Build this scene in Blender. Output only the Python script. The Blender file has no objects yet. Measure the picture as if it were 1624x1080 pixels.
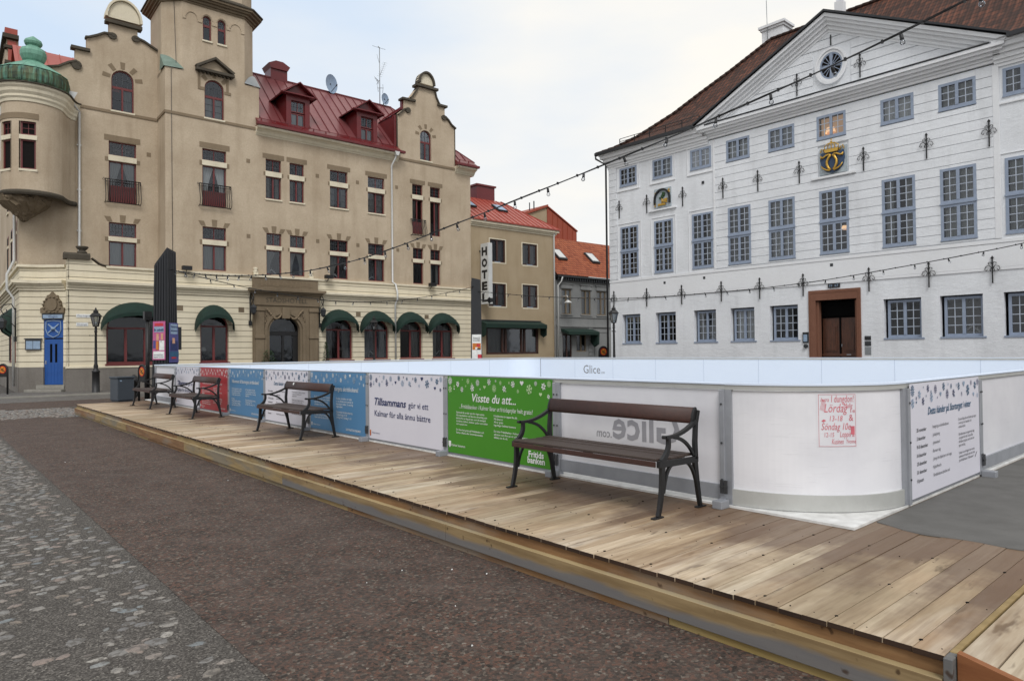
import bpy, bmesh, math, random
from mathutils import Vector, Matrix
R = math.radians
random.seed(7)
sc = bpy.context.scene
col = sc.collection

# ---------------------------------------------------------------- camera
YAW, PITCH, ROLL, CAMH = R(41.25), R(.888), R(.601), 1.72
def cam_dir(v):                       # camera vector (right, down, forward) -> world
    c, s = math.cos(ROLL), math.sin(ROLL)
    v = (c*v[0]-s*v[1], s*v[0]+c*v[1], v[2])
    c, s = math.cos(PITCH), math.sin(PITCH)
    r, d, f = v[0], c*v[1]-s*v[2], s*v[1]+c*v[2]
    return Vector((r*math.cos(YAW)+f*math.sin(YAW), -r*math.sin(YAW)+f*math.cos(YAW), -d))
cam = bpy.data.objects.new('camera', bpy.data.cameras.new('camera'))
col.objects.link(cam); sc.camera = cam
rx, dn, fw = cam_dir((1,0,0)), cam_dir((0,1,0)), cam_dir((0,0,1))
m = Matrix((( rx.x, -dn.x, -fw.x, 0), (rx.y, -dn.y, -fw.y, 0), (rx.z, -dn.z, -fw.z, CAMH), (0,0,0,1)))
cam.matrix_world = m
cam.data.sensor_width = 36; cam.data.lens = 24.007
cam.data.clip_start = .05; cam.data.clip_end = 1500

# ---------------------------------------------------------------- world and sun
w = bpy.data.worlds.new('World'); sc.world = w; w.use_nodes = True
nt = w.node_tree; N = nt.nodes; Lk = nt.links; N.clear()
SUN_EL, SUN_AZ = 48, 215              # azimuth clockwise from +Y
sky = N.new('ShaderNodeTexSky'); sky.sky_type = 'NISHITA'; sky.sun_disc = False
sky.sun_elevation = R(SUN_EL); sky.sun_rotation = R(SUN_AZ); sky.dust_density = 2.0
tc = N.new('ShaderNodeTexCoord')
def wn(t, **k):
    n = N.new(t)
    for a, b in k.items(): setattr(n, a, b)
    return n
# bright, slightly warm veil of cloud ahead and right, cooler and bluer to the left
dotn = wn('ShaderNodeVectorMath', operation='DOT_PRODUCT')
Lk.new(tc.outputs['Generated'], dotn.inputs[0])
wd = Vector((math.sin(R(55))*.9, math.cos(R(55))*.9, .42)).normalized()
dotn.inputs[1].default_value = wd
mapg = wn('ShaderNodeMapRange'); mapg.inputs[1].default_value = .62; mapg.inputs[2].default_value = .93
Lk.new(dotn.outputs['Value'], mapg.inputs[0])
mp = wn('ShaderNodeMapping'); mp.inputs['Scale'].default_value = (1.3, 1.3, 4.0)
Lk.new(tc.outputs['Generated'], mp.inputs[0])
noi = wn('ShaderNodeTexNoise'); noi.inputs['Scale'].default_value = 1.6; noi.inputs['Detail'].default_value = 5; noi.inputs['Roughness'].default_value = .5
Lk.new(mp.outputs[0], noi.inputs['Vector'])
addn = wn('ShaderNodeMath', operation='MULTIPLY_ADD'); addn.inputs[1].default_value = 1.1
sub = wn('ShaderNodeMath', operation='SUBTRACT'); sub.inputs[1].default_value = .5
Lk.new(noi.outputs['Fac'], sub.inputs[0]); Lk.new(sub.outputs[0], addn.inputs[0]); Lk.new(mapg.outputs[0], addn.inputs[2]); addn.use_clamp = True
cr = wn('ShaderNodeValToRGB'); e = cr.color_ramp.elements
e[0].position = 0; e[0].color = (.905, .91, .912, 1); e[1].position = 1; e[1].color = (1.04, 1.0, .92, 1)
Lk.new(addn.outputs[0], cr.inputs[0])
# thinner, bluer cloud low over the left of the square
dot2 = wn('ShaderNodeVectorMath', operation='DOT_PRODUCT'); Lk.new(tc.outputs['Generated'], dot2.inputs[0])
az2 = R(2); dot2.inputs[1].default_value = Vector((math.sin(az2)*.9, math.cos(az2)*.9, .42)).normalized()
mapb = wn('ShaderNodeMapRange'); mapb.inputs[1].default_value = .80; mapb.inputs[2].default_value = 1.0
Lk.new(dot2.outputs['Value'], mapb.inputs[0])
addb = wn('ShaderNodeMath', operation='MULTIPLY_ADD'); addb.use_clamp = True; addb.inputs[1].default_value = -1.6
Lk.new(sub.outputs[0], addb.inputs[0]); Lk.new(mapb.outputs[0], addb.inputs[2])
mixb = wn('ShaderNodeMix', data_type='RGBA'); Lk.new(addb.outputs[0], mixb.inputs['Factor']); Lk.new(cr.outputs[0], mixb.inputs[6]); mixb.inputs[7].default_value = (.66, .79, .96, 1)
mul = wn('ShaderNodeVectorMath', operation='SCALE'); mul.inputs['Scale'].default_value = 8.5
Lk.new(mixb.outputs[2], mul.inputs[0])
mix = wn('ShaderNodeMix', data_type='RGBA'); mix.inputs['Factor'].default_value = .97
Lk.new(sky.outputs[0], mix.inputs[6]); Lk.new(mul.outputs[0], mix.inputs[7])
bg = wn('ShaderNodeBackground'); bg.inputs['Strength'].default_value = .1
out = wn('ShaderNodeOutputWorld'); Lk.new(mix.outputs[2], bg.inputs[0]); Lk.new(bg.outputs[0], out.inputs[0])
sl = bpy.data.lights.new('sun', 'SUN'); sl.energy = 1.55; sl.angle = R(22); sl.color = (1, .98, .96)
so = bpy.data.objects.new('sun', sl); col.objects.link(so)
sd = Vector((math.sin(R(SUN_AZ))*math.cos(R(SUN_EL)), math.cos(R(SUN_AZ))*math.cos(R(SUN_EL)), math.sin(R(SUN_EL))))
so.rotation_euler = sd.to_track_quat('Z', 'Y').to_euler()
sc.view_settings.view_transform = 'Standard'; sc.view_settings.look = 'None'
sc.view_settings.exposure = .25; sc.view_settings.gamma = 1
sc.render.engine = 'CYCLES'

# ---------------------------------------------------------------- materials
def lin(h):
    if isinstance(h, str):
        h = h.lstrip('#'); c = [int(h[i:i+2], 16)/255 for i in (0, 2, 4)]
        return tuple(x/12.92 if x <= .04045 else ((x+.055)/1.055)**2.4 for x in c) + (1,)
    return tuple(h)+(1,)
class Mt:
    """small procedural material builder"""
    def __init__(s, name, base, rough=.7, metal=0, spec=.5):
        s.m = bpy.data.materials.new(name); s.m.use_nodes = True; s.t = s.m.node_tree; s.n = s.t.nodes; s.l = s.t.links
        s.b = s.n['Principled BSDF']; s.col = None
        s.b.inputs['Base Color'].default_value = lin(base); s.b.inputs['Roughness'].default_value = rough
        s.b.inputs['Metallic'].default_value = metal; s.b.inputs['Specular IOR Level'].default_value = spec
        s.base = lin(base); s.nrm = None
        s.tc = s.n.new('ShaderNodeTexCoord'); s.co = s.tc.outputs['Object']
    def N(s, t, **k):
        n = s.n.new(t)
        for a, b in k.items(): setattr(n, a, b)
        return n
    def mapping(s, scale, loc=(0,0,0)):
        mm = s.N('ShaderNodeMapping'); mm.inputs['Scale'].default_value = scale; mm.inputs['Location'].default_value = loc
        s.l.new(s.co, mm.inputs[0]); return mm.outputs[0]
    def noise(s, scale, detail=4, rough=.6, stretch=(1,1,1), loc=(0,0,0)):
        n = s.N('ShaderNodeTexNoise'); n.inputs['Scale'].default_value = scale; n.inputs['Detail'].default_value = detail; n.inputs['Roughness'].default_value = rough
        s.l.new(s.mapping(stretch, loc), n.inputs['Vector']); return n.outputs['Fac']
    def ramp(s, fac, stops):
        r = s.N('ShaderNodeValToRGB'); el = r.color_ramp.elements
        while len(el) < len(stops): el.new(.5)
        for q, (p, c) in zip(el, stops): q.position = p; q.color = lin(c) if not isinstance(c, (int, float)) else (c, c, c, 1)
        s.l.new(fac, r.inputs[0]); return r.outputs[0]
    def math(s, op, a, b=None, clamp=False):
        n = s.N('ShaderNodeMath', operation=op); n.use_clamp = clamp
        for i, v in enumerate((a, b)):
            if v is None: continue
            if isinstance(v, (int, float)): n.inputs[i].default_value = v
            else: s.l.new(v, n.inputs[i])
        return n.outputs[0]
    def setcol(s, c):
        s.col = c; s.l.new(c, s.b.inputs['Base Color']); return s
    def curcol(s):
        if s.col is not None: return s.col
        r = s.N('ShaderNodeRGB'); r.outputs[0].default_value = s.base; return r.outputs[0]
    def mixc(s, fac, c2, mode='MIX', fixed=None):
        mx = s.N('ShaderNodeMix', data_type='RGBA'); mx.blend_type = mode
        if isinstance(fac, (int, float)): mx.inputs['Factor'].default_value = fac
        else: s.l.new(fac, mx.inputs['Factor'])
        s.l.new(s.curcol(), mx.inputs[6])
        if isinstance(c2, (str, tuple)): mx.inputs[7].default_value = lin(c2) if isinstance(c2, str) else c2
        else: s.l.new(c2, mx.inputs[7])
        return s.setcol(mx.outputs[2])
    def vary(s, scale, amt, lo=.35, hi=.65, detail=4, stretch=(1,1,1), dark='#000000', loc=(0,0,0)):
        """patches towards another colour with strength amt"""
        f = s.ramp(s.noise(scale, detail, .6, stretch, loc), [(lo, 0.), (hi, 1.)])
        return s.mixc(s.math('MULTIPLY', f, amt), dark)
    def bump(s, h, dist=.01, strength=.6):
        b = s.N('ShaderNodeBump'); b.inputs['Distance'].default_value = dist; b.inputs['Strength'].default_value = strength
        s.l.new(h, b.inputs['Height'])
        if s.nrm is not None: s.l.new(s.nrm, b.inputs['Normal'])
        s.nrm = b.outputs[0]; s.l.new(s.nrm, s.b.inputs['Normal']); return s
    def attr(s, name='var'):
        a = s.N('ShaderNodeAttribute'); a.attribute_name = name; return a.outputs['Fac']
M = {}
def plaster(key, base, dark, amt=.35, grain=60, streak=.2):
    q = Mt(key, base, .9, spec=.2)
    q.vary(.45, amt, .35, .7, 5, dark=dark)
    q.vary(1.1, streak, .5, .75, 5, (1.7, 1.7, .22), dark=dark, loc=(3, 1, 7))
    q.vary(14, amt*.4, .3, .8, 3, dark=dark)
    q.vary(grain*.5, .22, .35, .7, 3, dark=dark)
    q.bump(q.noise(grain, 3, .7), .012, .7)
    q.bump(q.noise(6, 3, .6), .02, .4)
    M[key] = q.m; return q
plaster('tan_plaster', '#c3b49e', '#8f7d67', .5, 34, .4)
plaster('tan_plaster_plain', '#ad9d84', '#857356', .4, 60, .25)
q = plaster('white_lime', '#e5e8ec', '#afb1b4', .3, 40, .35)
q.bump(q.noise(3.2, 5, .65, (1, 1, 2.2)), .035, .5)
plaster('white_trim', '#e3e5e8', '#bcbcbc', .15, 80, .12)
plaster('cream_trim', '#e3dac3', '#978e7a', .2, 80, .3)
plaster('grey_plaster', '#8c8d8c', '#5d5f5f', .5, 50, .4)
plaster('plinth_stone', '#85807a', '#57524c', .5, 40, .5)
plaster('brown_stone', '#857763', '#54493b', .55, 45, .4)
plaster('lintel_stone', '#8c7c67', '#665a49', .4, 45, .3)
plaster('dark_stone', '#5a544a', '#302c26', .5, 45, .4)
plaster('door_stone', '#825c4b', '#5f4236', .5, 45, .3)
q = plaster('cream_rustic', '#dfd6bf', '#b3a68a', .2, 60, .25)      # cream ground floor with routed joints every 0.3 m
sep = q.N('ShaderNodeSeparateXYZ'); q.l.new(q.co, sep.inputs[0])
fr = q.math('FRACT', q.math('DIVIDE', q.math('ADD', sep.outputs[2], .08), .303))
jt = q.ramp(fr, [(0, 0.), (.045, 0.), (.075, 1.), (.97, 1.), (1, 0.)])
q.mixc(q.math('SUBTRACT', 1.0, jt), '#7c7260')
q.bump(jt, .03, 1)
def simple(key, base, rough=.5, metal=0, dark=None, amt=.25, sc_=8, bump=0, bs=60, spec=.5, st=(1,1,1)):
    q = Mt(key, base, rough, metal, spec)
    q.vary(sc_, amt, .35, .7, 4, st, dark=dark or '#000000')
    if bump: q.bump(q.noise(bs, 3, .6, st), bump, .5)
    M[key] = q.m; return q
simple('maroon_wood', '#6a2c2c', .5, dark='#461e1e')
simple('maroon_sheet', '#661b1e', .35, .0, dark='#4c1014', amt=.4, sc_=2)
simple('roof_maroon', '#7f4a4b', .33, .25, dark='#6f3336', amt=.45, sc_=1.5, bump=.01, bs=3)
simple('roof_red', '#a04b3e', .4, .1, dark='#8a3529', amt=.4, sc_=1.5, bump=.01, bs=3)
simple('orange_sheet', '#93432c', .6, dark='#7a3322', amt=.3, sc_=1)
simple('blue_frame', '#8c98ab', .55, dark='#5e6a7d', amt=.3, sc_=5)
simple('blue_frame_pale', '#a9b2bf', .55, dark='#8a93a1', amt=.2)
simple('iron', '#2c2f33', .55, dark='#17191b', amt=.4, sc_=20, bump=.003)
simple('black_iron', '#151517', .5, dark='#0c0c0c', amt=.4, sc_=15, bump=.004, bs=90)
simple('gutter_black', '#202226', .4, dark='#101010')
simple('white_pipe', '#c9cac8', .4, dark='#9a9a94')
simple('zinc', '#8d9193', .4, .5, dark='#6e7274')
simple('alu', '#9a9da3', .5, .25, dark='#7c7f85', amt=.4, sc_=5, bump=.002, bs=30)
simple('alu_pale', '#b9bab7', .45, .25, dark='#95958f', amt=.35, sc_=3)
simple('steel_dark', '#4f5154', .4, .6, dark='#303030')
q = simple('board_white', '#e3e3e7', .32, dark='#bcbec6', amt=.3, sc_=.9); q.vary(1.6, .25, .45, .7, 5, (1, 1, 1.5), dark='#b9bac0', loc=(3,5,1)); q.vary(9, .12, .62, .70, 3, (.4, .4, 6), dark='#8f9096'); q.vary(.8, .18, .4, .7, 3, (2.5, 2.5, .4), dark='#c3bfc9', loc=(1,9,2))
simple('board_inner', '#d3dff0', .55, dark='#c3d0e6', amt=.2, sc_=.4)
simple('floor_plastic', '#dcdcda', .5, dark='#93928e', amt=.5, sc_=6)
simple('print_white', '#d4d3dc', .45, dark='#c1bfca', amt=.25, sc_=1)
simple('print_green', '#3c8413', .4, dark='#347610', amt=.3, sc_=1)
simple('print_blue', '#4a7ea8', .4, dark='#42739b', amt=.3, sc_=1)
simple('print_red', '#a8232c', .4, dark='#941d25', amt=.3, sc_=1)
simple('ink_navy', '#1f2f62', .5); simple('ink_teal', '#2b5b7e', .5); simple('ink_pale', '#8fa5bd', .5); simple('ink_white', '#e6e8e6', .5)
simple('ink_grey', '#85888f', .5); simple('ink_black', '#2b2d33', .5); simple('ink_red', '#c2303c', .5); simple('marker_red', '#cf6d79', .5); simple('joint_blue', '#9fadc4', .5); simple('ink_palegreen', '#b9d6a2', .5)
simple('ghost_grey', '#9a9aa0', .5, dark='#8a8a90')
simple('poster_pink', '#b95d8c', .4); simple('poster_purple', '#4b4a86', .4); simple('skin_tone', '#c99a7c', .5); simple('poster_orange', '#c9772a', .4)
simple('awning_green', '#0a2a21', .85, dark='#061c16', amt=.6, sc_=3, bump=.01, bs=8)
simple('gold', '#c9a24a', .35, .6, dark='#8a6722', amt=.4, sc_=30)
simple('emblem_blue', '#2c4463', .5); simple('emblem_plate', '#a9b4ba', .7); simple('leaf_green', '#2d4a26', .7)
simple('blue_door', '#1d4e93', .45, dark='#143a70', amt=.3, sc_=3)
simple('dark_wood_door', '#54301d', .45, dark='#1c0f09', amt=.6, sc_=3, st=(6,6,1), bump=.004)
simple('black_void', '#0b0b0c', .9, spec=.1)
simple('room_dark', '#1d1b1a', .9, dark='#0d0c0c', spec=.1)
simple('curtain', '#9c9a94', .9, dark='#6f6d68', amt=.5, sc_=3, st=(8,8,.4))
simple('curtain_white', '#c9c8c3', .9, dark='#a3a29d', amt=.4, sc_=3, st=(8,8,.4))
simple('bin_grey', '#3f464e', .5, dark='#2d3339'); simple('pylon_black', '#1b1d22', .55, dark='#16181c', amt=.4, sc_=2)
simple('hotel_sign_white', '#c7c9c8', .45, dark='#9fa2a0', amt=.3, sc_=2)
simple('carpet', '#686765', .97, dark='#52514f', amt=.5, sc_=3, bump=.004, bs=220, spec=.1)
simple('bench_brown', '#40241c', .55, dark='#2b1a15', amt=.6, sc_=5, st=(4,.4,4), bump=.004, bs=30)
simple('bench_seat', '#3d312b', .65, dark='#33251f', amt=.7, sc_=6, st=(4,.4,4), bump=.005, bs=40)
simple('twig', '#3b3026', .8); simple('yellow_sign', '#d9871e', .45); simple('sign_red', '#b22416', .45)
simple('steps_stone', '#8f8c84', .85, dark='#6a675f', amt=.5, sc_=3, bump=.006, bs=40)
simple('cable_black', '#15161a', .5)
q = Mt('patina', '#6b9985', .6, .1); q.vary(1.3, .4, .4, .6, 5, (4, 4, .5), dark='#3a5f53'); q.vary(3, .3, dark='#7fb39c', loc=(4,4,4)); M['patina'] = q.m
simple('patina_dull', '#74877c', .6, .1, dark='#4c5f56', amt=.5, sc_=3)
q = Mt('patina_dark', '#477c6d', .6, .1); q.vary(1.6, .95, .38, .55, 5, (4, 4, .35), dark='#16241f'); q.vary(3, .25, dark='#8a8c4a', loc=(4,4,4)); M['patina_dark'] = q.m
def glass(key, tint, rough=.06, fres=1.5, trans=.55):
    mt = bpy.data.materials.new(key); mt.use_nodes = True; t = mt.node_tree; n = t.nodes; n.clear()
    g = n.new('ShaderNodeBsdfGlossy'); g.inputs['Roughness'].default_value = rough; g.inputs['Color'].default_value = (.8,.84,.9,1)
    tr = n.new('ShaderNodeBsdfTransparent'); tr.inputs[0].default_value = lin(tint)
    lw = n.new('ShaderNodeFresnel'); lw.inputs['IOR'].default_value = fres
    no = n.new('ShaderNodeTexNoise'); no.inputs['Scale'].default_value = 1.1
    tcx = n.new('ShaderNodeTexCoord'); t.links.new(tcx.outputs['Object'], no.inputs['Vector'])
    bp = n.new('ShaderNodeBump'); bp.inputs['Distance'].default_value = .03; bp.inputs['Strength'].default_value = .22; t.links.new(no.outputs[0], bp.inputs['Height']); t.links.new(bp.outputs[0], g.inputs['Normal'])
    oi = n.new('ShaderNodeObjectInfo'); vm = n.new('ShaderNodeVectorMath'); vm.operation = 'MULTIPLY_ADD'; vm.inputs[1].default_value = (1,1,1); t.links.new(tcx.outputs['Object'], vm.inputs[0]); cx_ = n.new('ShaderNodeCombineXYZ'); rs_ = n.new('ShaderNodeMath'); rs_.operation = 'MULTIPLY'; rs_.inputs[1].default_value = 40; t.links.new(oi.outputs['Random'], rs_.inputs[0]); t.links.new(rs_.outputs[0], cx_.inputs[0]); t.links.new(rs_.outputs[0], cx_.inputs[2]); t.links.new(cx_.outputs[0], vm.inputs[2]); t.links.new(vm.outputs[0], no.inputs['Vector'])
    ad = n.new('ShaderNodeMath'); ad.operation = 'MULTIPLY_ADD'; ad.inputs[2].default_value = .02; pw = n.new('ShaderNodeMath'); pw.operation = 'MULTIPLY_ADD'; pw.inputs[1].default_value = 1.6; pw.inputs[2].default_value = .5; t.links.new(oi.outputs['Random'], pw.inputs[0]); t.links.new(pw.outputs[0], ad.inputs[1]); t.links.new(lw.outputs[0], ad.inputs[0])
    mx = n.new('ShaderNodeMixShader'); o = n.new('ShaderNodeOutputMaterial')
    t.links.new(ad.outputs[0], mx.inputs[0]); t.links.new(tr.outputs[0], mx.inputs[1]); t.links.new(g.outputs[0], mx.inputs[2]); t.links.new(mx.outputs[0], o.inputs[0])
    M[key] = mt
glass('pane', '#c9cdd0'); glass('bulb_glass', '#f2f2f2', .02)
def tiles(key, a, b, c, w, h):
    """pantiles: uv in metres, w = tile width, h = course height"""
    q = Mt(key, a, .75, spec=.3); uv = q.tc.outputs['UV']
    s = q.N('ShaderNodeSeparateXYZ'); q.l.new(uv, s.inputs[0])
    row = q.math('FLOOR', q.math('DIVIDE', s.outputs[1], h)); fy = q.math('FRACT', q.math('DIVIDE', s.outputs[1], h))
    sx = q.math('ADD', q.math('DIVIDE', s.outputs[0], w), q.math('MULTIPLY', q.math('MODULO', row, 2), .0))
    cx = q.math('FLOOR', sx); fx = q.math('FRACT', sx)
    cmb = q.N('ShaderNodeCombineXYZ'); q.l.new(cx, cmb.inputs[0]); q.l.new(row, cmb.inputs[1])
    wn_ = q.N('ShaderNodeTexWhiteNoise'); q.l.new(cmb.outputs[0], wn_.inputs['Vector'])
    q.setcol(q.ramp(wn_.outputs['Value'], [(0, b), (.5, a), (1, c)]))
    q.vary(.5, .35, .4, .65, 4, dark=b)
    wave = q.math('SINE', q.math('MULTIPLY', fx, 6.2832))
    hgt = q.math('ADD', q.math('MULTIPLY', wave, .5), q.math('MULTIPLY', q.math('SUBTRACT', 1.0, fy), 1.1))
    q.bump(hgt, .09, 1.0); M[key] = q.m
    gap = q.ramp(q.math('ADD', fy, q.math('MULTIPLY', wave, .10)), [(0, 1.), (.14, 1.), (.26, 0.)])
    q.mixc(q.math('MULTIPLY', gap, .8), '#1b0f0a'); vl = q.ramp(wave, [(0, 1.), (.25, 1.), (.5, 0.)]); q.mixc(q.math('MULTIPLY', vl, .35), '#2a1810'); 
tiles('roof_tiles_brown', '#5a3526', '#3a231a', '#6e4230', .25, .36)
tiles('roof_tiles_orange', '#b5623f', '#96492c', '#c26f49', .22, .32)
# planks: every plank carries its own random value in attribute "var"
def wood(key, cols, wet=0, spec=.3):
    q = Mt(key, cols[0], .72, spec=spec)
    q.setcol(q.ramp(q.attr('var'), [(i/(len(cols)-1), c) for i, c in enumerate(cols)]))
    q.vary(5, .35, .35, .7, 5, (.5, 7, 7), dark='#7b5f43')
    q.vary(2, .75, .62, .70, 3, (1.2, 5, 5), dark='#4a3728', loc=(5, 5, 5)); q.vary(1.3, .5, .5, .62, 4, (.7, 2.5, 2), dark='#7d664c', loc=(6, 1, 3)); q.vary(.9, .4, .52, .66, 4, (.5, 3.5, 2), dark='#ddd4c4', loc=(2, 8, 3))
    q.vary(.8, .45, .45, .62, 4, dark='#8a7f68', loc=(1, 2, 3))
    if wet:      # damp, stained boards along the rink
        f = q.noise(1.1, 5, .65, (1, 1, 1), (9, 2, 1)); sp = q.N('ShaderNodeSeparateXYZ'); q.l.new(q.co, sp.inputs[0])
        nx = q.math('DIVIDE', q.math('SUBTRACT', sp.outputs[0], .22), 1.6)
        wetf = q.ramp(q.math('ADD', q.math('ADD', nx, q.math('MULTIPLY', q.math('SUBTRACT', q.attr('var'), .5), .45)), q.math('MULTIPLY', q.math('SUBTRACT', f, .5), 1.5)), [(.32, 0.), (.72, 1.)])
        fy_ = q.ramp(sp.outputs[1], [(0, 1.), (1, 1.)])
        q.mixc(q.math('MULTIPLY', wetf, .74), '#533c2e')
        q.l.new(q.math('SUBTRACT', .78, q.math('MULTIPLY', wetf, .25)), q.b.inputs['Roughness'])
    ring = q.noise(26, 3, .6, (.06, 1, 1)); q.mixc(q.math('MULTIPLY', q.ramp(ring, [(.45, 0.), (.7, 1.)]), .42), '#66503c')
    q.bump(ring, .004, .5); M[key] = q.m; return q
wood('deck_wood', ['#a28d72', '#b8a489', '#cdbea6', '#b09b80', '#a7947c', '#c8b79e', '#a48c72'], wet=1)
wood('ramp_wood', ['#a89984', '#b6a993', '#a3947e'])
def beamwood(key, a, b, c):
    q = Mt(key, a, .7, spec=.3)
    q.vary(3, .7, .4, .62, 5, (2.5, .5, 6), dark=b); q.vary(1.2, .6, .5, .65, 4, (1, .6, 3), dark=c, loc=(3, 3, 3))
    q.vary(5, .8, .68, .74, 2, (2, 2, 2), dark='#3a2616', loc=(8, 1, 3))
    q.bump(q.noise(30, 3, .6, (1, .08, 1)), .003, .5); M[key] = q.m
beamwood('beam_brown', '#8a6a48', '#694a2f', '#7d7a72')
beamwood('beam_grey', '#6d6b67', '#54565a', '#86735a')
q = Mt('beam_weathered', '#8f7a58', .7, spec=.3)
q.vary(3, .7, .4, .62, 5, (2.5, .5, 6), dark='#6f5a3d'); sp = q.N('ShaderNodeSeparateXYZ'); q.l.new(q.co, sp.inputs[0])
wz = q.math('ADD', q.math('MULTIPLY', sp.outputs[2], -14), q.math('MULTIPLY', q.noise(1.4, 5, .65, (1, .5, 2), (3,3,3)), 2.2))
q.mixc(q.math('MULTIPLY', q.ramp(q.math('ADD', wz, 1.2), [(.3, 0.), (.75, 1.)]), .85), '#66676a'); q.vary(5, .8, .68, .74, 2, (2, 2, 2), dark='#3a2616', loc=(8, 1, 3))
q.bump(q.noise(30, 3, .6, (1, .08, 1)), .003, .5); M['beam_weathered'] = q.m
beamwood('beam_tan', '#9a845c', '#7a6742', '#6c6c68')
beamwood('beam_yellow', '#a08a55', '#7e6a3c', '#8a7a58')
beamwood('beam_top', '#a8956f', '#8a7856', '#8f8a7c')
beamwood('beam_orange', '#8a5a38', '#6f4227', '#96704e')
beamwood('plank_end', '#3a2a1f', '#241912', '#4a3628')

# ---------------------------------------------------------------- mesh helpers
class MB:
    def __init__(s, off=(0,0,0)):
        s.v = []; s.f = []; s.mi = []; s.uv = {}; s.off = off; s.cur = 0; s.sm = []; s.smooth = False; s.var = []; s.cv = .5
    def V(s, x, y, z):
        s.v.append((x+s.off[0], y+s.off[1], z+s.off[2])); return len(s.v)-1
    def F(s, idx, uv=None):
        s.f.append(tuple(idx)); s.mi.append(s.cur); s.sm.append(s.smooth); s.var.append(s.cv)
        if uv: s.uv[len(s.f)-1] = uv
    def box(s, x0, x1, y0, y1, z0, z1):
        if x0 > x1: x0, x1 = x1, x0
        if y0 > y1: y0, y1 = y1, y0
        if z0 > z1: z0, z1 = z1, z0
        a = [s.V(*p) for p in ((x0,y0,z0),(x1,y0,z0),(x1,y1,z0),(x0,y1,z0),(x0,y0,z1),(x1,y0,z1),(x1,y1,z1),(x0,y1,z1))]
        for q in ((0,3,2,1),(4,5,6,7),(0,1,5,4),(1,2,6,5),(2,3,7,6),(3,0,4,7)): s.F([a[i] for i in q])
        return s
    def hexa(s, p):          # eight corners, bottom ring then top ring
        a = [s.V(*q) for q in p]
        for q in ((0,3,2,1),(4,5,6,7),(0,1,5,4),(1,2,6,5),(2,3,7,6),(3,0,4,7)): s.F([a[i] for i in q])
        return s
    def pop_mat(s, k, m):      # give the k-th last face another material slot
        s.mi[-k] = m
    def quad(s, pts, uv=None):
        s.F([s.V(*p) for p in pts], uv); return s
    def beam(s, a, b, w, h=None, up=(0,0,1)):
        h = h or w; a = Vector(a); b = Vector(b); d = (b-a).normalized(); up = Vector(up)
        if abs(d.dot(up)) > .98: up = Vector((1,0,0))
        x = d.cross(up).normalized()*w/2; y = x.cross(d).normalized()*h/2
        return s.hexa([a-x-y, a+x-y, b+x-y, b-x-y, a-x+y, a+x+y, b+x+y, b-x+y])
    def tube(s, pts, r, n=8, cap=True, rr=None):
        pts = [Vector(p) for p in pts]; rings = []; px = None; sm = s.smooth; s.smooth = True
        for i, p in enumerate(pts):
            d = (pts[min(i+1, len(pts)-1)]-pts[max(i-1, 0)]).normalized()
            if px is None: px = d.orthogonal().normalized()
            x = (px - d*px.dot(d)); x = x.normalized() if x.length > 1e-6 else d.orthogonal().normalized(); px = x; y = d.cross(x)
            ra = rr[i] if rr else r
            rings.append([s.V(*(p+x*math.cos(2*math.pi*k/n)*ra+y*math.sin(2*math.pi*k/n)*ra)) for k in range(n)])
        for i in range(len(rings)-1):
            for k in range(n): s.F((rings[i][k], rings[i][(k+1) % n], rings[i+1][(k+1) % n], rings[i+1][k]))
        s.smooth = sm
        if cap: s.F(rings[0][::-1]); s.F(rings[-1])
        return s
    def lathe(s, prof, c, n=24, a0=0, a1=360, smooth=True):
        sm = s.smooth; s.smooth = smooth; full = abs(a1-a0) >= 359.9; k = n if full else n+1; rows = []
        for r, z in prof:
            rows.append([s.V(c[0]+max(r, .0005)*math.cos(R(a0+(a1-a0)*i/n)), c[1]+max(r, .0005)*math.sin(R(a0+(a1-a0)*i/n)), c[2]+z) for i in range(k)])
        for i in range(len(rows)-1):
            for j in range(n): s.F((rows[i][j], rows[i][(j+1) % k], rows[i+1][(j+1) % k], rows[i+1][j]))
        s.smooth = sm; return s
    def prism(s, poly, axis, a, b):
        """closed polygon extruded along axis ('x','y','z') from a to b; poly gives the other two coords in order"""
        def P(u, v, w): return {'x': (w, u, v), 'y': (u, w, v), 'z': (u, v, w)}[axis]
        A = [s.V(*P(u, v, a)) for u, v in poly]; B = [s.V(*P(u, v, b)) for u, v in poly]; n = len(poly)
        s.F(A[::-1]); s.F(B)
        for i in range(n): s.F((A[i], A[(i+1) % n], B[(i+1) % n], B[i]))
        return s
    def ribbon(s, line, y0, y1, t, side=1):
        """band of thickness t along an (x,z) polyline, between depths y0 and y1"""
        n = len(line); nr = []
        for i in range(n):
            a = Vector(line[max(i-1, 0)]); b = Vector(line[min(i+1, n-1)]); d = (b-a).normalized(); nr.append(Vector((-d.y, d.x))*t*side)
        for i in range(n-1):
            p, q = Vector(line[i]), Vector(line[i+1]); P2, Q2 = p+nr[i], q+nr[i+1]
            s.hexa([(p.x,y0,p.y),(q.x,y0,q.y),(q.x,y1,q.y),(p.x,y1,p.y),(P2.x,y0,P2.y),(Q2.x,y0,Q2.y),(Q2.x,y1,Q2.y),(P2.x,y1,P2.y)])
        return s
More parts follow.
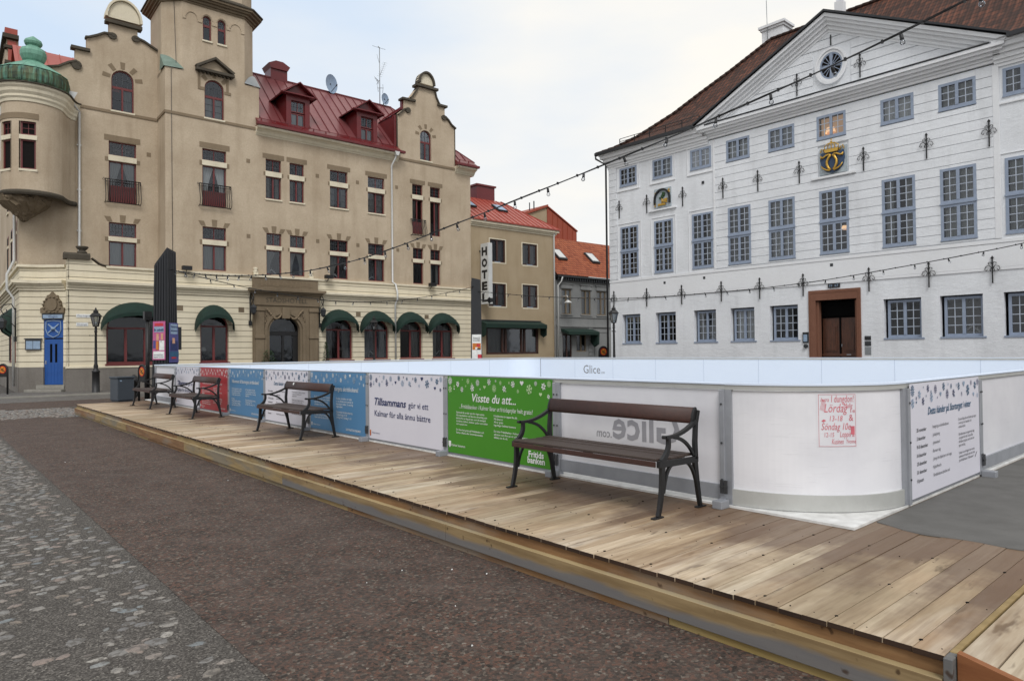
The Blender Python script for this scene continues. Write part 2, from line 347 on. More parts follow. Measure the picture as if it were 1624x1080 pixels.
    def slab(s, outline, holes, y0, y1, reveal=None, m_rev=None):
        """wall in the x-z plane: front face at y0 with holes, hole reveals and rim going back to y1"""
        bm = bmesh.new(); ed = []
        for lp in [outline]+holes:
            vs = [bm.verts.new((p[0], 0, p[1])) for p in lp]
            for i in range(len(vs)): ed.append(bm.edges.new((vs[i], vs[(i+1) % len(vs)])))
        bmesh.ops.triangle_fill(bm, use_beauty=True, use_dissolve=False, edges=ed)
        bm.verts.index_update(); base = len(s.v)
        for v in bm.verts: s.V(v.co.x, y0, v.co.z)
        for f in bm.faces:
            ix = [v.index for v in f.verts]
            if f.normal.y > 0: ix.reverse()
            s.F([base+i for i in ix])
        bm.free(); c0 = s.cur
        for k, lp in enumerate([outline]+holes):
            if k and m_rev is not None: s.cur = m_rev
            n = len(lp); yb = y1 if k == 0 or reveal is None else y0+reveal
            A = [s.V(p[0], y0, p[1]) for p in lp]; B = [s.V(p[0], yb, p[1]) for p in lp]
            for i in range(n): s.F((A[i], A[(i+1) % n], B[(i+1) % n], B[i]))
        s.cur = c0
        return s
    def flat(s, loop2, y, z=None):
        s.F([s.V(p[0], y, p[1]) for p in loop2]); return s
    def split(s, name, mats, parent=None, bev=0):
        """one object for every connected piece"""
        par = list(range(len(s.v)))
        def find(i):
            while par[i] != i: par[i] = par[par[i]]; i = par[i]
            return i
        for f in s.f:
            for k in f[1:]: par[find(k)] = find(f[0])
        groups = {}
        for i, f in enumerate(s.f): groups.setdefault(find(f[0]), []).append(i)
        for g in groups.values():
            n = MB(); mp = {}
            for i in g:
                for k in s.f[i]:
                    if k not in mp: mp[k] = len(n.v); n.v.append(s.v[k])
                n.cur = s.mi[i]; n.smooth = s.sm[i]; n.cv = s.var[i]; n.F([mp[k] for k in s.f[i]])
            o = n.build(name, mats, parent, None, bev)
        return o
    def build(s, name, mats, parent=None, loc=None, bev=0):
        if not s.f: return None
        me = bpy.data.meshes.new(name); me.from_pydata(s.v, [], s.f)
        for mm in (mats if isinstance(mats, (list, tuple)) else [mats]): me.materials.append(M[mm])
        me.polygons.foreach_set('material_index', s.mi); me.polygons.foreach_set('use_smooth', s.sm)
        if s.uv:
            u = me.uv_layers.new(name='uv')
            for i, p in enumerate(me.polygons):
                if i in s.uv:
                    for k, li in enumerate(p.loop_indices): u.data[li].uv = s.uv[i][k]
        if any(v != .5 for v in s.var):
            at = me.attributes.new('var', 'FLOAT', 'FACE'); at.data.foreach_set('value', s.var)
        me.update()
        bm = bmesh.new(); bm.from_mesh(me)
        if not s.uv and not getattr(s, 'keep', False): bmesh.ops.recalc_face_normals(bm, faces=bm.faces)
        bm.to_mesh(me); bm.free()
        return link(me, name, parent, loc, bev)
def link(me, name, parent=None, loc=None, bev=0):
    o = bpy.data.objects.new(name, me); col.objects.link(o)
    if parent is not None: o.parent = parent
    if loc is not None: o.location = loc
    if bev:
        b = o.modifiers.new('bevel', 'BEVEL'); b.width = bev; b.segments = 2; b.limit_method = 'ANGLE'; b.harden_normals = False
    return o
def tag(o, label, cat, group=None):
    o['label'] = label; o['category'] = cat
    if group: o['group'] = group
    return o
def struct(o): o['kind'] = 'structure'; return o
def thing(name, loc, rz, label, cat, group=None):
    o = bpy.data.objects.new(name, None); col.objects.link(o); o.location = loc; o.rotation_euler = (0, 0, R(rz)); o.empty_display_size = .2
    return tag(o, label, cat, group)
def arc(cx, cz, rx_, rz_, a0, a1, n=12): return [(cx+rx_*math.cos(R(a0+(a1-a0)*i/n)), cz+rz_*math.sin(R(a0+(a1-a0)*i/n))) for i in range(n+1)]
def rect(x0, x1, z0, z1): return [(x0, z0), (x1, z0), (x1, z1), (x0, z1)]
def arched(x0, x1, z0, zs, zt, n=10): return [(x0, z0), (x1, z0)] + arc((x0+x1)/2, zs, (x1-x0)/2, zt-zs, 0, 180, n)
def copy_tree(o, loc, rz=None, label=None):
    r = o.copy(); col.objects.link(r); r.location = loc
    if rz is not None: r.rotation_euler = (0, 0, R(rz))
    if label: r['label'] = label
    for ch in list(o.children):
        c = ch.copy(); col.objects.link(c); c.parent = r
        for g in list(ch.children):
            d = g.copy(); col.objects.link(d); d.parent = c
    return r
# text as flat mesh data
_tc = {}
def text_geo(st, shear=0, offset=0, space=1.0):
    key = (st, shear, offset, space)
    if key not in _tc:
        cu = bpy.data.curves.new('t', 'FONT'); cu.body = st; cu.size = 1; cu.shear = shear; cu.offset = offset; cu.space_character = space; cu.resolution_u = 2
        ob = bpy.data.objects.new('t', cu); col.objects.link(ob)
        me = bpy.data.meshes.new_from_object(ob.evaluated_get(bpy.context.evaluated_depsgraph_get()))
        vs = [(v.co.x, v.co.y) for v in me.vertices]; fs = [tuple(p.vertices) for p in me.polygons]
        bpy.data.objects.remove(ob); bpy.data.curves.remove(cu); bpy.data.meshes.remove(me); _tc[key] = (vs, fs)
    return _tc[key]
def put_text(mb, st, x, z, size, y=0, width=None, shear=0, offset=0, rot=0, flip=False, space=1.0, center=False):
    """baseline-left at (x,z), size = cap height * 1.4, text in the x-z plane facing -y"""
    vs, fs = text_geo(st, shear, offset, space)
    if not vs: return
    mx_, mn = max(v[0] for v in vs), min(v[0] for v in vs); sx = (width/(mx_-mn)) if width else size
    if center: x = x-(mx_-mn)*sx/2
    b = []
    for vx, vy in vs:
        px = (vx-mn)*sx; pz = vy*size
        if flip: px = (mx_-mn)*sx-px
        if rot: c, s_ = math.cos(rot), math.sin(rot); px, pz = px*c-pz*s_, px*s_+pz*c
        b.append(mb.V(x+px, y, z+pz))
    for f in fs: mb.F([b[i] for i in f])
# ================================================================ GROUND
q = Mt('asphalt', '#4a403c', .85, spec=.35)
vo = q.N('ShaderNodeTexVoronoi'); vo.inputs['Scale'].default_value = 52; q.l.new(q.co, vo.inputs['Vector'])
sp_ = q.N('ShaderNodeSeparateColor'); q.l.new(vo.outputs['Color'], sp_.inputs[0])
q.setcol(q.ramp(sp_.outputs[0], [(0, '#29241f'), (.25, '#41372f'), (.45, '#59443a'), (.62, '#6c4d3f'), (.8, '#48413b'), (.93, '#6c6156'), (.98, '#7d7368'), (1, '#8a8176')]))
q.vary(150, .6, .4, .7, 2, dark='#171412'); q.vary(9, .25, .4, .7, 4, dark='#2b2623'); q.vary(.5, .35, .35, .7, 5, dark='#37302e'); q.vary(2.5, .25, .4, .7, 4, dark='#6f625b', loc=(2,2,2))
q.bump(vo.outputs['Distance'], .009, .8); q.bump(q.noise(120, 2, .6), .006, .6); M['asphalt'] = q.m
q = Mt('grit', '#5c5955', .9, spec=.25)
vo = q.N('ShaderNodeTexVoronoi'); vo.inputs['Scale'].default_value = 95; q.l.new(q.co, vo.inputs['Vector'])
sp_ = q.N('ShaderNodeSeparateColor'); q.l.new(vo.outputs['Color'], sp_.inputs[0])
q.setcol(q.ramp(sp_.outputs[1], [(0, '#3a3733'), (.4, '#4e4a46'), (.7, '#5f5b56'), (.93, '#736e68'), (1, '#8a857d')]))
q.vary(.8, .35, .35, .7, 5, dark='#45413d'); q.vary(240, .4, .4, .7, 2, dark='#26231f'); q.bump(vo.outputs['Distance'], .006, .7); M['grit'] = q.m
q = Mt('cobble', '#8d8a86', .72, spec=.35)
q.setcol(q.ramp(q.attr('var'), [(0, '#737273'), (.25, '#86837f'), (.5, '#96918a'), (.7, '#8f8078'), (.8, '#857a6e'), (.9, '#757d81'), (1, '#a8a39b')]))
q.vary(25, .5, .35, .7, 4, dark='#5a5752'); q.vary(160, .3, .4, .7, 2, dark='#3d3a36'); cov = q.ramp(q.noise(16, 5, .7, (1,1,1), (7,3,1)), [(.50, 0.), (.56, 1.)]); q.mixc(q.math('MULTIPLY', cov, .85), '#56524d'); q.bump(q.noise(60, 3, .6), .005, .6); M['cobble'] = q.m
q = Mt('street_setts', '#6d6964', .85)
br = q.N('ShaderNodeTexBrick'); br.inputs['Scale'].default_value = 1; br.inputs['Brick Width'].default_value = .2; br.inputs['Row Height'].default_value = .12
br.inputs['Mortar Size'].default_value = .012; br.inputs['Color1'].default_value = lin('#7c7873'); br.inputs['Color2'].default_value = lin('#5c5853'); br.inputs['Mortar'].default_value = lin('#3a3733')
q.l.new(q.co, br.inputs['Vector']); q.setcol(br.outputs['Color']); q.vary(1.2, .4, dark='#3f3c39'); q.bump(br.outputs['Fac'], -.012, .8); M['street_setts'] = q.m

g = MB(); n = 60
g.quad([(-600,-600,0),(600,-600,0),(600,900,0),(-600,900,0)]); struct(g.build('ground', 'grit'))
g = MB(); g.quad([(1.42,-6,.004),(40,-6,.004),(40,22.5,.004),(1.42,22.5,.004)]); g.quad([(1.42,22.5,.004),(3.0,22.5,.004),(2.2,26.9,.004),(1.42,26.9,.004)])
g.quad([(-30,22.0,.004),(1.42,22.0,.004),(1.42,26.9,.004),(-30,26.9,.004)]); g.quad([(-30,27.1,.004),(40,27.1,.004),(40,31.0,.004),(-30,31.0,.004)])
struct(g.build('asphalt_path', 'asphalt'))
g = MB(); g.quad([(-30,31.0,.008),(40,31.0,.008),(40,34.4,.008),(-30,34.4,.008)]); struct(g.build('paved_strip', 'street_setts'))
g = MB(); g.box(-30,2.2,26.9,27.1,0,.01); struct(g.build('stone_edging', 'steps_stone'))
g = MB(); g.box(-30,40,34.4,34.62,0,.07); struct(g.build('kerb', 'steps_stone'))
g = MB(); g.quad([(-30,34.62,.06),(40,34.62,.06),(40,38.5,.06),(-30,38.5,.06)]); struct(g.build('pavement', 'street_setts'))

def stones(mb, x, y, rx_, ry_, h, z=0.0):
    n = random.choice((6,7,8)); a0 = random.random()*6.28; rot = random.uniform(-.5, .5)
    rr = [random.uniform(.55, 1.15) for _ in range(n)]; mb.cv = random.random()
    def ring(k, zz):
        o = []
        for i in range(n):
            a = a0+6.2832*i/n; px, py = math.cos(a)*rx_*rr[i]*k, math.sin(a)*ry_*rr[i]*k
            o.append(mb.V(x+px*math.cos(rot)-py*math.sin(rot), y+px*math.sin(rot)+py*math.cos(rot), zz+random.uniform(-.0012,.0012)*(k < 1)))
        return o
    mb.smooth = True; A = ring(1, z-.003); B = ring(.86, z+h*.75); C_ = ring(.5, z+h); c = mb.V(x, y, z+h*1.04)
    for i in range(n):
        j = (i+1) % n; mb.F((A[i],A[j],B[j],B[i])); mb.F((B[i],B[j],C_[j],C_[i])); mb.F((C_[i],C_[j],c))
    mb.smooth = False
cs = MB(); y = 1.6
while y < 22.0:
    sp = .128; x = -1.4+random.uniform(0, .1)
    while x < 1.34:
        dens = min(.97, .28+.085*(y-2.4)+.25*(math.sin(x*2.3+y*.9)+math.sin(y*2.1-x*1.3))*.5)
        if x < .12*y-.6 and False: pass
        if random.random() < dens and x > .077*y-.75:
            s_ = random.choice((.45,.55,.65,.75,.85,.95,1.15))
            stones(cs, x+random.uniform(-.025,.025), y+random.uniform(-.02,.02), .068*s_, .044*s_*random.uniform(.75, 1.3), random.uniform(.002,.008))
        x += sp*random.uniform(.85, 1.2)
    y += .088
for _ in range(900):      # patch of cobbles beyond the deck corner
    x, y = random.uniform(1.8, 3.9), random.uniform(22.6, 26.8)
    if x > 3.3-(26-y)*.1 or y > 23: stones(cs, x, y, .055, .05, .014, .003)
for _ in range(5): pass
o = cs.build('cobblestones', 'cobble'); o['kind'] = 'stuff'
# loose litter specks on the asphalt
lt = MB()
for _ in range(10):
    x, y = random.uniform(1.5, 3.4), random.uniform(2.2, 14); s_ = random.uniform(.004, .010); a = random.random()*3
    lt.cv = random.random(); stones(lt, x, y, s_, s_*.7, .006, .005)
o = lt.build('loose_gravel', 'floor_plastic'); o['kind'] = 'stuff'

# ================================================================ DECK
DZ = .30; PX = 3.57
def plank_row(mb, x0, x1, y0, w, z, th, gap=.0045, cut=None):
    """one plank lying along x, with a soft cup and random colour"""
    segs = [x0, x1] if cut is None else [x0, cut, x1]
    for a, b in zip(segs[:-1], segs[1:]):
        mb.cv = random.random(); mb.smooth = False
        dz = random.uniform(-.002, .002); e = random.uniform(-.006, .006) if a == x0 else 0
        mb.box(a+e+(.003 if a != x0 else 0), b, y0+gap/2, y0+w-gap/2, z-th+dz, z+dz)
        if a == x0: mb.pop_mat(1, 1)
deck = thing('wooden_deck', (PX, 1.04, 0), 0, 'long low wooden deck of pale weathered planks under the four benches', 'deck')
dk = MB((-PX, -1.04, 0)); yy = 1.075
while yy < 23.3:
    w_ = .1345; plank_row(dk, PX, 22 if yy < 2.3 else 6.6, yy, w_, DZ, .028, cut=random.uniform(7, 9) if yy < 2.3 else None); yy += w_
YE = yy
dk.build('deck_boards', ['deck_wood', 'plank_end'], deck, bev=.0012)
# knots and screw holes
kn = MB((-PX, -1.04, 0))
yy = 1.075; i = 0
while yy < 16:
    for xx in (3.64, 4.35, 5.05):
        if i % 2 == 0 or random.random() < .5:
            x_, y_ = xx+random.uniform(-.01,.01), yy+.067+random.choice((-.035,.035)); kn.prism([(x_+math.cos(t*1.047)*.004, y_+math.sin(t*1.047)*.004) for t in range(6)], 'z', DZ-.002, DZ+.0028)
    if i % 3 == 1: 
        for xx in (3.68, 4.4, 5.15): kn.prism([(xx+math.cos(t*1.047)*.012, yy+math.sin(t*1.047)*.009) for t in range(6)], 'z', DZ-.002, DZ+.003)
    yy += .1345; i += 1
kn.build('screw_holes', 'black_void', deck)['kind'] = 'stuff'
# fascia: upper beam set back, lower beam standing proud, ground timber
def beams(name, mat, x0, x1, z0, z1, cuts, h0=1.075):
    ys = [h0]+cuts+[YE-.01]
    for k_, (a, b) in enumerate(zip(ys[:-1], ys[1:])):
        q = MB((-PX, -1.04, 0)); q.cv = random.random()
        q.box(x0, x1, a+.003, b-.003, z0, z1); q.pop_mat(5, 1); q.build(name, [mat[min(k_, len(mat)-1)], 'beam_top'], deck, bev=.004)
beams('upper_beam', ['beam_brown', 'beam_brown', 'beam_tan', 'beam_brown', 'beam_tan'], PX+.02, PX+.07, .15, DZ-.03, [5.0, 9.2, 13.3, 18.6])
beams('middle_beam', ['beam_weathered', 'beam_weathered', 'beam_tan', 'beam_brown', 'beam_tan', 'beam_brown'], PX-.035, PX+.0195, .055, .20, [4.95, 8.5, 12.7, 17.0, 20.4])
beams('ground_beam', ['beam_yellow', 'beam_brown', 'beam_tan', 'beam_brown', 'beam_tan'], PX-.012, PX+.03, .0, .052, [2.6, 6.8, 11, 15.2, 19.4])
e = MB((-PX, -1.04, 0)); e.box(PX+.03, 6.5, YE-.06, YE-.01, 0, DZ-.03); e.build('end_beam', 'beam_tan', deck)
e = MB((-PX, -1.04, 0)); e.box(PX-.035, PX+.06, 1.035, 1.0735, 0, DZ+.002); e.build('corner_post', 'beam_grey', deck, bev=.004)
e = MB((-PX, -1.04, 0)); e.box(PX+.061, 22, 1.042, 1.0745, 0, DZ+.005); e.build('edge_board', 'beam_tan', deck, bev=.006)
e = MB((-PX, -1.04, 0)); e.box(PX+.1, 6.4, 1.2, YE-.1, .001, DZ-.03); e.build('underframe', 'black_void', deck)
# ramp
sl_ = math.atan(.224)
ramp = thing('wooden_ramp', (PX, 1.04, 0), 0, 'short plank ramp with orange side board at the near deck end', 'ramp')
rp = MB((-PX, -1.04, 0))
def rz_(y): return .312-(1.03-y)*.224
y0 = 1.03
while y0 > -.25:
    y1 = y0-.14; rp.cv = random.random()
    rp.hexa([(PX+.06,y1+.004,rz_(y1)-.028),(9.2,y1+.004,rz_(y1)-.028),(9.2,y0-.004,rz_(y0)-.028),(PX+.06,y0-.004,rz_(y0)-.028),
             (PX+.06,y1+.004,rz_(y1)),(9.2,y1+.004,rz_(y1)),(9.2,y0-.004,rz_(y0)),(PX+.06,y0-.004,rz_(y0))]); y0 = y1
rp.build('ramp_boards', 'ramp_wood', ramp, bev=.003)
rs = MB((-PX, -1.04, 0)); rs.prism([(1.03, .0), (1.03, rz_(1.03)+.012), (-.28, rz_(-.28)+.012), (-.28, 0)], 'x', PX+.012, PX+.055); rs.build('side_board', 'beam_orange', ramp, bev=.002)

# ================================================================ RINK
RX0, RY0, RX1, RY1, RR, SEG, BH = 5.55, 2.30, 21.65, 23.80, 1.08, 2.145, 1.085
SEG0 = SEG
FZ = DZ+.022
rf = MB(); rf.box(RX0-.055, RX1+.055, RY0-.04, RY1+.055, DZ+.002, FZ); o = rf.build('rink_floor', 'floor_plastic'); struct(o); 
bs = MB(); bs.box(6.7, RX1, 2.4, RY1, .01, DZ); o = bs.build('rink_base', 'black_void'); struct(o)
FL = [(.03,.06,.055,2),(.075,.13,.02,0),(.115,.10,.045,1),(.165,.04,.012,0),(.16,.165,.04,0),(.03,.17,.05,0),(.075,.165,.018,3),(.225,.055,.04,0),(.27,.14,.05,0),(.265,.09,.02,1),(.325,.07,.045,2),
      (.395,.12,.035,3),(.44,.055,.045,0),(.49,.13,.05,2),(.505,.04,.018,1),(.55,.06,.03,0),(.585,.13,.045,1),(.63,.055,.02,0),(.665,.07,.045,0),(.71,.15,.025,2),(.745,.05,.045,3),(.81,.12,.065,0),(.865,.05,.03,2),(.905,.17,.035,3),(.93,.08,.05,1),(.975,.05,.04,2),(.97,.19,.03,1),(.20,.12,.016,0),(.35,.15,.014,0),(.60,.16,.016,3)]
def flake(mb, x, z, r, kind, y):
    if kind == 3:   # heart
        pts = [(16*math.sin(t)**3/17, (13*math.cos(t)-5*math.cos(2*t)-2*math.cos(3*t)-math.cos(4*t))/17) for t in [i*6.2832/14 for i in range(14)]]
        mb.flat([(x+a*r*.8, z+b*r*.8) for a, b in pts], y); return
    n = 6 if kind != 2 else 12
    for i in range(n):
        a = math.pi*2*i/n+.26; c, s = math.cos(a), math.sin(a); w_ = r*(.17 if kind else .13)
        if kind == 0: pts = [(0,-w_*.6),(r*.55,-w_*.8),(r*.7,-w_*2.3),(r*.85,-w_*2.0),(r*.8,-w_*.6),(r,0),(r*.8,w_*.6),(r*.85,w_*2),(r*.7,w_*2.3),(r*.55,w_*.8),(0,w_*.6)]
        elif kind == 1: pts = [(r*.12,0),(r*.55,-w_*1.5),(r,0),(r*.55,w_*1.5)]
        else: pts = [(r*.2,-w_*.3),(r*.95,-w_*.55),(r,0),(r*.95,w_*.55),(r*.2,w_*.3)]
        mb.flat([(x+p*c*.85-q_*s*.85, z+p*s+q_*c) for p, q_ in pts], y)
W = SEG-.11; HB = 1.03
def banner_flakes(inks, parent, bend=None):
    for gi, ink in enumerate(inks):
        mb = MB(); rnd = random.Random(3)
        for k, (fx, fz, r, kd) in enumerate(FL):
            if k % len(inks) == gi: flake(mb, .055+fx*W, .035+HB-fz*HB, r, kd, -.054)
        mb.build('snowflake_print', ink, parent)
def para(mb, x, z, lines, size, lead, y=-.054, width=None, **k):
    for i, st in enumerate(lines):
        if st: put_text(mb, st, x, z-i*lead, size, y, **k)
GREEN_L = ['Gammalt för en blir nytt för någon annan.', 'Allt man behöver vid åka den utrustning som', 'behövs för en dag på isen, som till exempel', 'skridskor, hjälmar, klubbor, pulkor och skidor', 'och mycket mer.', '', 'Du lånar helt gratis på Fritidsbanken och', 'lämnar tillbaka efter överenskommelse.']
GREEN_R = ['Fritidsbanken är öppen för alla', 'Allt lånas ut', 'Allt är gratis', 'Inga frågor behöver besvaras', '', 'Du hittar Fritidsbanken i Kalmar på', 'adressen som finns på vår sida, välkommen', 'tillbaka när du vill.']
DATES = [('25 november', 'Invigning av skridskobanan'), ('2 december', 'Julskyltning'), ('9-10 december', 'Julmarknad'), ('16 december', 'Barnens dag'), ('23 december', 'Julmys för både barn och unga'), ('31 december', 'Nyårsfirande'), ('8 januari', 'Skridskobanan plockas ned')]
RGT = ['Du kan följa allt som händer på torget', 'i vinter på vår hemsida och i', 'sociala medier.', '', 'Skridskobanan är öppen varje dag', 'och gratis för alla. Du kan låna', 'skridskor på plats om du inte har', 'egna med dig.', '', 'Under lov och helger har vi extra', 'aktiviteter för både små och stora', 'på skridskobanan. Välkommen!']
BLUE_L = ['På den här banan åker du gratis, i', 'den mån det finns plats. Här får', 'alla vara med och ha kul på', 'skridskor under hela vintern.', '', 'Skridskor', 'Måndag-fredag finns skridskor', 'att låna, lördag och söndag', 'öppet mellan klockan 10-18.']
BLUE_R = ['Du lånar skridskor och hjälm', 'av oss alldeles utan kostnad, så', 'länge lagret räcker. Ta med dig', 'legitimation.', '', 'Öppettider skridskouthyrning', 'Tisdag-fredag 14-18', 'Lördag 10-15, söndag 11-15']
def banner(parent, kind, x0=.055):
    col_ = {'green': 'print_green', 'till': 'print_white', 'blue': 'print_blue', 'dates': 'print_white', 'red': 'print_red'}[kind]
    b = MB(); b.box(x0, x0+W, -.050, -.046, .035, .035+HB); b.build('banner_sheet', col_, parent)
    t = MB(); tx = 'print_text'
    if kind == 'green':
        banner_flakes(['ink_white', 'ink_palegreen'], parent)
        put_text(t, 'Visste du att...', .60, .745, .15, -.054, width=.86, shear=.25, offset=.012)
        put_text(t, '...Fritidsbanken i Kalmar lånar ut fritidsprylar helt gratis?', .32, .645, .08, -.054, width=1.44)
        para(t, .25, .575, GREEN_L, .036, .0385, offset=.006); para(t, 1.04, .575, GREEN_R, .036, .0385, offset=.006)
        put_text(t, 'Kalmar kommun', .14, .125, .045, -.054, offset=.008); t.flat([(.07,.19),(.125,.19),(.125,.13),(.097,.1),(.07,.13)], -.054)
        put_text(t, 'Fritids', 1.68, .145, .105, -.054, offset=.025); put_text(t, 'banken', 1.66, .075, .105, -.054, offset=.025)
        t.build(tx, 'ink_white', parent)
    elif kind == 'till':
        banner_flakes(['ink_teal', 'ink_pale', 'ink_navy'], parent)
        put_text(t, 'Tillsammans', .23, .575, .16, -.054, width=.92, shear=.28, offset=.022); put_text(t, 'gör vi ett', 1.21, .575, .13, -.054, width=.52, offset=.006)
        put_text(t, 'Kalmar för alla ännu bättre', .23, .40, .13, -.054, width=1.55, offset=.006)
        put_text(t, 'Kalmar kommun', .15, .12, .035, -.054)
        t.build(tx, 'ink_navy', parent)
        c = MB(); c.flat([(.075,.17),(.115,.17),(.115,.09),(.095,.07),(.075,.09)], -.0545); c.build('crest_print', 'poster_orange', parent)
        c = MB(); c.flat([(.08,.135),(.11,.135),(.11,.12),(.08,.12)], -.0555); c.flat([(.08,.10),(.11,.10),(.11,.085),(.08,.085)], -.0555); c.build('crest_print', 'ink_red', parent)
    elif kind == 'blue' or kind == 'red':
        banner_flakes(['ink_white', 'ink_pale'] if kind == 'blue' else ['ink_white'], parent)
        if kind == 'blue':
            put_text(t, 'Välkommen till Stortorgets skridskobana!', .22, .745, .11, -.054, width=1.63, offset=.004)
            para(t, .22, .60, BLUE_L, .048, .046); para(t, 1.07, .60, BLUE_R, .048, .046)
        else:
            put_text(t, 'Vi önskar alla en riktigt god jul och gott nytt år', .25, .66, .07, -.054, width=1.45)
            para(t, .22, .56, BLUE_L[::-1]+['', 'God jul'], .05, .05); para(t, 1.07, .56, BLUE_R[::-1], .05, .05)
        put_text(t, 'Kalmar kommun', .18, .10, .04, -.054); t.flat([(.09,.15),(.13,.15),(.13,.10),(.11,.08),(.09,.10)], -.054)
        put_text(t, 'DESTINATION KALMAR', 1.42, .09, .052, -.054, width=.5, offset=.006)
        t.build(tx, 'ink_white', parent)
    elif kind == 'dates':
        banner_flakes(['ink_teal', 'ink_navy', 'ink_pale'], parent)
        put_text(t, 'Detta händer på Stortorget i vinter', .50, .765, .1, -.054, width=1.30, shear=.3, offset=.012)
        t.build(tx, 'ink_teal', parent); t = MB()
        for i, (a, b_) in enumerate(DATES):
            put_text(t, a, .20, .625-i*.076, .046, -.054, offset=.014); put_text(t, b_, .62, .63-i*.076, .043, -.054)
        para(t, 1.38, .645, RGT, .038, .038)
        t.beam((1.90,-.054,.22), (1.97,-.054,.27), .004, .001)
        t.build(tx, 'ink_black', parent)
# one straight board segment: local x to the right, y inwards, z up; post at its right end
LAB = {'glice': 'plain white rink board behind the nearest bench, with a mirrored grey logo showing through'}
def straight_board(loc, rz, label, kind=None, logo=None, group='rink boards', inner=False, foot=True, seg=None):
    SEG = seg or SEG0
    t = thing('rink_board', loc, rz, label, 'rink board', group)
    g_ = .002 if inner else .04; p = MB(); p.box(g_, SEG-g_, -.012, .012, .0 if inner else .12, BH-.06); p.build('white_panel', ['board_inner' if inner else 'board_white'], t)
    f = MB(); f.box(.0, SEG, -.03, .028, BH-.055, BH-.012); f.build('top_rail', 'alu_pale', t, bev=.004)
    f = MB(); f.box(-.001, SEG+.001, -.04, .03, BH-.011, BH+.006); f.build('cap_rail', 'board_inner', t, bev=.003)
    f = MB(); f.box(.05, SEG-.05, -.035, -.014, .035 if kind is None else .005, .17 if kind is None else .12); f.build('kick_rail', 'alu', t, bev=.003)
    if inner: 
        f = MB(); f.box(-.003, .003, -.016, .0165, .02, BH-.06); f.build('joint_strip', 'joint_blue', t)
    if not inner:
        for a in ((0, .05), (SEG-.05, SEG)):
            f = MB(); f.box(a[0]+.001, a[1]-.001, -.058, .014, .0, BH-.056); po = f.build('post', 'alu', t, bev=.003)
            b = MB()
            for zz in (.22, .55, .90):
                cx = (a[0]+a[1])/2; b.tube([(cx,-.0585,zz),(cx,-.066,zz)], .010, 6)
            b.build('bolt', 'steel_dark', po)
        if foot:
            f = MB(); f.box(SEG-.05, SEG+.045, -.19, -.0585, -.022, .05)
            fo = f.build('foot', 'alu', t, bev=.006)
            b = MB(); cx = SEG
            for dx in (-.02, .02): b.beam((cx+dx,-.075,.10), (cx+dx,-.075,.22), .012, .03)
            b.beam((cx-.035,-.078,.16), (cx+.035,-.078,.16), .016); b.build('latch', 'steel_dark', fo)
    if kind: banner(t, kind)
    if logo == 'mirror':
        lg = MB(); put_text(lg, 'Glice', .80, .48, .42, -.0145, width=.84, flip=True, offset=.02); put_text(lg, '.com', .58, .475, .13, -.0145, width=.21, flip=True, offset=.01); lg.build('logo', 'ghost_grey', t)
    if logo == 'inner':
        lg = MB(); put_text(lg, 'Glice', .5, .42, .5, -.0145, width=.95, offset=.004); put_text(lg, '.com', 1.48, .42, .16, -.0145, width=.22); lg.build('logo', 'ink_grey', t)
    return t
NEAR = [(None, 'mirror', 'white rink board behind the nearest bench, grey mirrored logo showing'),
 ('green', None, 'rink board with bright green banner headed Visste du att'),
 ('till', None, 'rink board with white Tillsammans banner directly left of the green banner'),
 ('blue', None, 'blue welcome banner rink board behind the right half of the second bench'),
 ('dates', None, 'white events banner rink board between the two blue banners, behind the second bench'),
 ('blue', None, 'blue welcome banner rink board beside the red banner'),
 ('red', None, 'rink board with the only red banner, behind the third bench'),
 ('till', None, 'white snowflake banner rink board directly left of the red banner'),
 (None, None, 'plain white rink board behind the farthest bench at the left end')]
for k, (kd, lg, lab) in enumerate(NEAR):
    straight_board((RX0, 3.38+SEG*(k+1), FZ), -90, lab, kd, lg)
ENDL = [('dates', None, 'white banner rink board on the carpet end, headed Detta händer på Stortorget'), (None, None, 'plain white rink board right of the events banner, above the grey carpet')]
for k, (kd, lg, lab) in enumerate(ENDL): straight_board((RX0+RR+SEG*k, RY0, FZ), 0, lab, kd, lg)
ORD = ['first','second','third','fourth','fifth','sixth','seventh','eighth','ninth']
straight_board((RX0+RR+SEG*6, RY0, FZ), 0, 'short white rink board at the right end of the carpet side', None, None, 'rink boards', seg=RX1-RR-(RX0+RR+SEG*6))
for k in range(2, 6): straight_board((RX0+RR+SEG*k, RY0, FZ), 0, 'plain white rink board of the carpet end, %s from the curved corner' % ORD[k])
straight_board((RX0+RR+SEG*6, RY1, FZ), 0, 'short white rink board beside the far curved corner', None, None, 'far end rink boards', True, seg=RX1-RR-(RX0+RR+SEG*6))
for k in range(6):      # far end, seen from inside (local y must point away from the rink)
    lab = 'white far end rink board in front of the hotel, %s from the left' % ORD[k] if k not in (2,) else 'white far end rink board before the hotel with a grey logo'
    straight_board((RX0+RR+SEG*k, RY1, FZ), 0, lab, None, 'inner' if k == 2 else None, 'far end rink boards', True)
for k in range(9):
    lab = 'white rink board along the white building, %s from the near right end' % ORD[k] if k != 7 else 'white far side rink board with small grey Glice logo'
    straight_board((RX1, 3.38+SEG*(k+1), FZ), -90, lab, None, 'inner' if k == 7 else None, 'far side rink boards', True)
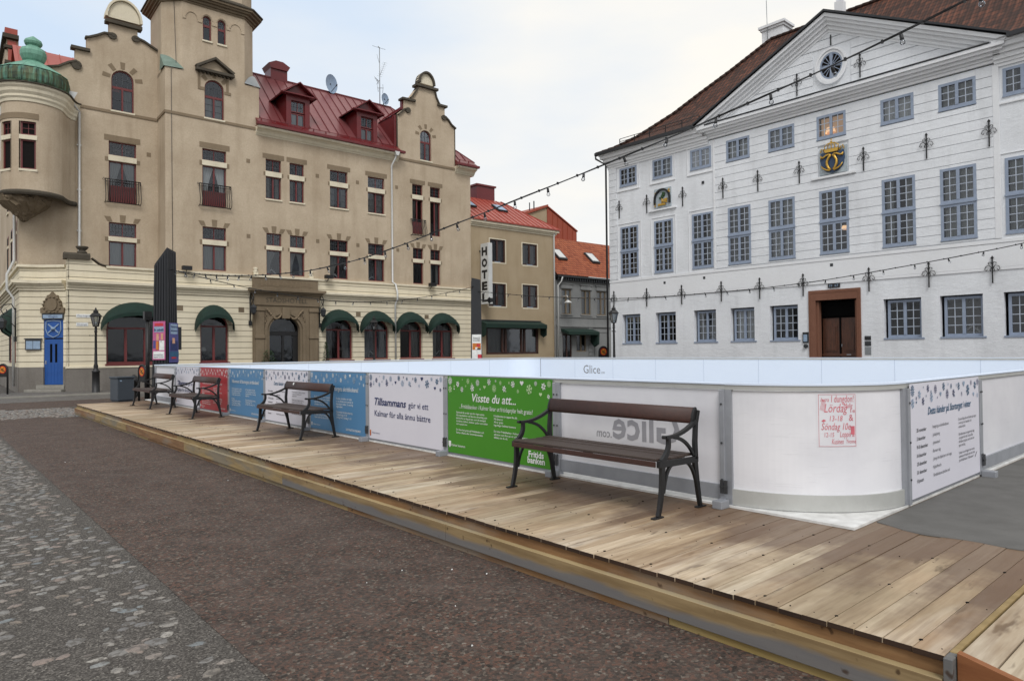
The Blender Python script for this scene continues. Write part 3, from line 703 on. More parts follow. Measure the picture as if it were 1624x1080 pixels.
def corner_board(cx, cy, a0, label, front, poster=False):
    t = thing('curved_rink_board', (cx, cy, FZ), 0, label, 'rink board', None if front else 'curved rink corners')
    def band(r0, r1, z0, z1, name, mat, n=20, ins=0):
        mb = MB(); mb.smooth = True; rows = []
        for i in range(n+1):
            a = R(a0+ins+(90-2*ins)*i/n); c, s = math.cos(a), math.sin(a)
            rows.append([mb.V(r0*c, r0*s, z0), mb.V(r1*c, r1*s, z0), mb.V(r1*c, r1*s, z1), mb.V(r0*c, r0*s, z1)])
        for i in range(n):
            for k in range(4): mb.F((rows[i][k], rows[i][(k+1) % 4], rows[i+1][(k+1) % 4], rows[i+1][k]))
        mb.smooth = False; mb.F(rows[0]); mb.F(rows[-1][::-1])
        o = mb.build(name, mat, t)
        for p in o.data.polygons: p.use_smooth = False
        return o
    inn = not front
    band(RR-.012, RR+.012, .12, BH-.06, 'white_panel', 'board_inner' if inn else 'board_white', 32)
    band(RR-.028, RR+.03, BH-.055, BH-.012, 'top_rail', 'alu_pale', 32); band(RR-.03, RR+.04, BH-.011, BH+.006, 'cap_rail', 'board_inner', 32)
    band(RR+.014, RR+.036, .008, .145, 'kick_rail', 'alu_pale', 32, 2)
    for aa in (a0+1.3, a0+88.7):
        m_ = MB(); c, s = math.cos(R(aa)), math.sin(R(aa)); m_.beam((c*(RR+.015), s*(RR+.015), 0), (c*(RR+.015), s*(RR+.015), BH-.056), .07, .045, up=(c, s, 0)); m_.build('post', 'alu', t)
    return t
cb = corner_board(RX0+RR, 3.38, 180, 'curved white rink board at the near corner, red handwritten poster stuck on it', True)
corner_board(RX0+RR, 3.38+SEG*9+.0, 90, 'curved white corner of the rink at the left end behind the benches', False)
corner_board(RX1-RR, RY0+RR, 270, 'curved white corner of the rink at the right end near the white building', False)
corner_board(RX1-RR, RY1-RR, 0, 'curved white far rink corner between hotel side and white building side', False)
# handwritten poster bent round the near corner
pa = R(229); pr_ = RR+.0135
poster = tag(None or bpy.data.objects.new('handwritten_poster', None), 'small white poster handwritten in red marker, stuck on the curved corner board', 'poster'); col.objects.link(poster); poster.location = (RX0+RR, 3.38, FZ)
def bend(mb, r):
    for i, (x, y, z) in enumerate(mb.v):
        a = pa+x/r; rad = r-y; mb.v[i] = (rad*math.cos(a), rad*math.sin(a), z)
b = MB()
for i in range(8): b.flat(rect(-.17+i*.0425, -.17+(i+1)*.0425, .555, 1.01), 0)
bend(b, pr_); b.build('paper_sheet', 'board_white', poster)
t = MB()
for a, c in (((-.155,.56,),(.16,.56)), ((-.155,1.0),(.16,1.0)), ((-.155,.56),(-.155,1.0)), ((.16,.56),(.16,1.0))):
    n_ = 8
    for i in range(n_):
        p = [a[j]+(c[j]-a[j])*i/n_ for j in (0,1)]; q_ = [a[j]+(c[j]-a[j])*(i+1)/n_ for j in (0,1)]
        x0_, x1_, z0_, z1_ = p[0]-.0014, q_[0]+.0014, p[1]-.0014, q_[1]+.0014; t.flat(rect(x0_, x1_, z0_, z1_), -.002)
for st, x, z, s_, wd_, sh in (('I dungdon!', -.05, .935, .085, .195, .1), ('Mulig', .055, .885, .06, .08, .2), ('Lördag', -.11, .85, .105, .2, .25), ('1e', .115, .845, .05, .04, 0), ('13-18', -.065, .775, .065, .11, .15), ('&', .10, .775, .08, .04, 0), ('Söndag 10e', -.135, .70, .085, .25, .25), ('12-15', -.11, .64, .055, .08, .1), ('Loppis &', .02, .64, .07, .13, .2), ('Kusinen', -.05, .58, .065, .1, .25), ('Yvonne', .075, .585, .05, .085, .3), ('hurra', -.14, .94, .05, .07, .4)):
    put_text(t, st, x, z, s_, -.002, width=wd_, shear=sh, offset=.0)
t.flat([(.115,.66),(.15,.66),(.15,.73),(.115,.73)], -.0025); t.flat([(-.135,.775),(-.115,.765),(-.095,.78),(-.115,.79)], -.0025)
for i in range(4): t.flat([(-.145+i*.009,.87-i*.004),(-.142+i*.009,.87-i*.004),(-.12+i*.008,.96-i*.004),(-.123+i*.008,.96-i*.004)], -.002)
bend(t, pr_); t.build('handwriting', 'marker_red', poster)
# carpet
cp = MB(); cp.smooth = True; nx_, ny_ = 60, 14; ids = []
for i in range(nx_+1):
    row = []
    for j in range(ny_+1):
        fy_ = j/ny_; yv = 2.24-fy_*1.14; xe = 5.78+.10*math.sin(yv*3.1)+.04*math.sin(yv*9)+.13*fy_; xv = xe+(20-xe)*(i/nx_)**1.6
        zz = DZ+.009+.004*math.sin(xv*5+yv*3)*math.sin(yv*7)+(.012*max(0, math.sin(yv*8)) if i == 0 else 0)
        row.append(cp.V(xv, yv, zz))
    ids.append(row)
for i in range(nx_):
    for j in range(ny_): cp.F((ids[i][j], ids[i+1][j], ids[i+1][j+1], ids[i][j+1]))
edge = [cp.V(cp.v[ids[0][j]][0]-.003, cp.v[ids[0][j]][1], DZ+.001) for j in range(ny_+1)]
for j in range(ny_): cp.F((ids[0][j], ids[0][j+1], edge[j+1], edge[j]))
tag(cp.build('carpet', 'carpet'), 'dark grey carpet with a wavy edge lying on the deck beside the events banner', 'carpet')

# ================================================================ BENCHES
def curve_pts(p0, p1, p2, n=8):
    return [tuple((1-t)**2*a+2*(1-t)*t*b+t*t*c for a, b, c in zip(p0, p1, p2)) for t in [i/n for i in range(n+1)]]
def bench(loc, rz, label, L=1.90, logo=False):
    """local: front towards -y, length along x from 0 to L"""
    t = thing('park_bench', loc, rz, label, 'bench', 'park benches along the rink')
    def tapered(mb, pts, w, hs):
        for i in range(len(pts)-1):
            a, b = Vector(pts[i]), Vector(pts[i+1]); mb.beam(a, b+(b-a).normalized()*.004, w, hs[min(i, len(hs)-1)], up=(1,0,0))
    def swept(mb, pts, w, t0, t1):
        n = len(pts); rows = []
        for i, p in enumerate(pts):
            a = Vector(pts[max(i-1,0)]); b = Vector(pts[min(i+1,n-1)]); d = (b-a).normalized(); nn = Vector((0, -d.z, d.y)); th = (t0+(t1-t0)*i/(n-1))/2
            p = Vector(p); rows.append([mb.V(*(p+Vector((sx*w/2,0,0))+nn*sz*th)) for sx, sz in ((-1,-1),(1,-1),(1,1),(-1,1))])
        for i in range(n-1):
            for k in range(4): mb.F((rows[i][k], rows[i][(k+1)%4], rows[i+1][(k+1)%4], rows[i+1][k]))
        mb.F(rows[0][::-1]); mb.F(rows[-1])
    for x in (.022, L-.022):
        lg = MB(); swept(lg, curve_pts((x,.02,.012),(x,.085,.2),(x,.085,.43), 8), .032, .036, .055); lg.box(x-.022,x+.022,-.055,.075,0,.014)
        swept(lg, curve_pts((x,.10,.20),(x,.14,.42),(x,.24,.435), 8), .026, .020, .03); lg.build('leg', 'black_iron', t, bev=.003)
        lg = MB(); swept(lg, curve_pts((x,.64,.012),(x,.60,.16),(x,.565,.43), 8), .032, .036, .055); lg.box(x-.022,x+.022,.58,.71,0,.014)
        swept(lg, curve_pts((x,.585,.20),(x,.53,.42),(x,.40,.435), 8), .026, .020, .03); lg.build('leg', 'black_iron', t, bev=.003)
        fr = MB(); swept(fr, curve_pts((x,.03,.450),(x,.3,.44),(x,.60,.435), 6), .034, .06, .05)
        swept(fr, [(x,.575,.44),(x,.57,.6),(x,.585,.76),(x,.62,.87)], .034, .05, .034); fr.build('side_frame', 'black_iron', t, bev=.003)
        ar = MB(); swept(ar, curve_pts((x,.075,.465),(x,.20,.545),(x,.175,.66), 8), .032, .05, .034); swept(ar, curve_pts((x,.115,.672),(x,.34,.645),(x,.575,.775), 10), .036, .026, .034)
        swept(ar, curve_pts((x,.26,.66),(x,.45,.63),(x,.545,.475), 9), .024, .03, .026); ar.tube([(x-.018,.12,.672),(x+.018,.12,.672)], .016, 8); ar.build('armrest', 'black_iron', t, bev=.002)
    st = MB()
    for i in range(5):
        y0 = .02+i*.108; z0 = .465+.010*(abs(i-2.2)-1)*.6; st.cv = i/5; st.box(.04, L-.04, y0, y0+.100, z0, z0+.024)
    st.build('seat', 'bench_seat', t, bev=.005)
    r = MB(); r.box(.04, L-.04, .006, .024, .425, .4715); r.box(L*.5-.02, L*.5+.02, .03, .56, .43, .452); r.build('seat_rail', 'bench_brown', t, bev=.004)
    bk = MB(); prof = arc(0, 0, .026, .074, 0, 360, 16)[:-1]; pts = []
    for u, v in prof:
        a = -.28; yy = u*math.cos(a)-v*math.sin(a); zz = u*math.sin(a)+v*math.cos(a); pts.append((.575+yy, .825+zz))
    bk.prism(pts, 'x', .042, L-.042)
    bo = bk.build('backrest', 'bench_brown', t)
    for p in bo.data.polygons: p.use_smooth = len(p.vertices) == 4
    cp_ = MB(); 
    for x in (.02, L-.042): cp_.prism([(.575+(a_-.575)*1.12, .825+(b_-.825)*1.06) for a_, b_ in pts], 'x', x, x+.022)
    cp_.build('backrest_end', 'black_iron', t, bev=.003)
    if logo:
        s = MB(); s.flat([(.42,.845),(.47,.84),(.485,.88),(.44,.885)], .5605); 
        s.v = [(x, .528+(.010 if z > .86 else 0), z) for x, y, z in s.v]; s.build('sticker', 'ink_white', bo)
    return t
DB = DZ+.001
bench((4.69, 5.41, DB), -90, 'nearest park bench, wide dark red-brown backrest, in front of the green banner')
bench((4.72, 12.54, DB), -90, 'second nearest bench on the deck, small white sticker on its brown backrest', 1.90, True)
bench((4.58, 17.70, DB), -90, 'third bench from the camera, brown, in front of the red banner', 1.82)
bench((4.64, 21.58, DB), -90, 'farthest bench, greyest backrest, in front of the plain white end board', 1.88)
# ================================================================ WINDOWS
WC = {}
def cached(key, fn, mats, name, parent, loc, bev=0):
    if key in WC: return link(WC[key], name, parent, loc)
    o = fn().build(name, mats, parent, loc, bev); WC[key] = o.data; return o
def curtains(parent, w, h, loc, kind):
    """hanging curtains behind a pane, local origin lower left"""
    if not kind: return
    def fn():
        m_ = MB(); m_.smooth = True
        def cloth(x0, x1, gather=0):
            n = 14; rows = []
            for j in range(7):
                zz = h*(1-j/6); row = []
                for i in range(n+1):
                    t = i/n; xx = x0+(x1-x0)*t
                    if gather: 
                        k_ = math.sin(min(1, (1-zz/h)*1.25)*math.pi*.5)*.62; xx = xx+((x0 if gather < 0 else x1)-xx)*k_
                    row.append(m_.V(xx, .02*math.sin(t*n*1.6), zz))
                rows.append(row)
            for j in range(6):
                for i in range(n): m_.F((rows[j][i], rows[j][i+1], rows[j+1][i+1], rows[j+1][i]))
        if kind == 'side': cloth(.02, w*.3); cloth(w*.72, w-.02)
        elif kind == 'swag': cloth(.02, w*.5, -1); cloth(w*.5, w-.02, 1)
        elif kind == 'left': cloth(.02, w*.75, -1)
        elif kind == 'full': cloth(.02, w*.46); cloth(w*.54, w-.02)
        elif kind == 'right': cloth(w*.55, w-.02)
        return m_
    cached(('cur', round(w,2), round(h,2), kind), fn, 'curtain_white' if kind in ('full','swag') else 'curtain', 'curtain', parent, loc)
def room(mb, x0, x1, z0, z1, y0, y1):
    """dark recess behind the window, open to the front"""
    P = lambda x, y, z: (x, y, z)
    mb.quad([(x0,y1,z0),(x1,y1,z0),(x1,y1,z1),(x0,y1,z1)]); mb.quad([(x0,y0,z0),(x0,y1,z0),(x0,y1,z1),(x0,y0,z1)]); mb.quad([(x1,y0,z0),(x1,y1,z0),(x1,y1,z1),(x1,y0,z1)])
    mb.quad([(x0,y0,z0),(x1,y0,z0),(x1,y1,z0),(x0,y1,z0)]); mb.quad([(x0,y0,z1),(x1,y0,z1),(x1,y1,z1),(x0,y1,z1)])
def leafs(mb, w, z0, z1, y, fr, mull, cols=1, rows=1, bar=.02, d=.05, divide=True):
    """timber frame with a centre mullion and optional glazing bars"""
    mb.box(0, fr, y, y+d, z0, z1); mb.box(w-fr, w, y, y+d, z0, z1); mb.box(fr, w-fr, y, y+d, z0, z0+fr); mb.box(fr, w-fr, y, y+d, z1-fr, z1)
    spans = [(fr, w-fr)]
    if divide: mb.box(w/2-mull/2, w/2+mull/2, y-.012, y+d, z0+fr, z1-fr); spans = [(fr, w/2-mull/2), (w/2+mull/2, w-fr)]
    c = mb.cur; mb.cur = 1
    for a, b in spans:
        for i in range(1, cols): x = a+(b-a)*i/cols; mb.box(x-bar/2, x+bar/2, y+.012, y+d-.01, z0+fr, z1-fr)
        for j in range(1, rows): z = z0+fr+(z1-z0-2*fr)*j/rows; mb.box(a, b, y+.014, y+d-.012, z-bar/2, z+bar/2)
    mb.cur = c
def hotel_window(p, x0, x1, z0, z1, sp, y, cur='side', low=(1,1), up=(2,2), sill=True, arch=False, divide=True, band=True):
    """maroon window; sp = (bottom, top) of the white band between lower leaves and transom; y = wall face depth"""
    w, h = x1-x0, z1-z0; s0, s1 = sp[0]-z0, sp[1]-z0
    def fn():
        m_ = MB()
        leafs(m_, w, 0, s0, .12, .06, .075, low[0], low[1], divide=divide)
        if arch:
            n = 10; ar = arc(w/2, h-w/2, w/2-.03, w/2-.03, 0, 180, n); m_.ribbon(ar, .12, .17, .03, -1); m_.ribbon(ar, .12, .17, .03, 1)
            m_.box(0,.06,.12,.17,s0,h-w/2); m_.box(w-.06,w,.12,.17,s0,h-w/2); m_.box(.06,w-.06,.118,.17,s0,s0+.06)
            m_.cur = 1
            for i in range(1,4): xx = w*i/4; m_.box(xx-.01,xx+.01,.135,.155,s0+.06,h-w/2+math.sqrt(max(0,(w/2-.04)**2-(xx-w/2)**2)))
            m_.box(.06,w-.06,.136,.154,h-w/2+.02,h-w/2+.04)
        else: leafs(m_, w, s1, h, .12, .055, .03, up[0], up[1], divide=True)
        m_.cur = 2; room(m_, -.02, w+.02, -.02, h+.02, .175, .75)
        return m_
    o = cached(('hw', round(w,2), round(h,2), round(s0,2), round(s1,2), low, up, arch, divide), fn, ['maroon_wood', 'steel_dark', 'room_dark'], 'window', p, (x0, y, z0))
    def gl():
        g_ = MB(); g_.flat(rect(.03, w-.03, .03, s0-.03), .150)
        if arch: g_.flat([(w-.03, s0), (w-.03, h-w/2)]+arc(w/2, h-w/2, w/2-.03, w/2-.03, 8, 172, 8)+[(.03, h-w/2), (.03, s0)], .1505)
        else: g_.flat(rect(.03, w-.03, s1+.03, h-.03), .150)
        return g_
    cached(('gl', round(w,2), round(h,2), round(s0,2), arch), gl, 'pane', 'pane', o, (0,0,0))
    if not arch and band:
        def bd():
            b_ = MB(); b_.box(-.02, w+.02, -.03, .20, s0-.004, s1+.004); return b_
        cached(('bd', round(w,2), round(s0,2), round(s1,2)), bd, 'cream_trim', 'transom_band', o, (0,0,0))
    if sill:
        def sl2():
            b_ = MB(); b_.box(-.04, w+.04, -.06, .17, -.09, -.004); return b_
        cached(('sl', round(w,2)), sl2, 'cream_trim', 'sill', o, (0,0,0), .008)
    curtains(o, w-.12, s0-.12, (.06, .24, .06), cur)
    return o
def town_window(p, x0, x1, z0, z1, rows, y, split=None, sill=None, cur=None):
    w, h = x1-x0, z1-z0
    def fn():
        m_ = MB()
        if split: sp_z = h*split; leafs(m_, w, 0, sp_z-.03, 0, .10, .11, 2, rows, .028); leafs(m_, w, sp_z+.03, h, 0, .10, .11, 2, rows, .028); m_.box(-.02, w+.02, -.035, .05, sp_z-.029, sp_z+.029)
        else: leafs(m_, w, 0, h, 0, .10, .11, 2, rows, .028)
        m_.box(-.015, w+.015, -.02, .05, -.05, -.001)
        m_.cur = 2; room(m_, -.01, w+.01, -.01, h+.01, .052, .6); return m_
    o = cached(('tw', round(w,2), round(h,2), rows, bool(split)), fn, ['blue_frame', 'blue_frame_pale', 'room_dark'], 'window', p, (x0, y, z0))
    def gl(): g_ = MB(); g_.flat(rect(.05, w-.05, .05, h-.05), .03); return g_
    cached(('tg', round(w,2), round(h,2)), gl, 'pane', 'pane', o, (0,0,0))
    if sill: 
        def s_(): b_ = MB(); b_.box(-.1, w+.1, -.2, -.021, -.075, -.01); return b_
        cached(('ts', round(w,2)), s_, 'blue_frame', 'sill', o, (0,0,0))
    curtains(o, w-.2, h-.2, (.1, .16, .1), cur)
    return o
def candle_arch(parent_thing, x, y, z, label, w=.42, group='white candle arches in the windows'):
    """inverted-V candle stand with seven candles"""
    pt = parent_thing.matrix_world @ Vector((x, y, z)) if False else None
    e = parent_thing; c, s = math.cos(e.rotation_euler.z), math.sin(e.rotation_euler.z)
    lx, ly = e.location.x+c*x-s*y, e.location.y+s*x+c*y
    def fn():
        m_ = MB(); hgt = w*.62
        m_.beam((-w/2,0,.02), (0,0,hgt*.8), .05, .03, up=(0,1,0)); m_.beam((w/2,0,.02), (0,0,hgt*.8), .05, .03, up=(0,1,0)); m_.box(-w/2-.03, w/2+.03, -.025, .025, 0, .02)
        for i in range(7):
            xx = -w/2+w*i/6; zz = .03+(1-abs(xx)/(w/2))*hgt*.76; m_.tube([(xx,0,zz),(xx,0,zz+.085)], .009, 6)
        return m_
    key = ('ca', w)
    if key in WC: o = link(WC[key], 'candle_arch', None, (lx, ly, z))
    else: o = fn().build('candle_arch', 'ink_white', None, (lx, ly, z)); WC[key] = o.data
    o.rotation_euler = (0, 0, e.rotation_euler.z); tag(o, label, 'candle arch', group); return o
def ledge(mb, x0, x1, steps):
    """horizontal moulding from (z0, z1, front y, back y) steps"""
    for z0, z1, ya, yb in steps: mb.box(x0, x1, ya, yb, z0, z1)

# ================================================================ HOTEL
HO, HR = Vector((5.489, 37.320, 0)), -1.62
def hloc(x, y, z=0):
    c, s = math.cos(R(HR)), math.sin(R(HR)); return (HO.x+c*x-s*y, HO.y+s*x+c*y, z)
hotel = thing('hotel_building', HO, HR, 'large tan and cream hotel with curved gables, tower and red metal roofs', 'building')
# --- ground floor
m_ = MB()
out_ = [(-.12, 1.2), (23.2, 1.2), (23.2, 5.88), (1.44, 5.88), (1.2, 5.95), (1.0, 6.08), (.86, 6.22), (-.12, 6.22)]
holes = [arched(1.44, 3.98, 1.30, 3.0, 3.95), arched(5.67, 7.09, 1.30, 3.15, 3.85), arched(12.55, 14.26, 1.33, 3.05, 3.80), arched(15.01, 16.70, 1.33, 3.05, 3.78), arched(17.48, 19.13, 1.33, 3.05, 3.76), arched(19.90, 21.54, 1.33, 3.05, 3.76),
         [(8.7, 1.21), (11.65, 1.21), (11.65, 4.2), (8.7, 4.2)]]
m_.slab(out_, holes, 0, .35, reveal=.30); m_.build('ground_floor_wall', 'cream_rustic', hotel)
m_ = MB(); m_.box(-.18, 8.33, -.07, .3, 0, 1.12); m_.box(12.02, 23.2, -.07, .3, 0, 1.12); m_.split('plinth', 'plinth_stone', hotel)
m_ = MB(); m_.box(-.2, 8.33, -.10, .1, 1.12, 1.22); m_.box(12.02, 23.2, -.10, .1, 1.12, 1.22); m_.split('plinth_cap', 'cream_trim', hotel, bev=.015)
m_ = MB()
for a, b in ((-.16, 8.2), (12.2, 23.22)):
    ledge(m_, a, b, [(4.78, 4.90, -.06, .1), (4.90, 5.02, -.12, .1), (5.02, 5.10, -.22, .1), (5.10, 5.24, -.30, .1)])
m_.build('string_cornice', 'cream_trim', hotel, bev=.012)
m_ = MB(); m_.box(1.44, 8.33, -.07, .2, 5.88, 5.99); m_.box(12.02, 23.24, -.07, .2, 5.88, 5.99); m_.build('parapet_cap', 'cream_trim', hotel, bev=.015)
m_ = MB(); m_.box(-.26, .78, -.14, .45, 6.22, 6.30); m_.prism([(-.14,6.30),(.45,6.30),(.45,6.42),(.36,6.52),(-.05,6.52),(-.14,6.42)], 'x', -.26, .78); m_.lathe([(.0,.0),(.22,0),(.2,.08),(.13,.14),(.2,.2),(.27,.30),(.25,.33),(0,.33)], (.48,.15,6.52), 12); m_.ribbon([(1.6,5.97),(1.35,5.99),(1.15,6.06),(.98,6.2),(.84,6.3)], -.06, .3, .05, -1); m_.build('pier_cap', 'dark_stone', hotel)
m_ = MB(); m_.box(-.04, 23.2, .35, 1.7, 5.2, 5.25); m_.build('terrace_roof', 'zinc', hotel)
# corner bay with the blue door
P0, P1, P2_ = (-.14, .45), (-1.0, 1.22), (-1.83, 1.5)
def vwall(mb, a, b, z0, z1, t=.12, front=0):
    d = Vector((b[0]-a[0], b[1]-a[1])).normalized(); nn = Vector((-d.y, d.x))*(1)
    if nn.y < 0: nn = -nn
    f = -nn*front; k = nn*t
    mb.hexa([(a[0]+f.x,a[1]+f.y,z0),(b[0]+f.x,b[1]+f.y,z0),(b[0]+k.x,b[1]+k.y,z0),(a[0]+k.x,a[1]+k.y,z0),(a[0]+f.x,a[1]+f.y,z1),(b[0]+f.x,b[1]+f.y,z1),(b[0]+k.x,b[1]+k.y,z1),(a[0]+k.x,a[1]+k.y,z1)])
m_ = MB(); vwall(m_, P0, P1, 3.75, 5.9); vwall(m_, P1, P2_, 1.2, 5.9); vwall(m_, P0, (P0[0]+(P1[0]-P0[0])*.10, P0[1]+(P1[1]-P0[1])*.10), 1.2, 3.75); vwall(m_, (P0[0]+(P1[0]-P0[0])*.92, P0[1]+(P1[1]-P0[1])*.92), P1, 1.2, 3.75)
m_.box(-.14, -.05, .0, .47, 1.2, 6.2)
# side street facade (runs back along local y)
SX = -1.83
m_.box(SX, SX+.25, 1.5, 17, 1.2, 5.9); m_.build('corner_wall', 'cream_rustic', hotel)
m_ = MB(); 
vwall(m_, P0, (P0[0]+(P1[0]-P0[0])*.08, P0[1]+(P1[1]-P0[1])*.08), 0, 1.2, front=.05); vwall(m_, P1, P2_, 0, 1.2, front=.05); vwall(m_, (P0[0]+(P1[0]-P0[0])*.90, P0[1]+(P1[1]-P0[1])*.90), P1, 0, 1.2, front=.05); m_.box(SX-.05, SX+.2, 1.5, 17, 0, 1.2); m_.box(-.2, -.06, -.05, .45, 0, 1.12); m_.build('corner_plinth', 'plinth_stone', hotel)
m_ = MB()
for z0, z1, fr_ in ((4.78,4.9,.06),(4.90,5.02,.12),(5.02,5.10,.2),(5.10,5.24,.28),(5.86,5.98,.1)):
    vwall(m_, P0, P1, z0, z1, front=fr_); vwall(m_, P1, (P2_[0]-fr_, P2_[1]), z0, z1, front=fr_); m_.box(SX-fr_, SX+.1, 1.5-fr_*.7, 17, z0, z1)
m_.build('corner_cornice', 'cream_trim', hotel)
dx, dy = P1[0]-P0[0], P1[1]-P0[1]; dl = math.hypot(dx, dy); da = math.degrees(math.atan2(-dy, -dx))
door = MB(); door.box(.10, .98*dl-.1, .04, .10, .38, 2.50); door.box(.10, .98*dl-.1, .035, .10, 2.56, 3.42)
door.cur = 1; door.box(.38, .48, .028, .05, 1.42, 2.28); door.box(.62, .72, .028, .05, 1.42, 2.28); door.cur = 0
for i in range(1, 6): door.box(.10+.16*i-.005, .10+.16*i+.005, .033, .042, .40, 1.35)
do = door.build('front_door', ['blue_door', 'black_void'], hotel, (P1[0], P1[1], 0)); do.rotation_euler = (0, 0, R(da))
d2 = MB(); d2.tube([(.18,.0,1.42),(.18,.03,1.42)], .02, 8); d2.box(.155,.205,.02,.038,1.34,1.5); d2.build('handle', 'alu', do)
d2 = MB(); sh_ = [(.22,3.32),(.55,3.36),(.88,3.32),(.90,2.95),(.80,2.72),(.55,2.60),(.30,2.72),(.20,2.95)]; d2.ribbon(sh_+[sh_[0]], .0, .034, .03, 1)
d2.beam((.30,.015,2.80),(.80,.015,3.2),.05,.03,up=(0,1,0)); d2.beam((.80,.015,2.80),(.30,.015,3.2),.05,.03,up=(0,1,0)); d2.tube([(.55,.012,2.94),(.55,.012,3.06)], .10, 10); d2.build('emblem_shield', 'ink_pale', do)
d2 = MB(); d2.box(.05, .98*dl-.05, -.06, .1, 3.44, 3.70); d2.cur = 1; d2.box(.10, .98*dl-.10, -.065, -.058, 3.48, 3.64); d2.cur = 2; put_text(d2, 'Krogers', .38, 3.51, .14, -.068, width=.42)
dd = d2.build('door_sign', ['steel_dark', 'ink_pale', 'ink_navy'], do)
d2 = MB(); d2.slab([(.0,3.72),(1.12,3.72),(1.14,3.95),(1.02,4.0),(.98,4.25),(.86,4.4),(.82,4.55),(.68,4.58),(.56,4.72),(.44,4.58),(.32,4.55),(.28,4.4),(.16,4.25),(.12,4.0),(0,3.95)], [], -.10, .02)
d2.slab(arc(.57,4.12,.26,.30,0,360,14)[:-1], [], -.15, -.09)
for i in range(14): a = R(i*25.7); d2.lathe([(0,-.04),(.05,-.02),(.06,.02),(0,.05)], (.57+.42*math.cos(a), -.12, 4.1+.36*math.sin(a)), 6)
d2.build('carved_cartouche', 'brown_stone', do)
st_ = MB(); st_.box(-.45, 1.32, -.55, .08, .0, .17); st_.box(-.12, 1.22, -.22, .08, .172, .36); so_ = st_.build('door_steps', 'steps_stone', hotel, (P1[0], P1[1], 0), .015); so_.rotation_euler = (0, 0, R(da))
nb = MB(); nb.box(0,.62,-.05,0,0,.5); nb.cur = 1; nb.box(.04,.29,-.056,-.05,.05,.42); nb.box(.31,.58,-.056,-.05,.05,.42); nb.cur = 0; nb.box(-.04,.66,-.09,0,.5,.55); mb_o = nb.build('menu_case', ['steel_dark', 'ink_pale'], None, hloc(-1.62, 1.36, 2.0)); mb_o.rotation_euler = (0,0,R(HR-14)); tag(mb_o, 'dark framed menu case on the cream wall left of the blue door', 'menu case')
# ground floor windows, awnings
def gf_window(x0, x1, z0, zs, zt, parts=2, cur=None):
    w, hs, ht = x1-x0, zs-z0, zt-z0
    f = MB(); ar = arc(w/2, hs, w/2-.04, ht-hs-.04, 0, 180, 12); f.ribbon(ar, .18, .24, .04, -1); f.ribbon(ar, .18, .24, .04, 1)
    f.box(0,.09,.18,.24,0,hs); f.box(w-.09,w,.18,.24,0,hs); f.box(.09,w-.09,.18,.24,0,.09); f.box(.09,w-.09,.17,.24,hs-.02,hs+.07)
    for i in range(1, parts): xx = w*i/parts; f.box(xx-.06,xx+.06,.17,.24,.09,hs-.02)
    f.cur = 1; room(f, -.25, w+.25, -.25, ht+.05, .30, 2.2)
    f.box(-.25,w+.25,.305,2.2,-.26,-.25)
    o = f.build('window', ['maroon_wood', 'room_dark'], hotel, (x0, 0, z0))
    g_ = MB(); g_.flat([(.04,.04),(w-.04,.04),(w-.04,hs)]+arc(w/2, hs, w/2-.04, ht-hs-.04, 5, 175, 10)+[(.04,hs)], .21); g_.build('pane', 'pane', o)
    s = MB(); s.box(-.05, w+.05, -.1, .17, -.1, -.001); s.build('sill', 'maroon_wood', o)
    if cur: curtains(o, w-.2, ht-.3, (.1, .42, .1), cur)
    return o
def awning(x0, x1, z0, zt, proj=.62):
    a = MB(); n, k = 16, 5; cx, hw = (x0+x1)/2, (x1-x0)/2; rows = []
    for j in range(k+1):
        t = j/k; yy = -.02-proj*math.sin(t*1.2)/math.sin(1.2); hh = (zt-z0)*(1-.40*t**1.5)
        rows.append([(cx+hw*math.cos(R(180*i/n)), yy*min(1, .25+math.sin(R(180*i/n))**.6), z0+hh*math.sin(R(180*i/n))**.9+ (0 if 0 < i < n else 0)) for i in range(n+1)])
    ids = [[a.V(*p) for p in r] for r in rows]
    for j in range(k):
        for i in range(n): a.F((ids[j][i], ids[j][i+1], ids[j+1][i+1], ids[j+1][i]))
    fr = rows[-1]; lo = [a.V(p[0], p[1]-.005, p[2]-(.16+.02*(i % 2))) for i, p in enumerate(fr)]
    for i in range(n): a.F((ids[-1][i], ids[-1][i+1], lo[i+1], lo[i]))
    return a.build('awning', 'awning_green', hotel)
for x0, x1, zs, zt, pr2, cu in ((1.44,3.98,3.0,3.95,3,None),(5.67,7.09,3.15,3.85,2,None),(12.55,14.26,3.05,3.8,2,'side'),(15.01,16.7,3.05,3.78,2,'side'),(17.48,19.13,3.05,3.76,2,'right'),(19.9,21.54,3.05,3.76,2,'side')): gf_window(x0, x1, 1.31, zs, zt, pr2, cu)
awning(1.2, 4.25, 3.0, 4.3); awning(5.38, 7.3, 3.0, 4.3)
for a, b in ((12.22,14.5),(14.7,16.95),(17.12,19.35),(19.52,21.8)): awning(a, b, 3.02, 4.28)
v = MB()
for x, z in ((4.55,3.95),(7.6,3.95),(14.47,3.9),(19.3,3.85)): v.box(x, x+.3, -.008, .05, z, z+.27)
v.split('wall_vent', 'brown_stone', hotel)
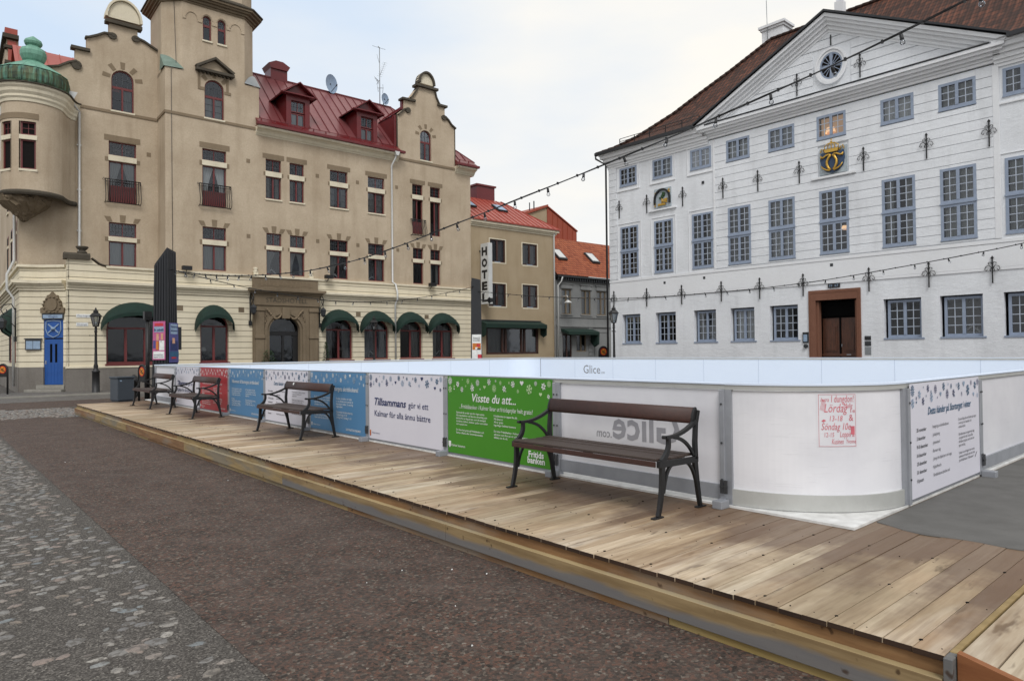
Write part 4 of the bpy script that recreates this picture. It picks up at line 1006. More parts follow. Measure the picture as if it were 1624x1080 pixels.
# side street awnings, pipe, windows
for yy in (4.2, 7.2):
    a = MB(); n = 10
    r0 = [(SX-.02, yy+.75*math.cos(R(180*i/n)), 3.1+1.1*math.sin(R(180*i/n))) for i in range(n+1)]; r1 = [(SX-.55*math.sin(R(180*i/n))**.5-.02, yy+.72*math.cos(R(180*i/n)), 3.0+.75*math.sin(R(180*i/n))) for i in range(n+1)]
    A_ = [a.V(*p) for p in r0]; B_ = [a.V(*p) for p in r1]; C_ = [a.V(p[0], p[1], p[2]-.25) for p in r1]
    for i in range(n): a.F((A_[i],A_[i+1],B_[i+1],B_[i])); a.F((B_[i],B_[i+1],C_[i+1],C_[i]))
    a.build('awning', 'awning_green', hotel)
    f = MB(); f.box(SX-.03, SX+.05, yy-.6, yy+.6, 1.4, 3.6); f.cur = 1; f.box(SX-.035, SX, yy-.52, yy-.05, 1.5, 3.5); f.box(SX-.035, SX, yy+.05, yy+.52, 1.5, 3.5); f.build('window', ['maroon_wood', 'room_dark'], hotel)
m_ = MB(); m_.tube([(SX-.25,2.7,13.2),(SX-.12,2.7,9.2),(SX-.12,2.7,6.3),(SX-.40,2.7,5.6),(SX-.40,2.7,4.9),(SX-.15,2.7,4.5),(SX-.15,2.7,.3)], .06, 8); m_.build('drainpipe', 'white_pipe', hotel)
# --- side facade upper, left gable facing the side street
m_ = MB(); m_.box(SX, SX+.3, 1.78, 17, 5.9, 14.2); m_.build('side_wall', 'tan_plaster', hotel)
for k, yy in enumerate((3.6, 6.4, 9.2)):
    for z0, z1 in ((6.3, 8.3), (9.6, 12.0)):
        f = MB(); f.box(SX-.01, SX+.06, yy-.45, yy+.45, z0, z1); f.cur = 1; f.box(SX-.02, SX, yy-.38, yy-.04, z0+.1, z1-.7); f.box(SX-.02, SX, yy+.04, yy+.38, z0+.1, z1-.7); f.box(SX-.02, SX, yy-.38, yy+.38, z1-.5, z1-.1); f.cur = 2; f.box(SX-.04, SX, yy-.5, yy+.5, z1-.68, z1-.55); f.box(SX-.06, SX, yy-.5, yy+.5, z0-.1, z0); f.build('window', ['maroon_wood', 'room_dark', 'cream_trim'], hotel)
sg = MB()      # stepped side gable, seen nearly end on
for y0, y1, z0, z1 in ((6.2, 12.6, 14.2, 16.9), (6.7, 12.1, 16.9, 17.9), (7.1, 11.7, 17.9, 18.55)): sg.box(-2.02, -1.5, y0, y1, z0, z1)
sg.build('side_gable', 'tan_plaster', hotel)
sg = MB()
for y0, y1, z0, z1, x0, x1 in ((6.1,6.2,15.6,16.8,-1.98,-1.48),(6.6,6.7,17.05,17.8,-1.98,-1.55),(7.0,7.1,18.1,18.4,-1.98,-1.6),(6.95,11.8,18.72,19.05,-2.1,-1.55),(4.4,6.2,15.4,15.6,-1.98,-1.4)): sg.box(x0, x1, y0, y1, z0, z1)
sg.prism([(6.2,15.6),(5.0,15.2),(3.4,14.4),(3.4,14.2),(6.2,14.2)], 'x', -1.98, -1.45); sg.build('gable_flashing', 'roof_red', hotel)
sg = MB(); sg.box(-2.2,-1.5,6.85,11.9,18.5,18.72); sg.box(-2.15,-1.42,6.05,6.5,16.85,17.02); sg.box(-2.15,-1.5,6.55,6.95,17.85,18.0); sg.build('gable_coping', 'dark_stone', hotel)
# --- left upper wall with gable
YL = 1.75
gb = [(-1.81, 5.2), (4.4, 5.2), (4.4, 17.75), (4.04, 17.70), (3.75, 17.85), (3.45, 18.03), (3.14, 18.10), (3.14, 18.62), (1.87, 18.62), (1.87, 17.85), (1.60, 17.92), (1.30, 17.72), (.90, 17.50), (.90, 16.86), (.41, 16.86), (.41, 16.22), (.1, 16.05), (-.31, 15.76), (-.87, 15.57), (-1.81, 15.5)]
m_ = MB(); gh = [rect(1.83, 3.07, 6.22, 8.42), rect(1.83, 3.07, 9.42, 12.52), arched(1.95, 2.97, 14.10, 15.70, 16.21)]
m_.slab(gb, gh, YL, YL+.4, reveal=.16); m_.build('left_gable_wall', 'tan_plaster', hotel)
hotel_window(hotel, 1.83, 3.07, 6.22, 8.42, (7.47, 7.69), YL, 'full', (1,1), (4,3), sill=False)
hotel_window(hotel, 1.83, 3.07, 9.42, 12.52, (11.53, 11.80), YL, 'swag', (1,1), (4,3), sill=False)
hotel_window(hotel, 1.95, 2.97, 14.10, 16.21, (15.30, 15.36), YL, 'right', (1,2), (2,2), arch=True)
def coping(mb, line, y0, y1, t=.09): mb.ribbon(line, y0, y1, t, -1)
c = MB()
coping(c, [(-1.0,15.57),(-.87,15.57),(-.31,15.76),(.1,16.05),(.42,16.2),(.60,16.1),(.66,15.95)], YL-.12, YL+.25); c.prism([(.46+.22*math.cos(t*.524), 15.96+.22*math.sin(t*.524)) for t in range(12)], 'y', YL-.1, YL+.05)
coping(c, [(.22,16.88),(1.02,16.88)], YL-.16, YL+.25, .14); coping(c, [(.82,17.50),(.95,17.53),(1.3,17.72),(1.62,17.93),(1.95,17.97),(2.1,17.85)], YL-.12, YL+.25); c.prism([(2.0+.2*math.cos(t*.524), 17.84+.16*math.sin(t*.524)) for t in range(12)], 'y', YL-.1, YL+.05)
coping(c, [(1.68,18.62),(3.33,18.62)], YL-.2, YL+.25, .16); coping(c, [(2.98,18.10),(3.14,18.08),(3.45,18.0),(3.75,17.85),(4.1,17.68),(4.3,17.75)], YL-.12, YL+.25); c.prism([(3.05+.2*math.cos(t*.524), 17.98+.16*math.sin(t*.524)) for t in range(12)], 'y', YL-.1, YL+.05)
c.split('gable_coping', 'dark_stone', hotel)
c = MB(); c.slab(arc(2.52, 18.78, .72, .95, 0, 180, 16), [], YL-.02, YL+.35); c.ribbon(arc(2.52, 18.78, .74, .97, 0, 180, 18), YL-.14, YL+.4, .1, -1); c.build('gable_crest', 'cream_trim', hotel)
def voussoirs(mb, cx, cz, r0, r1, y, n=5, a0=10, a1=170, w=9):
    for i in range(n):
        a = a0+(a1-a0)*i/(n-1); p = [(cx+r*math.cos(R(a+s*w*r0/r)), cz+r*math.sin(R(a+s*w*r0/r))) for r, s in ((r0,-1),(r1,-1.25),(r1,1.25),(r0,1))]
        mb.prism(p, 'y', y-.012, y+.03)
def flat_voussoirs(mb, x0, x1, z, y):
    cx = (x0+x1)/2
    for f, h in ((-.46, .25), (0, .36), (.46, .25)):
        xx = cx+(x1-x0)*f; t = f*.25; mb.prism([(xx-.11,z),(xx+.11,z),(xx+.14+t,z+h),(xx-.14+t,z+h)], 'y', y-.012, y+.03)
ls = MB()
ls.box(1.63, 3.25, YL-.015, YL+.1, 12.54, 12.82); ls.box(1.66,1.81,YL-.012,YL+.05,11.48,11.7); ls.box(3.09,3.24,YL-.012,YL+.05,11.48,11.7); ls.box(1.66,1.81,YL-.012,YL+.05,7.45,7.66); ls.box(3.09,3.24,YL-.012,YL+.05,7.45,7.66)
flat_voussoirs(ls, 1.83, 3.07, 8.45, YL); voussoirs(ls, 2.46, 15.7, .57, .92, YL)
ls.box(.45, 4.05, YL-.04, YL+.05, 13.92, 14.06)
# --- tower
TY = .15
tower = hotel
m_ = MB()
tw_out = [(4.07, 5.2), (8.80, 5.2), (8.80, 16.35), (8.03, 16.35), (8.03, 20.0), (4.88, 20.0), (4.88, 16.35), (4.07, 16.35)]
th_ = [rect(5.84, 7.03, 6.12, 8.40), rect(5.84, 7.05, 9.5, 12.5), arched(5.96, 6.95, 14.14, 15.72, 16.20), arched(5.89, 6.32, 18.20, 19.30, 19.52), arched(6.63, 7.06, 18.20, 19.30, 19.52)]
m_.slab(tw_out, th_, TY, TY+.35, reveal=.16)
m_.box(4.07, 4.2, TY+.351, 3.4, 5.2, 16.35)
for a, b in (((4.88,TY),(4.07,TY+.75)), ((4.07,TY+.75),(4.07,3.3)), ((4.07,3.3),(4.88,4.05)), ((8.03,TY),(8.72,TY+.75)), ((8.72,TY+.75),(8.72,3.3)), ((8.72,3.3),(8.03,4.05)), ((4.88,4.05),(8.03,4.05))):
    m_.quad([(a[0],a[1],16.2),(b[0],b[1],16.2),(b[0],b[1],20.0),(a[0],a[1],20.0)])
m_.quad([(4.07,TY,16.35),(4.88,TY,16.35),(4.07,TY+.75,16.35)]+[(4.07,TY+.7,16.35)])
m_.build('tower_wall', 'tan_plaster', hotel)
b_ = MB()      # copper broaches over the tower's lower corners
def broach(mb, x0, x1, s):
    n = 8; c0 = mb.V(x0-.02*s, TY-.06, 16.34)
    C_ = [mb.V(x0+(x1-x0)*t, TY+.80*(1-t)-.06*t, 16.40+.80*(1-t**1.9)) for t in [i/n for i in range(n+1)]]
    for i in range(n): mb.F((c0, C_[i+1], C_[i]))
    mb.F((c0, mb.V(x0-.02*s, TY+.85, 16.34), C_[0]))
broach(b_, 4.02, 4.95, 1); b_.build('copper_broach', 'patina_dull', hotel)
b_ = MB(); broach(b_, 8.86, 8.0, -1); b_.build('zinc_broach', 'zinc', hotel)
hotel_window(hotel, 5.84, 7.03, 6.12, 8.40, (7.46, 7.72), TY, 'full', (1,1), (4,3), sill=False)
hotel_window(hotel, 5.84, 7.05, 9.5, 12.5, (11.62, 11.88), TY, 'swag', (1,1), (4,3), sill=False)
hotel_window(hotel, 5.96, 6.95, 14.14, 16.20, (15.28, 15.34), TY, 'full', (1,3), (2,2), arch=True)
hotel_window(hotel, 5.89, 6.32, 18.20, 19.52, (19.0, 19.05), TY, None, (1,1), (1,1), arch=True, divide=False); hotel_window(hotel, 6.63, 7.06, 18.20, 19.52, (19.0, 19.05), TY, None, (1,1), (1,1), arch=True, divide=False)
ls.box(5.70, 7.22, TY-.015, TY+.1, 12.54, 12.82); ls.box(5.70,5.82,TY-.012,TY+.05,11.6,11.85); ls.box(7.07,7.2,TY-.012,TY+.05,11.6,11.85); ls.box(5.70,5.82,TY-.012,TY+.05,7.45,7.7); ls.box(7.05,7.17,TY-.012,TY+.05,7.45,7.7)
flat_voussoirs(ls, 5.84, 7.03, 8.43, TY); voussoirs(ls, 6.455, 15.72, .56, .85, TY, 3, 45, 135); ls.ribbon([(5.75,15.7),(5.75,16.45)], TY-.03, TY+.03, .12, 1); ls.ribbon([(7.18,15.7),(7.18,16.45)], TY-.03, TY+.03, .12, 1); ls.box(5.63,5.96,TY-.03,TY+.03,15.55,15.7); ls.box(6.97,7.3,TY-.03,TY+.03,15.55,15.7)
ls.box(4.09, 8.78, TY-.04, TY+.05, 13.98, 14.12)
ls.box(4.03, 4.09, TY-.04, 1.75, 13.98, 14.12)
c = MB(); c.ribbon([(5.50,16.48),(7.42,16.48)], TY-.3, TY+.02, .13, 1); c.ribbon([(5.55,16.62),(6.46,17.22),(7.38,16.62)], TY-.28, TY+.02, .13, 1)
for i in range(9): c.box(5.65+i*.2, 5.72+i*.2, TY-.2, TY, 16.40, 16.475)
c.build('window_pediment', 'dark_stone', hotel)
# tower top: blind arcade, cornice and drum
def octo(x0, x1, y0, y1, c_): return [(x0+c_,y0),(x1-c_,y0),(x1,y0+c_),(x1,y1-c_),(x1-c_,y1),(x0+c_,y1),(x0,y1-c_),(x0,y0+c_)]
def oc(e, f=0): return octo(4.07-e+f, 8.76+e-f, TY-e+f, 4.05+e-f, .78)
c = MB()
for e_, z0, z1 in ((.06,19.92,20.02),(.14,20.02,20.14),(.26,20.14,20.24),(.36,20.24,20.36)): c.prism(oc(e_), 'z', z0, z1)
c.build('tower_cornice', 'brown_stone', hotel)
c = MB(); c.prism(oc(.42), 'z', 20.36, 20.42); A_ = [c.V(x, y, 20.42) for x, y in oc(.42)]; B_ = [c.V(x, y, 20.75) for x, y in oc(0, .06)]
for i in range(8): c.F((A_[i], A_[(i+1)%8], B_[(i+1)%8], B_[i]))
c.build('tower_flashing', 'dark_stone', hotel)
c = MB(); c.prism(oc(0, .06), 'z', 20.6, 22.2); c.build('tower_drum', 'tan_plaster', hotel)
c = MB(); c.prism(oc(.16), 'z', 22.2, 22.4); c.prism(oc(.3), 'z', 22.4, 22.55); A_ = [c.V(x, y, 22.55) for x, y in oc(.35)]; t_ = c.V(6.4, 2.1, 26)
for i in range(8): c.F((A_[i], A_[(i+1)%8], t_))
c.build('tower_cap', 'dark_stone', hotel)
c = MB()
for a, b in ((4.90,5.05),(5.62,5.86),(6.34,6.61),(7.08,7.28),(7.84,8.02)): c.box(a, b, TY-.035, TY, 19.06, 19.2)
for cx in (5.335, 7.56): c.ribbon(arc(cx, 19.15, .28, .33, 0, 180, 10), TY-.035, TY, .05, -1)
for cx in (6.105, 6.845): c.ribbon(arc(cx, 19.3, .25, .27, 0, 180, 10), TY-.03, TY, .04, -1)
c.build('blind_arcade', 'tan_plaster', hotel)
c = MB(); c.tube([(4.35,TY-.03,16.3),(4.40,TY-.03,6.1)], .012, 5); c.tube([(4.55,TY+.25,20),(4.62,TY+.12,16.6),(4.35,TY-.1,16.3)], .012, 5); c.build('lightning_conductor', 'iron', hotel)
# --- right upper wall with gable
YR = .15
rg = [(8.80, 5.2), (23.15, 5.2), (23.15, 13.75), (21.90, 13.75), (21.90, 16.75), (21.60, 16.95), (21.40, 17.22), (21.10, 17.30), (21.10, 18.05), (20.66, 18.10), (20.55, 18.45), (20.34, 18.80), (20.34, 19.05), (19.0, 19.05), (19.0, 18.80), (18.72, 18.45), (18.45, 18.05), (17.97, 17.9), (17.97, 17.2), (17.7, 16.95), (17.47, 16.75), (17.47, 13.75), (8.80, 13.75)]
RW3 = [(9.15,10.02,10.30),(10.50,11.35,10.30),(12.93,14.06,10.30),(15.40,16.54,10.28),(18.54,19.33,9.3),(19.89,20.68,9.3)]
RW2 = [(9.17,10.02),(10.50,11.36),(12.90,14.05),(15.39,16.50),(18.56,19.34),(19.88,20.66)]
rh = [rect(a, b, z, 12.51) for a, b, z in RW3]+[rect(a, b, 6.10, 8.40) for a, b in RW2]+[arched(19.16, 20.03, 14.16, 15.74, 16.14)]
m_ = MB(); m_.slab(rg, rh, YR, YR+.35, reveal=.16); m_.box(22.8, 23.15, YR+.351, 12, 0, 13.75); m_.build('upper_wall', 'tan_plaster', hotel)
for i, (a, b, z) in enumerate(RW3):
    sm_ = b-a < .9; hotel_window(hotel, a, b, z, 12.51, (11.55, 11.82), YR, ('side','side','side','full','left','right')[i], (1,3) if i < 4 else (1,1), (3,3) if sm_ else (4,3), sill=(i < 4))
    ls.box(a-.17, b+.17, YR-.015, YR+.1, 12.54, 12.80); ls.box(a-.12,a-.015,YR-.012,YR+.05,11.58,11.78); ls.box(b+.015,b+.12,YR-.012,YR+.05,11.58,11.78)
for i, (a, b) in enumerate(RW2):
    sm_ = b-a < .9; hotel_window(hotel, a, b, 6.10, 8.40, (7.47, 7.70), YR, ('left','swag','left','right',None,'side')[i], (1,1), (3,3) if sm_ else (4,3), sill=False, divide=not sm_)
    flat_voussoirs(ls, a, b, 8.43, YR); ls.box(a-.12,a-.015,YR-.012,YR+.05,7.48,7.66); ls.box(b+.015,b+.12,YR-.012,YR+.05,7.48,7.66)
hotel_window(hotel, 19.16, 20.03, 14.16, 16.14, (15.36, 15.42), YR, 'side', (1,3), (2,2), arch=True); voussoirs(ls, 19.595, 15.74, .52, .80, YR); ls.box(17.5, 21.9, YR-.04, YR+.05, 13.9, 14.05)
for x, z in ((8.1,12.1),(8.1,8.0),(12.05,11.9),(14.6,11.9),(17.3,12.0),(12.05,8.1),(14.6,8.1),(17.35,8.05)): ls.box(x, x+.2, YR-.01, YR+.03, z, z+.22)
ls.box(3.55,3.75,YL-.01,YL+.03,12.0,12.22)
ls.split('stone_block', 'lintel_stone', hotel)
c = MB()
coping(c, [(17.50,16.75),(17.75,16.98),(17.95,17.2),(18.12,17.27)], YR-.12, YR+.4); coping(c, [(17.80,17.9),(18.78,17.92)], YR-.16, YR+.4, .13); coping(c, [(18.40,18.03),(18.55,18.15),(18.75,18.45),(19.0,18.85)], YR-.12, YR+.4); coping(c, [(18.84,19.03),(20.5,19.03)], YR-.2, YR+.4, .15)
coping(c, [(20.36,18.85),(20.45,18.5),(20.62,18.2),(20.7,18.1)], YR-.12, YR+.4); coping(c, [(20.5,18.08),(21.24,18.08)], YR-.16, YR+.4, .13); coping(c, [(20.95,17.36),(21.15,17.38),(21.4,17.2),(21.62,16.95),(21.98,16.74)], YR-.12, YR+.4)
for x, z in ((18.25, 17.16), (21.0, 17.26)): c.prism([(x+.19*math.cos(t*.524), z+.17*math.sin(t*.524)) for t in range(12)], 'y', YR-.1, YR+.05)
c.ribbon(arc(19.68, 19.17, .62, .82, 0, 180, 16), YR-.15, YR+.4, .12, 1)
for x in (17.44, 21.86): c.box(x, x+.06, YR-.03, YR+.35, 14.2, 16.75)
c.split('gable_coping', 'dark_stone', hotel)
c = MB(); c.slab(arc(19.68, 19.17, .62, .82, 0, 180, 14), [], YR, YR+.3); c.build('gable_crest', 'cream_trim', hotel)
c = MB(); c.box(17.3, 17.47, .2, 3.2, 14.2, 16.7); c.box(21.9, 22.0, .3, 2.6, 14.2, 16.7); c.box(17.9,17.96,.25,.5,17.2,17.9); c.build('gable_cheek', 'maroon_sheet', hotel)
# eaves
for a, b in ((8.60, 17.5), (21.86, 23.45)):
    c = MB(); c.prism([(.5,13.72),(.13,13.72),(.10,13.80),(.06,13.80),(.03,13.84),(-.02,13.92),(-.12,14.0),(-.26,14.04),(-.26,14.06),(-.30,14.06),(-.30,14.17),(.5,14.17)], 'x', a, b); 
    if b > 20: 
        for z0, z1, e_ in ((13.74,13.84,.1),(13.84,13.95,.18),(13.95,14.05,.28),(14.05,14.17,.40)): c.box(23.15, 23.15+e_, .15, 8, z0, z1)
    c.build('eaves_cornice', 'cream_trim', hotel, bev=.015)
    c = MB(); c.box(a-.1 if a < 10 else a-.2, b+.12 if b > 20 else b+.25, -.42, -.2, 14.18, 14.32); c.box(a, b, -.38, .5, 14.17, 14.23); c.prism([(-.36,14.32),(-.05,14.30),(.17,14.62),(.15,14.68)], 'x', a, b)
    x = a+.2
    while x < b: c.box(x, x+.05, -.16, -.10, 14.4, 14.62); x += .75
    c.tube([(a+.1,-.13,14.6),(b-.1,-.13,14.6)], .015, 5); c.build('gutter', 'maroon_sheet', hotel)
# main roof
def seams(mb, pts_fn, n, w=.035, h=.05):
    for i in range(n):
        a, b = pts_fn(i/(n-1)); mb.beam(a, b, w, h)
rf_ = MB(); e0, e1, rz1 = (.16, 14.66), (4.3, 18.75), 0
XE = 23.55; XR = XE-4.14
ky = (e1[1]-e0[1])/(e1[0]-e0[0])
for xa, xb, ys in ((8.5,10.42,e0[0]),(10.42,11.60,1.6),(11.60,14.78,e0[0]),(14.78,15.96,1.6),(15.96,17.5,e0[0]),(17.5,XR,2.4)): zs = e0[1]+(ys-e0[0])*ky; rf_.quad([(xa,ys,zs),(xb,ys,zs),(xb,e1[0],e1[1]),(xa,e1[0],e1[1])])
rf_.quad([(XR,2.4,e0[1]+(2.4-e0[0])*ky),(XE-2.4+e0[0],2.4,e0[1]+(2.4-e0[0])*ky),(XR,e1[0],e1[1]),(XR,e1[0]-.01,e1[1]-.01)]); rf_.quad([(21.87,e0[0],e0[1]),(XE,e0[0],e0[1]),(XE-2.4+e0[0],2.4,e0[1]+(2.4-e0[0])*ky),(21.17,2.4,e0[1]+(2.4-e0[0])*ky)])
rf_.quad([(XE,e0[0],e0[1]),(XE,8.7,e0[1]),(XR,e1[0],e1[1]),(XR,e1[0],e1[1]-.0001)]); rf_.quad([(8.5,8.7,e0[1]),(XE,8.7,e0[1]),(XR,e1[0],e1[1]),(8.5,e1[0],e1[1])]); rf_.quad([(8.5,e0[0],e0[1]),(8.5,8.7,e0[1]),(8.5,e1[0],e1[1]),(8.5,e1[0],e1[1]-.0001)])
rf_.keep = False; roof = rf_.build('roof', 'roof_maroon', hotel)
sm2 = MB(); x = 8.9
while x < XE:
    t = 1 if x <= XR else (XE-x)/(XE-XR); ys = 2.4 if 17.4 < x < 21.9 else (1.6 if 10.4 < x < 11.65 or 14.75 < x < 16.0 else e0[0]); ye = e0[0]+(e1[0]-e0[0])*t
    if ye > ys+.1: sm2.beam((x, ys, e0[1]+(ys-e0[0])*ky+.02), (x, ye, e0[1]+(ye-e0[0])*ky+.02), .03, .06)
    x += .58
sm2.beam((XE,e0[0],e0[1]+.02),(XR,e1[0],e1[1]+.02),.06,.07); sm2.beam((8.5,e1[0],e1[1]+.03),(XR,e1[0],e1[1]+.03),.10,.08)
sm2.build('standing_seams', 'maroon_sheet', roof)
gr = MB(); A3 = lambda y, z, x: (x, y, z)
gr.quad([(17.25,.4,16.7),(17.25,4.0,16.7),(19.68,4.6,18.6),(19.68,.4,18.6)]); gr.quad([(22.1,.4,16.7),(22.1,4.0,16.7),(19.68,4.6,18.6),(19.68,.4,18.6)])
for k in range(5): y_ = .5+k*.75; gr.beam((17.25,y_,16.72),(19.68,y_,18.62),.03,.05)
gr.build('gable_roof', 'maroon_sheet', hotel)
ch = MB(); ch.box(10.95,12.0,4.2,5.2,18.2,19.35); ch.prism([(10.95,19.35),(12.0,19.35),(12.15,19.62),(10.8,19.62)], 'y', 4.1, 5.3); ch.prism([(10.8,19.62),(12.15,19.62),(11.7,19.85),(11.25,19.85)], 'y', 4.1, 5.3); ch.build('chimney', 'maroon_sheet', roof)
def dormer(x0):
    w = 1.38; b = MB()
    b.slab(rect(0, w, 14.5, 16.45), [rect(.28, 1.10, 14.66, 16.1)], .12, .3, reveal=.15); b.box(0, .1, .301, 2.4, 14.5, 16.45); b.box(w-.1, w, .301, 2.4, 14.5, 16.45)
    b.slab([(-.05,16.45),(w+.05,16.45),(w/2,17.05)], [], .10, .2)
    o = b.build('dormer', 'maroon_sheet', hotel, (x0, 0, 0))
    r = MB(); r.ribbon([(-.35,16.38),(w/2,17.12),(w+.35,16.38)], -.22, 3.0, .07, -1); r.ribbon([(-.35,16.36),(w+.35,16.36)], -.18, .2, .06, 1); r.build('dormer_roof', 'maroon_sheet', o)
    hotel_window(hotel, x0+.28, x0+1.10, 14.66, 16.1, (15.4, 15.46), .12, 'full', (1,1), (2,2), sill=False, band=False)
for x0 in (10.32, 14.68): dormer(x0)
# red roof behind the left gable
lr = MB(); lr.quad([(-1.9,2.2,15.2),(2.4,2.2,15.2),(2.4,5.0,17.48),(-1.9,5.0,17.48)]); lr.quad([(-1.9,5.0,17.48),(2.4,5.0,17.48),(2.4,8,15.2),(-1.9,8,15.2)]); lr.quad([(1.4,2.2,15.4),(1.4,9,15.4),(2.4,9,18.2),(2.4,2.2,18.2)]); lr.quad([(2.4,2.2,18.2),(2.4,9,18.2),(5.5,9,15.9),(5.5,2.2,15.9)])
for k in range(7): lr.beam((-1.7+k*.6,2.2,15.22),(-1.7+k*.6,5.0,17.48+.02),.03,.05)
lr.build('left_roof', 'roof_red', hotel)
# backs so the building is closed
bk = MB(); bk.box(-1.5, 23.1, 16.7, 17, 0, 14.2); bk.build('rear_wall', 'tan_plaster_plain', hotel)
bk = MB(); bk.quad([(-1.8,9,15.6),(8.5,9,15.6),(8.5,17,14.2),(-1.8,17,14.2)]); bk.quad([(8.5,8.7,14.4),(23.2,8.7,14.4),(23.2,17,14.2),(8.5,17,14.2)]); bk.build('rear_roof', 'roof_red', hotel)
# --- round corner oriel with copper dome
OC = (-1.33, 1.20)
ol = [(OC[0]+1.24*math.cos(R(a)), OC[1]+1.24*math.sin(R(a))) for a in range(130, 331, 5)]      # round the front
def ol_pt(i): return ol[i]
ax, ay = ol[-1]; fil = [(ax+(0.42-ax)*t, ay+(1.75-ay)*t+.0) for t in (.25,.5,.75,1)]; fil = [(-.22,.72),(-.10,1.02),(.02,1.32),(.18,1.58),(.42,1.74)]
path = ol+fil[1:]
wins = [(195, 222, 10.15, 12.3), (242, 270, 10.15, 12.3)]
ow = MB()
for i in range(len(path)-1):
    a, b = path[i], path[i+1]; ang = 130+5*i
    cuts = [(9.2, 13.3)]
    if i < len(ol)-1:
        for w0, w1, z0, z1 in wins:
            if w0-2.5 <= ang < w1-2.5+1: cuts = [(9.2, z0), (z1, 13.3)]
    for z0, z1 in cuts: ow.quad([(a[0],a[1],z0),(b[0],b[1],z0),(b[0],b[1],z1),(a[0],a[1],z1)])
ow.build('oriel_wall', 'tan_plaster', hotel)
for w0, w1, z0, z1 in wins:
    f = MB(); a0 = R(w0); a1 = R(w1+1)
    def rp(t, r): a = a0+(a1-a0)*t; return (OC[0]+r*math.cos(a), OC[1]+r*math.sin(a))
    p, q_ = rp(0, 1.245), rp(1, 1.245); pi_, qi = rp(0, 1.13), rp(1, 1.13)
    f.cur = 2; f.quad([(p[0],p[1],z0),(pi_[0],pi_[1],z0),(pi_[0],pi_[1],z1),(p[0],p[1],z1)]); f.quad([(q_[0],q_[1],z0),(qi[0],qi[1],z0),(qi[0],qi[1],z1),(q_[0],q_[1],z1)])
    f.cur = 1; f.quad([(pi_[0],pi_[1],z0),(qi[0],qi[1],z0),(qi[0],qi[1],z1),(pi_[0],pi_[1],z1)])
    f.cur = 0; P_ = Vector((pi_[0],pi_[1],0)); Q_ = Vector((qi[0],qi[1],0)); up_ = (Vector((OC[0],OC[1],0))-(P_+Q_)/2).normalized(); off_ = -up_*.015
    for z in (z0+.03, 11.46, 11.72, z1-.03): f.beam(P_+off_+Vector((0,0,z)), Q_+off_+Vector((0,0,z)), .04, .07)
    for t in (.04, .96): c2 = P_.lerp(Q_, t)+off_; f.beam(c2+Vector((0,0,z0)), c2+Vector((0,0,z1)), .07, .05, up=up_)
    c2 = P_.lerp(Q_, .5)+off_; f.beam(c2+Vector((0,0,11.75)), c2+Vector((0,0,z1)), .02, .03, up=up_); f.beam(P_+off_+Vector((0,0,12.0)), Q_+off_+Vector((0,0,12.0)), .02, .02)
    f.cur = 3; 
    for z, h_, e_ in ((11.59,.20,.03),(z0-.05,.1,.06)):
        pa_, qa_ = rp(-.04, 1.24+e_), rp(1.04, 1.24+e_); pb_, qb_ = rp(-.04, 1.1), rp(1.04, 1.1)
        f.hexa([(pa_[0],pa_[1],z-h_/2),(qa_[0],qa_[1],z-h_/2),(qb_[0],qb_[1],z-h_/2),(pb_[0],pb_[1],z-h_/2),(pa_[0],pa_[1],z+h_/2),(qa_[0],qa_[1],z+h_/2),(qb_[0],qb_[1],z+h_/2),(pb_[0],pb_[1],z+h_/2)])
    f.build('window', ['maroon_wood', 'room_dark', 'tan_plaster', 'cream_trim'], hotel)
def ring(path_, prof, mb):
    """sweep (outward offset, z) profile along the oriel plan path"""
    n = len(path_); rows = []
    for i, p in enumerate(path_):
        a = Vector(path_[max(i-1,0)]); b = Vector(path_[min(i+1,n-1)]); d = (b-a).normalized(); nn = Vector((d.y, -d.x))
        rows.append([mb.V(p[0]+nn.x*o_, p[1]+nn.y*o_, z) for o_, z in prof])
    for i in range(n-1):
        for k in range(len(prof)): kk = (k+1) % len(prof); mb.F((rows[i][k], rows[i][kk], rows[i+1][kk], rows[i+1][k]))
    mb.F(rows[-1]); mb.F(rows[0][::-1])
c = MB(); ring(path, [(-.05,13.2),(.04,13.2),(.06,13.32),(.12,13.40),(.12,13.50),(.20,13.62),(.22,13.75),(.30,13.85),(.30,13.95),(-.05,13.95)], c); c.build('oriel_cornice', 'cream_trim', hotel)
c = MB(); ring(path, [(-.05,9.0),(.05,9.0),(.1,9.08),(.1,9.16),(.03,9.22),(-.05,9.24)], c); ring(path[:], [(.10,13.955),(.38,13.955),(.38,14.0),(.10,14.02)], c); ls2 = [(-.05,12.42),(.02,12.42),(.02,12.68),(-.05,12.68)]; c.build('oriel_moulding', 'dark_stone', hotel)
c = MB(); ring([p for i, p in enumerate(ol) if i < 30], ls2, c); c.build('oriel_lintel', 'lintel_stone', hotel)
cb_ = MB(); rnd = random.Random(5)
for j in range(9):
    pass
rows = []
prof = [(1.05,9.05),(1.03,8.92),(.95,8.76),(.80,8.60),(.60,8.44),(.42,8.30),(.26,8.16),(.14,8.02),(.02,7.96)]
n = 40
for r, z in prof:
    rows.append([cb_.V(OC[0]-.34+(r*(1+.10*rnd.uniform(-1,1)))*math.cos(R(360*i/n)), OC[1]+.1+(r*(1+.10*rnd.uniform(-1,1)))*math.sin(R(360*i/n)), z+rnd.uniform(-.05,.05)) for i in range(n)])
for i in range(len(rows)-1):
    for j in range(n): cb_.F((rows[i][j], rows[i][(j+1)%n], rows[i+1][(j+1)%n], rows[i+1][j]))
